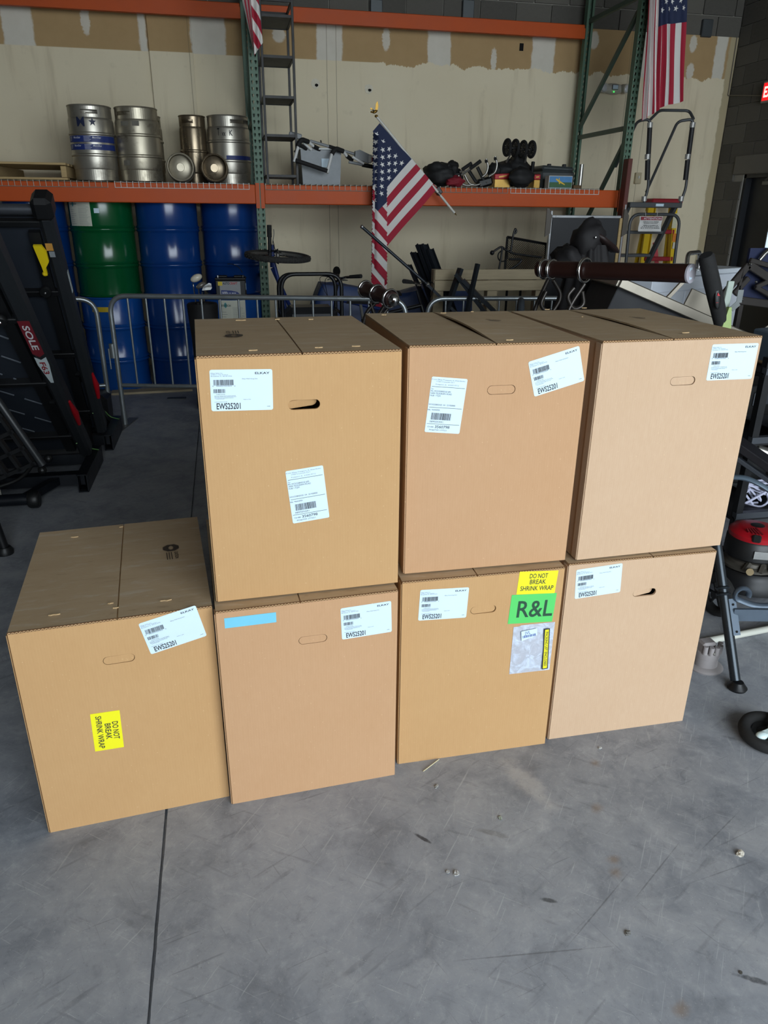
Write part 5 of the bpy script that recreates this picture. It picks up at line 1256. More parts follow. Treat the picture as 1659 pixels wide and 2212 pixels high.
for i in range(9): MB().cyl((2.74 + .0575 * i, 6.75, 1.09), (2.74 + .0575 * i, 7.1, 1.10), .005, n=6).build('seat_slat', M_BLACKM, ch, world=True)
# big black board in an aluminium frame, leaning on the rack
b0, b1 = at(1192, 470, Y=6.98), at(1337, 470, Y=6.98)
bd = thing('black_board', 'large black board with a bright metal top edge leaning on the rack', 'board', ((b0.x + b1.x) / 2, 6.98, 0)); w = b1.x - b0.x; hz = b0.z
MB().box((0, 0, hz / 2), (w, .03, hz), None, .003).build('board_panel', mat('board_black', '#191b20', .5, var=.05), bd); MB().box((0, -.004, hz + .01), (w + .02, .045, .025), None, .004).build('top_trim', mat('bright_aluminium', '#b9bcc0', .3, .7), bd)
MB().box((w / 2 + .02, 0, hz / 2), (.03, .035, hz), None, .003).build('wood_edge', M_WOOD, bd); MB().box((-w / 2 - .012, 0, hz / 2), (.018, .04, hz + .12), None, .002).build('side_trim', mat('bright_aluminium', '#b9bcc0'), bd); MB().box((w / 2 + .05, 0, hz / 2 + .04), (.014, .03, hz + .16)).build('side_trim', mat('bright_aluminium', '#b9bcc0'), bd)
for s in (-1, 1): MB().prism([(-.02, -.12), (.03, -.09), (.035, .07), (.0, .13), (-.02, .13)], -.006, .006, Matrix.Translation((s * (w / 2 + .05), -.03, hz - .05)) @ Matrix.Rotation(math.radians(90), 4, 'X')).build('hinge_plate', mat('bronze_grey', '#55504a', .5, .4), bd)

# ================================================================== folded treadmills at the left
M_TM = mat('treadmill_black', '#0f1012', .45, var=.1, scale=6); M_TMR = mat('treadmill_rail', '#202326', .42, var=.08, scale=5); M_BELT = mat('treadmill_belt', '#1c222b', .6, var=.08, scale=5); M_TMB = mat('treadmill_base', '#14181f', .4, .2, var=.08)
M_YELL = mat('yellow_plastic', '#d8bd16', .4, var=.05); M_REDS = mat('red_strip', '#9c0f1b', .35, var=.08); M_GSTRIP = mat('rib_glint_metal', '#7b828b', .4, .5)
def treadmill(label, p0, p1, x_right, width, kind, base):
    """deck folded up from p0 (low, y z) to p1 (top, y z) with its underside towards the room"""
    k = thing('treadmill', label, 'treadmill', (x_right - width / 2, base[0], 0), group='folded treadmills along the side')
    a = V((0, *p0)); b = V((0, *p1)); d = (b - a).normalized(); nrm = V((0, d.z, -d.y)); nrm = nrm if nrm.y < 0 else -nrm     # nrm points to the room
    L = (b - a).length; up = nrm
    S = lambda x, t, o=0.: V((x, 0, 0)) + a + d * t + nrm * o
    xr, xl = x_right, x_right - width
    rails = []
    for x in (xr - .035, xl + .035): rails.append(MB().bar(S(x, 0), S(x, L), .075, .11, up=up, bev=.018).build('side_rail', M_TMR, k, world=True))
    MB().bar(S((xr + xl) / 2, .02, -.02), S((xr + xl) / 2, L - .03, -.02), width - .15, .03, up=up).build('running_belt', M_BELT, k, world=True)
    for x in (xr - .12, xl + .12): MB().bar(S(x, .05, .005), S(x, L - .1, .005), .06, .05, up=up).build('deck_beam', M_TM, k, world=True)
    for t in (.12, .42, .70, .97): MB().bar(S(xl + .07, L * t, .012), S(xr - .07, L * t, .012), .035, .05, up=up, bev=.004).build('cross_bar', M_TM, k, world=True)
    for x in (xr - .04, xl + .04): MB().bar(S(x, L - .02), S(x, L + .11), .11, .15, up=up, bev=.025).build('roller_cap', M_TM, k, world=True)
    MB().cyl(S(xl + .09, L + .02), S(xr - .09, L + .02), .03, n=14).build('rear_roller', mat('roller_steel', '#53565c', .35, .6), k, smooth=40, world=True)
    for x in (xr - .14,):
        c = S(x, L * .715, .05); MB().lathe([(.001, -.014), (.03, -.014), (.034, -.006), (.034, .006), (.03, .014), (.001, .014)], 20, c, nrm.to_track_quat('Z', 'Y').to_matrix()).build('transport_wheel', M_BLACK, k, smooth=40, world=True); MB().ell(c + nrm * .015, (.008, .008, .008), n=8, m=6).build('wheel_bolt', M_CHROME, k, world=True)
    # red bumper strip on the rail, low
    MB().tube([S(xr + .005, L * .33, .035), S(xr + .012, L * .27, .035), S(xr + .005, L * .20, .035)], [.008, .02, .012], 10).build('red_strip', M_REDS, k, smooth=60, world=True)
    # logo wedge along the rail
    rail = rails[0]
    if kind == 'logo':
        q = Matrix.Translation(S(xr - .035, L * .58, .0565)) @ Matrix((V((1, 0, 0)), d, nrm)).transposed().to_4x4()
        MB().prism([(-.028, .27), (.028, .27), (.03, .0), (.0, -.03), (-.028, .0)], 0, .0012, q).build('logo_red', mat('logo_maroon', '#6d1f28', .45), rail, world=True)
        MB().prism([(-.028, -.03), (.0, -.055), (.03, -.03), (.03, -.1), (.012, -.27), (-.004, -.27), (-.028, -.1)], 0, .0012, q).build('logo_white', mat('logo_white', '#b9c4c6', .45), rail, world=True)
        r_ = q @ Matrix.Rotation(math.radians(-90), 4, 'Z') @ Matrix.Translation((0, 0, .0016)); m = MB(); put_text(m, 'SOLE', -.235, -.016, w=.2, h=.032, M=r_, bold=.02); m.build('logo_print', mat('logo_silver', '#c7c9cb', .5), rail, world=True, fix=False)
        m = MB(); put_text(m, 'F63', .075, -.014, w=.11, h=.028, M=r_, bold=.02); m.build('model_print', mat('logo_red_ink', '#8d1b22', .5), rail, world=True, fix=False)
        m = MB()
        for r in range(7):
            for c in range(4):
                t = .10 + .105 * r + .052 * (c % 2); x = xr - .20 - .125 * c
                if t < .9: m.bar(S(x - .045, L * t + .035, .002), S(x + .035, L * t - .03, .002), .006, .006, up=up)
        m.build('ribs', M_GSTRIP, k, world=True)  # raised ribs, paled to hold the plate's diagonal reflections in their colour
    else:
        q = Matrix.Translation(S(xr - .10, L * .845, .06)) @ Matrix((V((1, 0, 0)), d, nrm)).transposed().to_4x4()
        y = MB().prism([(-.032, .1), (.012, .1), (.03, .06), (.03, .0), (.004, -.04), (.004, -.085), (-.012, -.09), (-.016, -.03)], 0, .02, q).build('latch_handle', M_YELL, k, world=True); MB().ell(q @ V((-.012, -.08, .01)), (.014, .014, .014), n=10, m=8).build('latch_knob', M_YELL, y, world=True)
        MB().prism([(.03, .105), (.068, .105), (.068, .06), (.03, .06)], -.002, .0, q).build('warning_sticker', mat('warn_orange', '#b5833c', .5), k, world=True); MB().prism([(.04, .055), (.07, .055), (.07, .02), (.04, .02)], -.002, .0, q).build('small_sticker', mat('grey_sticker', '#7d8286', .5), k, world=True)
        q = Matrix.Translation(S(xr + .003, L * .66, .0)) @ Matrix((-nrm, d, V((1, 0, 0)))).transposed().to_4x4(); MB().prism([(-.02, .2), (.012, .2), (.012, .06), (-.02, .06)], 0, .0012, q).build('side_logo', mat('logo_white', '#b9c4c6'), k, world=True)
    # base on the floor
    y0, y1 = base
    for x in (xr + .0, xl + .0):
        m = MB()
        for dz in (.005, .115): m.box((x, (y0 + y1) / 2, dz), (.06, y1 - y0, .006))
        for dx in (-.028, .028): m.box((x + dx, (y0 + y1) / 2, .06), (.006, y1 - y0, .115))
        m.build('base_tube', M_TMB, k, world=True)
    for y in (y0 + .12, y1 - .08): MB().bar((xl, y, .06), (xr, y, .06), .08, .07).build('base_bar', M_TMB, k, world=True)
    for x in (xr - .06, xl + .06): MB().bar((x, y1 - .1, .1), S(x, .12), .06, .03, up=(1, 0, 0)).build('hinge_arm', M_TM, k, world=True)
    MB().bar((xr - .05, y1 - .12, .10), S(xr - .09, L * .33, .03), .03, .03).build('gas_strut', M_BLACKM, k, world=True)
    MB().box(((xl + xr) / 2, y1 + .06, .17), (width - .1, .3, .26), None, .04).build('motor_hood', M_TM, k, world=True)
    MB().tube(fillet([S(xr - .05, .22, .07), (xr - .06, y1 - .16, .2), (xr - .02, y1 - .2, .16), (xr + .03, y1 - .12, .12)], .05), .004, 6).build('loose_wire', mat('green_wire', '#5e8a4c', .5), k, world=True)
    return k
treadmill('folded treadmill with a red and silver logo on its slanting side rail', (5.02, .14), (3.62, 1.58), -.945, .78, 'logo', (4.57, 5.20))
treadmill('folded treadmill with a yellow latch standing behind the other one', (5.45, .16), (4.70, 1.62), -.905, .80, 'latch', (5.44, 6.0))
# end of a third machine with a slotted plate
ex = thing('exercise_machine', 'black exercise machine with a slotted plate and small wheels at the edge of the hall', 'exercise machine', (-1.25, 4.4, 0))
MB().cyl((-1.75, 4.38, .05), (-1.20, 4.38, .05), .035, n=14).build('front_foot', M_TMB, ex, smooth=40, world=True); MB().cyl((-1.75, 4.68, .05), (-1.05, 4.68, .05), .028, n=12).build('rear_foot', M_TMB, ex, smooth=40, world=True)
MB().bar((-1.25, 4.36, .05), (-1.09, 4.72, .06), .05, .05).build('foot_link', M_TMB, ex, world=True)
MB().lathe([(.001, -.03), (.045, -.03), (.052, -.02), (.052, .02), (.045, .03), (.001, .03)], 20, (-1.185, 4.36, .053), rotm('Y', 90)).build('end_wheel', M_BLACK, ex, smooth=40, world=True)
pm = Matrix.Translation((-1.40, 4.05, .66)) @ Matrix.Rotation(math.radians(-24), 4, 'Y') @ Matrix.Rotation(math.radians(-10), 4, 'Z')
m = MB()
for i in range(6):
    m.box((pm @ V((-.2 + .08 * i, 0, 0))), (.018, .03, .80), pm.to_3x3())
for j in range(9): m.box(pm @ V((0, 0, -.39 + .0975 * j)), (.44, .03, .02), pm.to_3x3())
m.build('slotted_plate', M_TM, ex, world=True)
MB().tube(fillet([pm @ V((.24, 0, -.42)), pm @ V((.24, 0, .42)), pm @ V((-.3, 0, .46))], .06), .02, 10).build('side_frame', M_TMR, ex, smooth=50, world=True); MB().cyl((-1.37, 4.38, .04), (-1.42, 4.5, .3), .014, n=8).build('stand_post', M_CHROME, ex, world=True)
MB().tube(fillet([(-1.55, 4.25, .12), (-1.25, 4.42, .16), (-1.18, 4.55, .24)], .1), .012, 8).build('hose', M_BLACK, ex, smooth=50, world=True)
for q in ((-1.16, 4.55, .17), (-1.13, 4.62, .22)): MB().ell(q, .026, n=12, m=8).build('knob', M_BLACK, ex, world=True)
t = thing('machine_leg', 'black leg with a round foot standing beside the single carton', 'machine leg', tuple(at(8, 1195, Z=0)))
q = at(12, 1196, Z=0); MB().tube([q + V((0, 0, .03)), q + V((-.06, .0, .5))], .022, 10).build('leg_tube', M_TM, t, smooth=50, world=True); MB().lathe([(.001, 0), (.04, 0), (.042, .02), (.03, .04), (.001, .04)], 16, q).build('round_foot', M_BLACK, t, smooth=50, world=True)
# flat scrap behind the barrier
q = at(330, 846, Z=0); t = MB().box((q.x, q.y, .01), (.75, .14, .02), rotm('Z', 4)).build('floor_board', M_WOOD2); tag(t, 'thin board lying on the floor under the barrier', 'board')
q = at(382, 861, Z=0); t = MB().box((q.x, q.y, .004), (.17, .06, .008), rotm('Z', -2)).build('metal_scrap', mat('dull_steel', '#4f5355')); tag(t, 'small flat metal piece on the floor near the drums', 'metal piece')

# ================================================================== right end: ladders, wall fittings
M_LGREY = mat('ladder_grey', '#4c4e50', .5, .3, var=.1); M_PAD = mat('pad_black', '#1b1b1e', .6, var=.1); M_TAPE = mat('silver_tape', '#a9a8a4', .4, .4)
LYF, LYB = 7.45, 8.05
P7 = lambda x, y: at(x, y, Y=LYF); P8 = lambda x, y: at(x, y, Y=LYB)
rl = thing('rolling_ladder', 'grey steel rolling ladder with tall padded handrails near the corner', 'ladder', (4.55, 7.7, 0))
xa, xb = P7(1362, 463).x, P7(1470, 463).x; zt_ = P7(1420, 463).z; zp_ = P7(1420, 443).z
MB().tube(fillet([(xa + .06, LYF, .02), (xa, LYF, zt_), (xb, LYF, zt_), (xb + .04, LYF, .02)], .12, 8), .016, 10).build('front_frame', M_LGREY, rl, smooth=50, world=True)
for x in (xa - .02, xb - .06): MB().bar((x + .0, LYF + .02, zp_), (x - .12, LYB + .35, .03), .035, .05).build('stringer', M_LGREY, rl, world=True)
for i, (px0, px1, py) in enumerate(((1362, 1424, 502), (1358, 1398, 552))):
    z = at((px0 + px1) / 2, py, Y=7.55 + .1 * i).z; MB().box(((xa + xb) / 2 - .08 - .05 * i, 7.62 + .1 * i, z), (xb - xa - .06, .15, .03), None, .004).build('step', M_LGREY, rl, world=True)
for i, z in enumerate((.85, .55, .25)): MB().box(((xa + xb) / 2 - .14 - .03 * i, 7.95 + .12 * i, z), (xb - xa - .06, .15, .03), None, .004).build('step', M_LGREY, rl, world=True)
MB().box(((xa + xb) / 2 - .03, LYF + .13, zp_), (xb - xa + .02, .34, .05), None, .005).build('platform', M_LGREY, rl, world=True); MB().box((P7(1420, 443).x, LYF - .045, zp_), (.09, .004, .025)).build('maker_tag', M_LABEL, rl, world=True)
for (b, t, k0, k1, e) in (((1391, 438), (1405, 257), (1377, 261), (1330, 360), (1, 0)), ((1470, 438), (1498, 257), (1464, 262), (1396, 415), (0, 1))):
    B, T = P7(*b), P7(*t)
    MB().tube(fillet([B, B + (T - B) * .18 + V((.035, 0, 0)), T, at(*k0, Y=LYF + .06), at(*k1, Y=LYF + .5)], .05, 6), .014, 10).build('handrail', M_LGREY, rl, smooth=50, world=True)
    for f0, f1 in ((.28, .52), (.54, .92)): MB().cyl(B + (T - B) * f0 + V((.02 * (1 - f0), 0, 0)), B + (T - B) * f1 + V((.01 * (1 - f1), 0, 0)), .024, n=10).build('rail_pad', M_PAD, rl, smooth=50, world=True)
    for f in (.02, .53, .90): MB().cyl(B + (T - B) * f, B + (T - B) * (f + .06), .027, n=10).build('tape_wrap', M_TAPE, rl, smooth=50, world=True)
MB().tube(fillet([at(1406, 257, Y=LYF), at(1425, 238, Y=LYF + .1), at(1489, 239, Y=LYF + .1), at(1498, 257, Y=LYF)], .05, 6), .014, 10).build('top_rail', M_LGREY, rl, smooth=50, world=True)
for x in (xa, xb): MB().lathe([(.001, -.012), (.04, -.012), (.045, 0), (.04, .012), (.001, .012)], 16, (x, LYB + .3, .046), rotm('Y', 90)).build('caster', M_RUBBER, rl, smooth=50, world=True)
q0, q1 = P7(1380, 467), P7(1424, 500); sgw, sgh = q1.x - q0.x, q0.z - q1.z
sg = thing('warning_sign', 'crumpled white and red ATTENTION sign hanging on the rolling ladder', 'sign', ((q0.x + q1.x) / 2, LYF - .025, q1.z))
MB().grid(lambda u, v: ((u - .5) * sgw, .006 * math.sin(u * 11 + v * 7), v * sgh), 12, 10, thick=.002).build('sign_sheet', mat('sign_white', '#d3d2cf', .4, var=.06), sg, smooth=50)
o = MB().box((0, -.010, sgh * .86), (sgw * .93, .003, sgh * .22)).build('red_header', mat('sign_red', '#8d2a36', .5), sg); SM = Matrix.Translation((0, -.0125, 0)) @ Matrix.Rotation(math.radians(90), 4, 'X')
m = MB(); put_text(m, 'ATTENTION', 0.01, sgh * .79, w=sgw * .78, h=sgh * .13, M=SM, align='c', bold=.02); m.build('header_print', M_WHITEINK, o, fix=False)
m = MB()
for i in range(5): w_ = sgw * (.70, .64, .66, .78, .84)[i]; dashes(m, -w_ / 2, sgh * (.62 - .09 * i - (.05 if i > 1 else 0)), w_, sgh * .035, SM, 9, i)
m.build('sign_print', M_INK, sg, fix=False)
for x in (-.25, .25): MB().cyl((x * sgw, -.0, sgh * .95), (x * sgw * 1.05, .01, sgh + .05), .002, n=5).build('tie', M_WTUBE, sg)

YLY = 8.40
yl = thing('step_ladder', 'yellow fibreglass step ladder with a red cap standing folded by the wall', 'ladder', (at(1432, 440, Y=YLY).x, YLY, 0))
M_FG = mat('fibreglass_yellow', '#d8b40e', .45, var=.06); M_LRED = mat('ladder_red', '#8e1420', .5, var=.08)
Q = lambda x, y, Y=YLY: at(x, y, Y=Y)
zc = Q(1430, 441).z; xl_, xr_ = Q(1403, 450).x, Q(1452, 450).x
for x, dx in ((xl_, -.10), (xr_, .10)):
    m = MB(); m.bar((x, YLY - .03, zc), (x + dx, YLY - .16, 0), .075, .03, up=(0, 1, 0)); m.bar((x + (.035 if dx < 0 else -.035), YLY - .05, zc), (x + dx + (.035 if dx < 0 else -.035), YLY - .18, 0), .006, .06, up=(0, 1, 0)); m.build('front_rail', M_FG, yl, world=True); MB().bar((x, YLY + .03, zc - .03), (x + dx * 1.2, YLY + .10, 0), .045, .025, up=(0, 1, 0)).build('rear_rail', M_FG, yl, world=True)
cap = MB().box(((xl_ + xr_) / 2, YLY - .02, zc + .03), (xr_ - xl_ + .10, .22, .055), None, .012).build('top_cap', M_LRED, yl, world=True)
for i in range(5):
    z = zc - .30 * (i + 1); f = (i + 1) * .30 / zc; MB().box(((xl_ + xr_) / 2, YLY - .03 - .13 * f, z), (xr_ - xl_ + .2 * f, .09, .045), None, .006).build('step', M_LRED, yl, world=True)
MB().bar(((xl_ + xr_) / 2 + .02, YLY + .06, zc - .42), ((xl_ + xr_) / 2 + .1, YLY + .06, zc - .72), .05, .012, up=(0, 1, 0)).build('spreader', mat('pink_red', '#b8464e', .5), yl, world=True)
for py, h_, c_ in ((477, .16, '#c9c6a8'), (513, .09, '#d07a22'), (530, .07, '#c9c3b0')):
    p = Q(1454, py, YLY - .065 - .0); MB().box((p.x, YLY - .10, p.z), (.055, .004, h_)).build('rail_sticker', mat('st' + c_, c_, .5, var=.3, scale=60), yl, world=True)
# tall red-brown board and pale batten leaning by the rack
p0, p1 = at(1352, 342, Y=7.12), at(1353, 595, Y=7.12); t = MB().box((p0.x + .06, 7.18, p0.z / 2), (.045, .10, p0.z), None, .004).build('red_brown_post', mat('red_brown', '#5a2a22', .6, var=.15, scale=8)); tag(t, 'red-brown painted post standing beside the right rack upright', 'post')
# wall fittings
p = at(1325, 192, Y=WALL_Y - .04); em = thing('emergency_light', 'white twin-head emergency light on the drywall', 'emergency light', (p.x, WALL_Y - .005, p.z))
MB().ell((0, -.03, 0), (.13, .045, .055)).build('housing', mat('offwhite_plastic', '#b8b4a8', .5, var=.04), em, smooth=60); MB().box((0, -.075, .012), (.075, .01, .05), None, .003).build('label_panel', M_LGREY, em); MB().box((0, -.081, .012), (.062, .004, .038)).build('panel_face', M_LABEL, em)
for s in (-1, 1):
    MB().cyl((s * .11, -.03, .01), (s * .135, -.085, .0), .04, .048, n=16).build('lamp_head', mat('offwhite_plastic', '#b8b4a8'), em, smooth=40); MB().ell((s * .136, -.088, 0), (.036, .012, .036)).build('lens', mat('clear_lens', '#c9cccd', .15), em, smooth=60)
MB().ell((-.01, -.075, -.035), (.006, .005, .006), n=8, m=6).build('indicator', mat('green_led', '#3cff5a', .4, emit=3.), em)
p = at(1377, 385, Y=WALL_Y - .02); sw = thing('light_switch', 'beige switch box on the drywall behind the ladder', 'light switch', (p.x, WALL_Y - .006, p.z)); MB().box((0, -.02, 0), (.075, .04, .12), None, .005).build('switch_box', mat('beige_box', '#b5a88a', .5), sw); MB().box((.0, -.045, .01), (.015, .016, .03), None, .003).build('toggle', M_WTUBE, sw)
ys = 8.02; es = thing('exit_sign', 'red lit exit sign on the block wall above the door', 'exit sign', (RIGHT_X - .012, ys - .14, at(1650, 200, X=RIGHT_X - .05).z))
MB().box((-.03, 0, 0), (.06, .32, .21), None, .006).build('sign_housing', mat('sign_grey', '#8a8680', .5), es); MB().box((-.062, 0, 0), (.004, .28, .17)).build('red_panel', mat('exit_red', '#e8131c', .4, var=.03, emit=1.1), es)
m = MB(); EM = Matrix.Translation((-.0655, .12, -.05)) @ Matrix.Rotation(math.radians(-90), 4, 'Z') @ Matrix.Rotation(math.radians(90), 4, 'X'); put_text(m, 'EXIT', 0, 0, w=.24, h=.10, M=EM, bold=.03); m.build('exit_print', mat('exit_white', '#ffd9d2', .4, emit=1.2), es, fix=False)
t = MB().tube(fillet([(5.90, WALL_Y - .015, 3.5), (5.905, WALL_Y - .015, at(1572, 207, Y=WALL_Y).z), (RIGHT_X - .02, WALL_Y - .03, at(1578, 207, Y=WALL_Y).z), (RIGHT_X - .02, ys, es.location.z - .03)], .03), .006, 6).build('wall_cable', mat('grey_cable', '#6f675a', .6)); tag(t, 'thin grey cable running down the drywall edge to the exit sign', 'cable')

# ================================================================== heap behind the upper cartons, right
# dark cover draped over a stand
jx, jy = 2.36, 4.62; jk = thing('draped_cover', 'dark brown fabric cover with a hood draped over a stand', 'cover', (jx, jy, 0)); M_JK = mat('brown_black_fabric', '#151214', .75, var=.2, scale=6, bump=.1)
def drape(u, v):
    a = 2 * math.pi * u; z = .02 + 1.44 * v; r = .30 - .05 * v - .20 * max(0, v - .60) ** 1.1 * 1.8
    f = 1 + .13 * math.sin(7 * a + 3 * v) * (1 - .55 * v) + .06 * math.sin(13 * a + 2) + .07 * mnoise.noise(V((math.cos(a) * 2, math.sin(a) * 2, v * 3)))
    return V((r * f * math.cos(a) * .86 + (.02 - .05 * v), r * f * math.sin(a) * .8, z))
MB().grid(drape, 96, 40).build('cloth', M_JK, jk, smooth=70, fix=False)
MB().ell((-.055, 0, 1.485), (.10, .11, .125), rotm('Y', 18), 22, 14, bumpy=.25).build('hood', M_JK, jk, smooth=70)
MB().ell((.035, -.05, 1.475), (.125, .085, .022), rotm('Y', 32), 20, 12, bumpy=.2).build('brim', mat('brown_leather', '#2a1d1b', .55, var=.15), jk, smooth=70)
for q in ((-.06, -.12, 1.505),): MB().ell(q, (.008, .006, .008), n=8, m=6).build('snap', M_CHROME, jk)
MB().ell((-.17, .02, 1.36), (.09, .12, .10), None, 20, 12, bumpy=.4).build('shoulder_fold', M_JK, jk, smooth=70)
# brown tube legs of an overturned table, held by chrome rings
M_BRN = mat('brown_tube', '#2d1712', .38, var=.15, scale=8); M_WR = mat('wrought_steel', '#3a3633', .35, .7, var=.1)
def table_leg(label, a, b, r, cap, rings, legs, base):
    k = thing('table_leg', label, 'table leg', base, group='brown tube legs of overturned tables'); a, b = V(a), V(b); d = (b - a).normalized()
    MB().cyl(a, b, r, n=28).build('tube', M_BRN, k, smooth=40, world=True)
    q = d.to_track_quat('Z', 'Y').to_matrix()
    if cap == 'flat':
        c_ = MB().lathe([(r * 1.02, -.006), (r * 1.02, .003), (.001, .004)], 28, b, q).build('end_cap', mat('pale_cap', '#a9a6ae', .45, var=.08, scale=20), k, smooth=30, world=True); MB().box(b + d * .005 + V((-.005, 0, 0)), (.022, .002, .05), q @ rotm('X', 90) @ rotm('Y', 8)).build('cap_sticker', M_LABEL, c_, world=True)
    else: MB().ell(b + d * .01, (r * .86, r * .86, r * .8), q, 20, 12).build('ball_cap', M_CHROME, k, smooth=60, world=True)
    for t_, rr in rings:
        c_ = a + (b - a) * t_; m = MB(); w_ = .0065
        m.lathe([(r * rr + w_ * math.cos(x * .7854), w_ * 1.2 * math.sin(x * .7854)) for x in range(9)], 28, c_, q); m.build('ring', M_CHROME, k, smooth=60, world=True)
    for P in legs: MB().tube(fillet(P, .08, 6), .011, 8).build('scroll_leg', M_WR, k, smooth=50, world=True)
    return k
a = at(1165, 581, Y=3.75); b = at(1492, 591, Y=3.02)
c1, c2 = at(1185, 602, Y=3.7), at(1268, 604, Y=3.5)
table_leg('long dark brown tube with a pale flat end cap, held by chrome rings', a, b, .0405, 'flat', ((.04, 1.12), (.10, 1.12), (.34, 1.38)),
          ([c2 + V((-.01, 0, -.02)), at(1228, 665, Y=3.5), V((1.42, 3.45, .0))], [c1, at(1160, 655, Y=3.72), V((1.30, 3.8, 0))], [at(1258, 630, Y=3.5), at(1262, 660, Y=3.5), at(1238, 670, Y=3.5), at(1224, 640, Y=3.5), at(1240, 622, Y=3.5)], [at(1195, 605, Y=3.68), at(1215, 640, Y=3.68), at(1190, 680, Y=3.68), at(1165, 660, Y=3.68), at(1180, 630, Y=3.68)]), (1.42, 3.5, 0))
a = at(788, 624, Y=4.28); b = at(848, 647, Y=4.02)
table_leg('short dark brown tube with a chrome ball end beside the flag', a, b, .040, 'ball', ((.02, 1.12), (.45, 1.16), (.92, 1.2)),
          ([at(815, 650, Y=4.3), at(790, 675, Y=4.3), V((.55, 4.3, 0))], [at(838, 665, Y=4.1), at(820, 690, Y=4.1), V((.80, 4.15, 0))], [at(800, 655, Y=4.3), at(812, 690, Y=4.3), at(830, 660, Y=4.3)]), (.70, 4.25, 0))
# round grey tyre on a small trolley behind the draped cover
tr_ = thing('trolley_wheel', 'grey ring tyre with chrome fittings in front of the standing pallet', 'wheel', (2.06, 5.05, 0)); wheel(tr_, (2.06, 5.05, .92), .17, .05, -20, spokes=5, hubm=M_CHROME, tirem=mat('grey_tyre', '#3c4248', .7, var=.1)); MB().cyl((2.09, 5.06, .92), (2.14, 5.1, 0), .018, n=10).build('axle_post', M_BLACKM, tr_, world=True); MB().box((2.14, 5.1, .012), (.18, .18, .024), None, .005).build('post_base', M_BLACKM, tr_, world=True)
# white cabinet with a chrome tap
cw0, cw1 = at(1412, 601, Y=5.0), at(1606, 567, Y=5.5)
ang = math.atan2(cw1.y - cw0.y, cw1.x - cw0.x); L_ = math.hypot(cw1.x - cw0.x, cw1.y - cw0.y); M_WCAB = mat('white_laminate', '#dfe5ee', .35, var=.03, scale=3)
cb = thing('white_cabinet', 'white laminate cabinet standing behind the steel sink', 'cabinet', (cw0.x, cw0.y, 0), ang); H_ = (cw0.z + cw1.z) / 2
MB().box((L_ / 2, .28, H_ / 2 - .02), (L_, .55, H_ - .04), None, .004).build('cabinet_body', M_WCAB, cb); MB().box((L_ / 2, .27, H_ - .018), (L_ + .02, .60, .036), None, .004).build('worktop', mat('pale_worktop', '#e3ebf4', .3, var=.03), cb); MB().box((L_ + .015, .27, H_ / 2), (.03, .58, H_), None, .003).build('end_panel', mat('brown_panel', '#4a4340', .5), cb)
for i in range(3): MB().box((L_ * (i + .5) / 3, -.006, H_ / 2 - .06), (L_ / 3 - .012, .018, H_ - .16), None, .003).build('cabinet_door', M_WCAB, cb)
fp0 = at(1505, 592, Y=5.15); fa = thing('faucet', 'chrome gooseneck tap standing on the white cabinet', 'faucet', (fp0.x, fp0.y + .15, H_)); zb = H_
f0 = at(1506, 588, Y=5.3); f1 = at(1494, 546, Y=5.2); f2_ = at(1481, 600, Y=5.1)
MB().tube(fillet([V((f0.x, 5.3, zb)), V((f0.x, 5.3, f1.z)), V((f2_.x, 5.12, f1.z)), V((f2_.x - .02, 5.08, max(f2_.z, zb + .04)))], .14, 10), .016, 12).build('spout', M_CHROME, fa, smooth=60, world=True); MB().cyl(V((f0.x, 5.3, zb)), V((f0.x, 5.3, zb + .07)), .024, n=14).build('tap_body', M_CHROME, fa, smooth=50, world=True); MB().cyl(V((f0.x, 5.3, zb + .05)), V((f0.x + .07, 5.28, zb + .06)), .008, n=8).build('lever', M_CHROME, fa, world=True); MB().box((f0.x, 5.3, zb + .005), (.16, .05, .01), None, .003).build('tap_plate', M_CHROME, fa, world=True)
# stainless sink unit tipped on its side
M_INOX = steel('brushed_inox', '#857f74', .34, 5, '#7d7468', .4); M_INOXD = mat('sink_coating', '#27282b', .7, var=.15)
sr = (0, math.radians(21), math.radians(-8)); s0 = at(1440, 660, Y=4.05)
sk = thing('steel_sink', 'stainless steel sink unit lying tipped over behind the pale carton', 'sink', tuple(s0), rot=sr)
SW, SD = .86, .50
m = MB(); 
for (cx, cy, dx, dy) in ((0, -SD / 2, SW, .03), (0, SD / 2, SW, .03), (-SW / 2, 0, .03, SD), (SW / 2, 0, .03, SD)): m.box((cx, cy, 0), (dx, dy, .055), None, .005)
m.build('rim', M_INOX, sk); MB().box((.26, 0, .02), (.34, SD - .03, .012)).build('drainboard', M_INOX, sk)
m = MB(); bw, bd_, bh = .50, SD - .06, .22
for (cx, cy, dx, dy) in ((0, -bd_ / 2, bw, .006), (0, bd_ / 2, bw, .006), (-bw / 2, 0, .006, bd_), (bw / 2, 0, .006, bd_)): m.box((cx - .16, cy, -bh / 2 + .02), (dx, dy, bh))
m.box((-.16, 0, -bh + .02), (bw, bd_, .006)); m.build('bowl', M_INOXD, sk); MB().lathe([(.045, -bh - .0), (.05, -bh - .03), (.03, -bh - .05), (.001, -bh - .05)], 20, (-.16, 0, .02)).build('drain', M_BLACK, sk)
MB().box((.30, .20, .08), (.22, .012, .16), None, .004).build('backsplash', M_INOX, sk); MB().bar((.02, .1, .02), (.09, .1, .22), .02).build('tap_tube', M_INOX, sk)
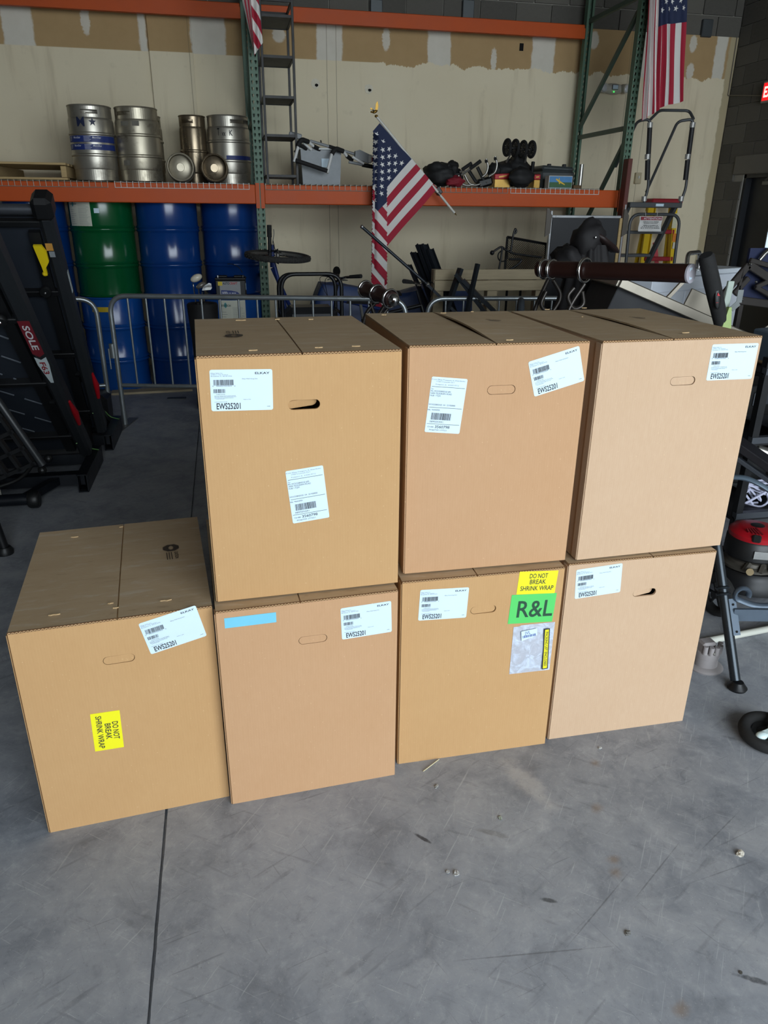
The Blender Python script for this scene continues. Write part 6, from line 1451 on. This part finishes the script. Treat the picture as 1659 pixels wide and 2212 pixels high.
MB().bar(at(1579, 607, Y=3.95), at(1561, 688, Y=3.95), .040, .02, up=(0, -1, 0), bev=.003).build('white_batten', mat('pale_batten', '#b9c6bb', .5), sk, world=True); br = MB().bar(at(1601, 626, Y=3.9), at(1596, 654, Y=3.9), .035, .004, up=(0, -1, 0)); br.bar(at(1596, 654, Y=3.9), at(1580, 668, Y=3.9), .035, .004, up=(0, -1, 0)); br.build('bracket', M_GALV, sk, world=True)
MB().prism([(-.07, -.06), (.02, .08), (.07, -.06)], -.003, .003, Matrix.Translation((.52, -.2, .04)) @ Matrix.Rotation(math.radians(80), 4, 'X')).build('bent_flange', M_INOX, sk)
for x, y in ((-.35, -.15), (-.35, .2), (.3, -.15), (.3, .2)):
    w_ = WORLD[sk.name] @ V((x, y, -.02)); MB().cyl(w_, (w_.x, w_.y, 0), .015, n=8).build('leg', M_BLACKM, sk, world=True)
# small bent galvanised bracket on the long brown tube
p = at(1440, 575, Y=3.4) 
# black handrail with red arrows
h0_, h1_ = at(1526, 556, Y=2.95), at(1556, 690, Y=3.0); hk = thing('handrail', 'thick black handrail with two red arrow buttons rising beside the sink', 'handrail', (h1_.x + .03, 3.02, 0)); d = (h1_ - h0_).normalized(); low = h1_ + d * .03
MB().tube([h0_ - d * .012, h0_, h0_ + d * .12, low], [.027, .033, .035, .031], 18).build('grip', M_RUBBER, hk, smooth=60, world=True); MB().tube([low, low + V((.05, .03, -.25)), V((low.x + .10, 3.05, 0))], .028, 12).build('post', M_BLACKM, hk, smooth=60, world=True)
pc = h0_ + d * ((h1_ - h0_).length * .62) + V((-.012, -.034, 0)); MB().ell(pc, (.016, .008, .052), rotm('Y', -12)).build('button_pad', M_BLACK, hk, smooth=60, world=True)
for s in (-1, 1): MB().prism([(-.006, -.006), (.008, -.006), (-.006, .008 * s + .0)], 0, .002, Matrix.Translation(pc + V((-.004, -.009, .014 * s))) @ Matrix.Rotation(math.radians(90), 4, 'X')).build('red_arrow', mat('arrow_red', '#b3222c', .5), hk, world=True)
MB().prism([(-.02, -.05), (.03, -.05), (.012, .05), (.0, .05)], -.01, .01, Matrix.Translation(at(1568, 688, Y=2.98)) @ Matrix.Rotation(math.radians(90), 4, 'X')).build('green_tab', mat('pale_green', '#93a768', .5), hk, world=True)
# folded dark frame with blue cloth at the far right
fr_ = thing('folding_chair', 'folded chair of dark metal bars with navy cloth beside the white cabinet', 'folding chair', (3.5, 4.3, 0)); FYY = 4.3; Pf = lambda x, y, dy=0.: at(x, y, Y=FYY + dy); M_FRM = mat('frame_brown', '#34302e', .45, .3, var=.1)
MB().prism([(0, 0), (0, 1), (1, 1), (1, 0)], 0, .02, Matrix.Translation(Pf(1596, 648, .06) + V((0, 0, -.0))) @ Matrix.Rotation(math.radians(90), 4, 'X') @ Matrix.Diagonal((.42, .32, 1, 1))).build('navy_cloth', mat('navy_cloth', '#141f42', .7, var=.1), fr_, world=True)
for a, b, w_ in (((1617, 572), (1560, 640), .045), ((1617, 572), (1690, 620), .05), ((1620, 562), (1700, 585), .03), ((1632, 620), (1700, 590), .03), ((1632, 620), (1700, 660), .03), ((1594, 648), (1700, 662), .05), ((1604, 580), (1592, 640), .02), ((1585, 635), (1617, 600), .035)): MB().bar(Pf(*a, -.02), Pf(*b, -.02), w_, .025, up=(0, 1, 0), bev=.004).build('frame_bar', M_FRM, fr_, world=True)
for q in ((1621, 571), (1633, 609), (1603, 648)): MB().ell(Pf(*q, -.045), .009, n=10, m=8).build('bolt', M_CHROME, fr_, world=True)
MB().tube([Pf(1640, 562), Pf(1652, 548), Pf(1668, 535)], .014, 8).build('bent_tube', M_CHROME, fr_, smooth=50, world=True)
for x in (1600, 1680): q = Pf(x, 650); MB().bar(q, (q.x, FYY, 0), .03).build('frame_leg', M_FRM, fr_, world=True)
wc_ = thing('brown_cabinet', 'dark brown wooden cabinet under the folded frame', 'cabinet', (3.62, 3.78, 0)); MB().box((.15, .16, .50), (.95, .32, 1.0), None, .006).build('cabinet_body', mat('dark_brown_wood', '#2a201a', .6, var=.2, scale=3, stretch=(6, 1, 1)), wc_)
for i in range(4): MB().box((-.2 + .235 * i, -.008, .5), (.22, .016, .92), None, .004).build('cabinet_panel', mat('dark_brown_wood', '#2a201a'), wc_)

# ================================================================== heap at the right edge
M_SCR = mat('scrap_grey', '#40444a', .45, .4, var=.15); M_SCRL = mat('scrap_blue', '#5f6f7c', .45, .3, var=.12)
def bar_at(name, label, cat, a, b, Ya, Yb, w, h, m_, base_y=None, group=None):
    p, q = at(*a, Y=Ya), at(*b, Y=Yb); k = MB().bar(p, q, w, h, bev=.003).build(name, m_); return tag(k, label, cat, group)
# a shelf of mixed metal parts: black rack frame carries the scrap
rk = thing('scrap_rack', 'black metal rack full of scrap parts beside the pale carton', 'rack', (2.75, 3.05, 0))
for x in (2.36, 3.2):
    for y in (2.85, 3.45): MB().bar((x, y, 0), (x, y, 1.06), .035).build('post', M_BLACKM, rk, world=True)
for z in (.28, .66, .98): MB().box((2.78, 3.15, z), (.88, .62, .02)).build('rack_shelf', M_BLACKM, rk, world=True)
for z in (.30, .68, 1.0): MB().bar((2.34, 2.84, z), (3.22, 2.84, z), .03).build('rack_rail', M_SCR, rk, world=True)
def scrap(name, label, cat, boxes, group='metal scrap on the rack'):
    k = thing(name, label, cat, boxes[0][1], group=group)
    for nm, c, d, R, m_ in boxes: MB().box(c, d, R, .006).build(nm, m_, k, world=True)
    return k
scrap('grey_panel_box', 'blue-grey steel housing lying on top of the scrap rack', 'housing', [('housing_body', (2.66, 2.98, 1.085), (.40, .26, .15), rotm('Y', -4), M_SCRL), ('tan_base', (2.66, 2.98, 1.003), (.42, .27, .016), None, mat('tan_board', '#6f5a3c', .7))])
scrap('steel_tray', 'grey steel tray lying on the middle shelf of the scrap rack', 'tray', [('tray_base', (2.70, 2.98, .695), (.42, .30, .02), rotm('Y', 6), M_SCR), ('tray_side', (2.55, 2.86, .74), (.16, .02, .09), rotm('Y', 20), M_SCR), ('tray_tab', (2.72, 2.85, .74), (.1, .02, .06), rotm('Y', -12), M_TUBEG)])
scrap('black_housing', 'black plastic housing with chrome tube on the middle scrap shelf', 'housing', [('housing_body', (2.66, 3.22, .78), (.40, .16, .18), rotm('Z', 12), M_BLACK), ('vent', (2.60, 3.12, .80), (.14, .01, .07), rotm('Z', 12), M_SCR)])
scrap('silver_bracket', 'bright steel bracket lying on the lowest scrap shelf', 'bracket', [('bracket_plate', (2.72, 3.10, .312), (.34, .16, .012), rotm('Y', 5), M_GALV), ('bracket_wing', (2.8, 3.05, .36), (.18, .012, .08), rotm('Y', -14), M_GALV), ('bracket_box', (2.62, 3.3, .38), (.34, .18, .16), None, M_BLACK)])
t = MB().cyl((2.46, 2.93, .60), (2.78, 2.80, .50), .026, n=14).build('chrome_tube', M_TUBEG, smooth=40); 
tag(t, 'shiny chrome tube slanting across the scrap rack', 'tube')
bar_at('steel_beam', 'wide dark steel beam slanting down from the scrap rack', 'beam', (1592, 955), (1700, 1030), 2.78, 2.60, .10, .035, mat('beam_brown', '#27262a', .45, .4)); bar_at('steel_strip', 'grey steel strip under the slanting beam', 'strip', (1585, 985), (1700, 1065), 2.76, 2.58, .03, .02, M_SCR)
t = MB().tube(fillet([at(1575, 1030, Y=2.70), at(1610, 1032, Y=2.66), at(1640, 1045, Y=2.62), at(1700, 1085, Y=2.58)], .1, 6), .022, 10, flat=.5).build('curved_bar', M_SCRL, smooth=50); tag(t, 'curved blue-grey bar above the engine', 'bar')
# tangle of white cord
ck = thing('cord_tangle', 'tangled white cord lying above the red engine', 'cord', (2.5, 2.95, .33)); rnd = random.Random(5); c0 = at(1628, 1092, Y=2.95); c0.z = max(c0.z, .36)
for j in range(4):
    pts = [c0 + V((rnd.uniform(-.09, .10), rnd.uniform(-.03, .05), rnd.uniform(-.07, .07))) for _ in range(7)]; MB().tube(fillet(pts, .05, 4), .006, 6).build('cord_loop', mat('white_cord', '#aeb0c4', .6, var=.05), ck, smooth=60, world=True)
# mower with a red engine cover
mw = thing('lawn_mower', 'lawn mower with a red engine cover and black shroud', 'lawn mower', (2.45, 2.62, 0)); ec = V((2.43, 2.62, 0)); ec = V((at(1637, 1134, Y=2.62).x, 2.62, 0)); zr = at(1637, 1134, Y=2.62).z; zs = at(1637, 1180, Y=2.51).z; zm = at(1637, 1220, Y=2.51).z; zb_ = max(.17, at(1637, 1268, Y=2.51).z); K = .66
MB().lathe([(.001, zr), (.10 * K, zr - .004), (.155 * K, zr - .016), (.175 * K, zs + .02), (.172 * K, zs)], 32, ec).build('engine_cover', M_REDS, mw, smooth=40, world=True)
m = MB()
for i in range(-7, 8):
    x = i * .017 * K; y0 = -math.sqrt(max(0, (.14 * K) ** 2 - x * x)); 
    if abs(i) > 2: m.bar(ec + V((x, y0 * .95, zr - .004 - abs(y0) * .10)), ec + V((x, -.03, zr + .001)), .007, .006)
m.build('fins', mat('deep_red', '#5e0a12', .5), mw, world=True)
MB().lathe([(.03, 0), (.022, .003), (.001, .003)], 20, ec + V((0, 0, zr - .001))).build('starter_cap', M_BLACK, mw, smooth=40, world=True)
for i in range(6): MB().box(ec + V((.02 + .010 * i, -.113 + .0012 * i * i, zs + .022)), (.005, .012, .034), rotm('Z', 14 + 5 * i)).build('vent_slot', M_HOLE, mw, world=True)
MB().box(ec + V((-.068, -.09, zs + .026)), (.036, .02, .034), rotm('Z', -35), .006).build('cover_opening', M_HOLE, mw, world=True)
MB().lathe([(.172 * K, zs), (.182 * K, zs - .008), (.185 * K, zm + .008), (.175 * K, zm)], 32, ec).build('shroud', M_BLACK, mw, smooth=40, world=True)
for a, w_, m_ in ((-112, .085, mat('plate_grey', '#8c8d8c', .5, var=.2, scale=90)), (-72, .07, mat('plate_red', '#a8433f', .5, var=.25, scale=90))):
    p = ec + V((.125 * math.cos(math.radians(a)), .125 * math.sin(math.radians(a)), (zs + zm) / 2)); MB().box(p, (w_ * .75, .004, .036), rotm('Z', a + 90)).build('rating_plate', m_, mw, world=True)
M_CAST = mat('cast_metal', '#57534c', .5, .5, var=.2, scale=14, bump=.2)
MB().lathe([(.172 * K, zm), (.16 * K, zm - .012), (.165 * K, zb_ + .01), (.19 * K, zb_), (.19 * K, zb_ - .012), (.001, zb_ - .012)], 28, ec).build('crankcase', M_CAST, mw, smooth=40, world=True)
for a in (-130, -100, -70): MB().bar(ec + V((.112 * math.cos(math.radians(a)), .112 * math.sin(math.radians(a)), zm)), ec + V((.13 * math.cos(math.radians(a - 8)), .13 * math.sin(math.radians(a - 8)), zb_)), .014, .018).build('case_rib', M_CAST, mw, world=True)
p = ec + V((.05, -.12, (zm + zb_) / 2)); mf = MB().box(p, (.10, .05, .075), rotm('Z', 18), .015).build('muffler', M_CAST, mw, world=True); MB().ell(p + V((.012, -.027, .012)), (.022, .008, .022)).build('muffler_outlet', M_HOLE, mf, world=True)
for i in range(3):
    MB().box(p + V((.0, -.027, -.012 - .010 * i)), (.05, .006, .004), rotm('Z', 18)).build('muffler_slot', M_HOLE, mf, world=True); MB().ell(p + V((-.04, -.025, .025 - .018 * i)), (.006, .006, .006), n=8, m=6).build('muffler_hole', M_HOLE, mf, world=True)
MB().cyl(ec + V((-.085, -.11, zm - .03)), ec + V((-.10, -.13, zm - .022)), .016, n=14).build('oil_cap', mat('oil_cap', '#8d7a56', .5), mw, smooth=40, world=True)
MB().lathe([(.001, zb_ - .013), (.17, zb_ - .015), (.19, zb_ - .04), (.195, .06), (.188, .06), (.001, zb_ - .03)], 36, ec + V((.03, .03, 0))).build('mower_deck', M_BLACKM, mw, smooth=40, world=True)
for c_ in ((ec.x - .26, 2.47, .10), (ec.x - .24, 2.72, .10), (ec.x + .27, 2.45, .10), (ec.x + .27, 2.72, .10)): wheel(mw, c_, .10, .045, 8, spokes=6, hubm=M_BLACK)
# black table leg with a scroll, standing by the carton
foot = at(1591, 1487, Z=.0); tp = at(1551, 1195, Y=2.22); k = thing('scroll_table_leg', 'black tube leg with a scroll bracket and flared foot beside the lowest pale carton', 'table leg', (foot.x, foot.y, 0)); M_GUN = mat('gunmetal', '#353b40', .28, .7, var=.08); M_BLG = mat('blue_grey_steel', '#56626f', .42, .5, var=.12, scale=30)
d = (tp - foot).normalized(); MB().cyl(foot + d * .03, tp + d * .30, .0185, n=18).build('leg_tube', M_GUN, k, smooth=40, world=True); MB().lathe([(.001, 0), (.034, 0), (.037, .008), (.03, .016), (.020, .03), (.001, .03)], 22, foot).build('flared_foot', M_BLACKM, k, smooth=50, world=True)
on = lambda px, py: (lambda t_: foot + d * t_)(((at(px, py, Y=2.05) - foot).dot(d)))
rc = on(1562, 1277); q = d.to_track_quat('Z', 'Y').to_matrix()
for s in (-.012, .012): MB().lathe([(.021 + .006 * math.cos(x * .7854), .006 * math.sin(x * .7854)) for x in range(9)], 22, rc + d * s, q).build('ring_clamp', M_GUN, k, smooth=60, world=True)
pa, pb = on(1568, 1290) + V((.018, -.02, 0)), on(1580, 1368) + V((.018, -.02, 0)); pl_ = MB().bar(pa, pb, .030, .008, up=(0, -1, 0)).build('side_plate', M_BLG, k, world=True)
for f in (.14, .88): MB().ell(pa + (pb - pa) * f + V((0, -.006, 0)), (.005, .003, .005), n=10, m=6).build('plate_hole', M_HOLE, pl_, world=True)
pm_ = pa + (pb - pa) * .45; MB().bar(pm_ + V((.0, .005, 0)), pm_ + V((.73, -.155, .0)), .012, .050).build('cross_rail', M_BLG, k, world=True)
u_ = V((.978, -.209, 0)); sp = []
s_c = pa + u_ * .036 + V((0, 0, .020))
for i in range(15): a_ = math.radians(-20 + 260 * i / 14); sp.append(s_c + u_ * (.026 * math.cos(a_)) + V((0, 0, .026 * math.sin(a_))))
for i in range(1, 14): t_ = i / 13; sp.append(pa + u_ * (.012 + .20 * t_) + V((0, 0, .004 - .042 * math.sin(math.pi * min(1, t_ * .8)) + .012 * t_)))
MB().tube(sp, .009, 8, flat=1.6, up=(0, -1, 0)).build('scroll', M_BLG, k, smooth=60, world=True)
# grey pipe flange, white pipe, wheel
fl0 = at(1530, 1452, Z=0); k = thing('pipe_flange', 'grey plastic pipe flange standing on the floor beside the carton', 'flange', (fl0.x + .01, fl0.y + .04, 0)); M_PVC = mat('grey_pvc', '#8f8a8a', .5, var=.1)
MB().lathe([(.038, .0), (.066, .0), (.068, .006), (.062, .012), (.045, .016), (.043, .05), (.046, .052), (.047, .075), (.042, .08), (.038, .08), (.036, .02), (.038, .0)], 30).build('flange_body', M_PVC, k, smooth=40)
for i in range(5): a_ = math.radians(-140 + 30 * i); MB().cyl((.042 * math.cos(a_), .042 * math.sin(a_), .078), (.042 * math.cos(a_), .042 * math.sin(a_), .112), .010, n=10).build('lug', M_PVC, k, smooth=50)
MB().box((-.01, .0, .095), (.06, .05, .05), None, .008).build('cap_block', M_PVC, k); MB().ell((-.008, -.048, .088), .006, n=10, m=8).build('screw', M_TUBEG, k)
a, b = at(1526, 1383, Z=.02), at(1720, 1345, Z=.02); t = MB().cyl((a.x, a.y, .016), (b.x, b.y, .016), .0145, n=12).build('white_pipe', mat('white_pvc', '#b9bab0', .5, var=.05), smooth=40); tag(t, 'white plastic pipe lying on the floor under the mower', 'pipe')
wp_ = at(1660, 1622, Z=0); k = thing('cart_wheel', 'black cart wheel with a white hub lying on the floor', 'wheel', (wp_.x + .03, wp_.y + .05, 0), rot=(math.radians(4), math.radians(-3), 0))
MB().lathe([(.052, .022), (.06, .040), (.078, .045), (.09, .038), (.094, .024), (.09, .010), (.078, .004), (.06, .008), (.052, .022)], 36, (0, 0, .008)).build('tyre', M_RUBBER, k, smooth=60); MB().lathe([(.001, .030), (.018, .034), (.022, .03), (.05, .02), (.052, .028), (.001, .016)], 28, (0, 0, .008)).build('wheel_disc', M_BLACK, k, smooth=40)
m = MB(); M_HUBW = mat('white_hub', '#c9dcdc', .4, var=.05)
m.bar((-.045, -.02, .05), (.06, .0, .052), .026, .012, bev=.004); m.bar((0, -.01, .05), (.05, .05, .062), .022, .012, bev=.004); m.ell((-.045, -.022, .05), (.02, .016, .012)); m.build('lever', M_HUBW, k, smooth=40)
# crumbs on the concrete
def crumb(px, py, s_, lab, col, cat='debris', nm='floor_crumb'):
    q = at(px, py, Z=0); t = MB().ell((q.x, q.y, s_ * .35), (s_, s_ * .7, s_ * .4), rotm('Z', random.uniform(0, 90)), 10, 7, bumpy=.9).build(nm, mat('crumb' + col, col, .9, var=.25, scale=80)); tag(t, lab, cat, 'crumbs on the floor')
for px, py, s_, lab, col in ((985, 1888, .009, 'pale crumb on the concrete joint side, largest of a pair', '#a9a9a7'), (967, 1884, .006, 'small pale crumb beside the larger pale crumb', '#a9a9a7'), (1081, 1768, .007, 'greenish grey crumb on the floor before the green stickered carton', '#8a8f83'), (1599, 1846, .012, 'twisted paper scrap on the open floor', '#b9b3a6'), (1356, 2017, .008, 'dark crumb cluster on the open floor', '#6c6b68'), (1296, 1617, .006, 'pale crumb close to the lowest pale carton', '#b0b0ac'), (943, 1700, .007, 'grey crumb near the front of the floor cartons', '#9a9a96'), (1600, 2102, .005, 'tiny dark crumb beside a black scuff mark', '#55544f')): crumb(px, py, s_, lab, col)
a, b = at(914, 1668, Z=0), at(948, 1642, Z=0); t = MB().tube([a + V((0, 0, .003)), (a + b) / 2 + V((.004, .0, .006)), b + V((0, 0, .003))], .0016, 5).build('straw_splinter', mat('straw', '#c9c2a0', .8)); tag(t, 'thin pale splinter lying at the foot of a carton', 'splinter')
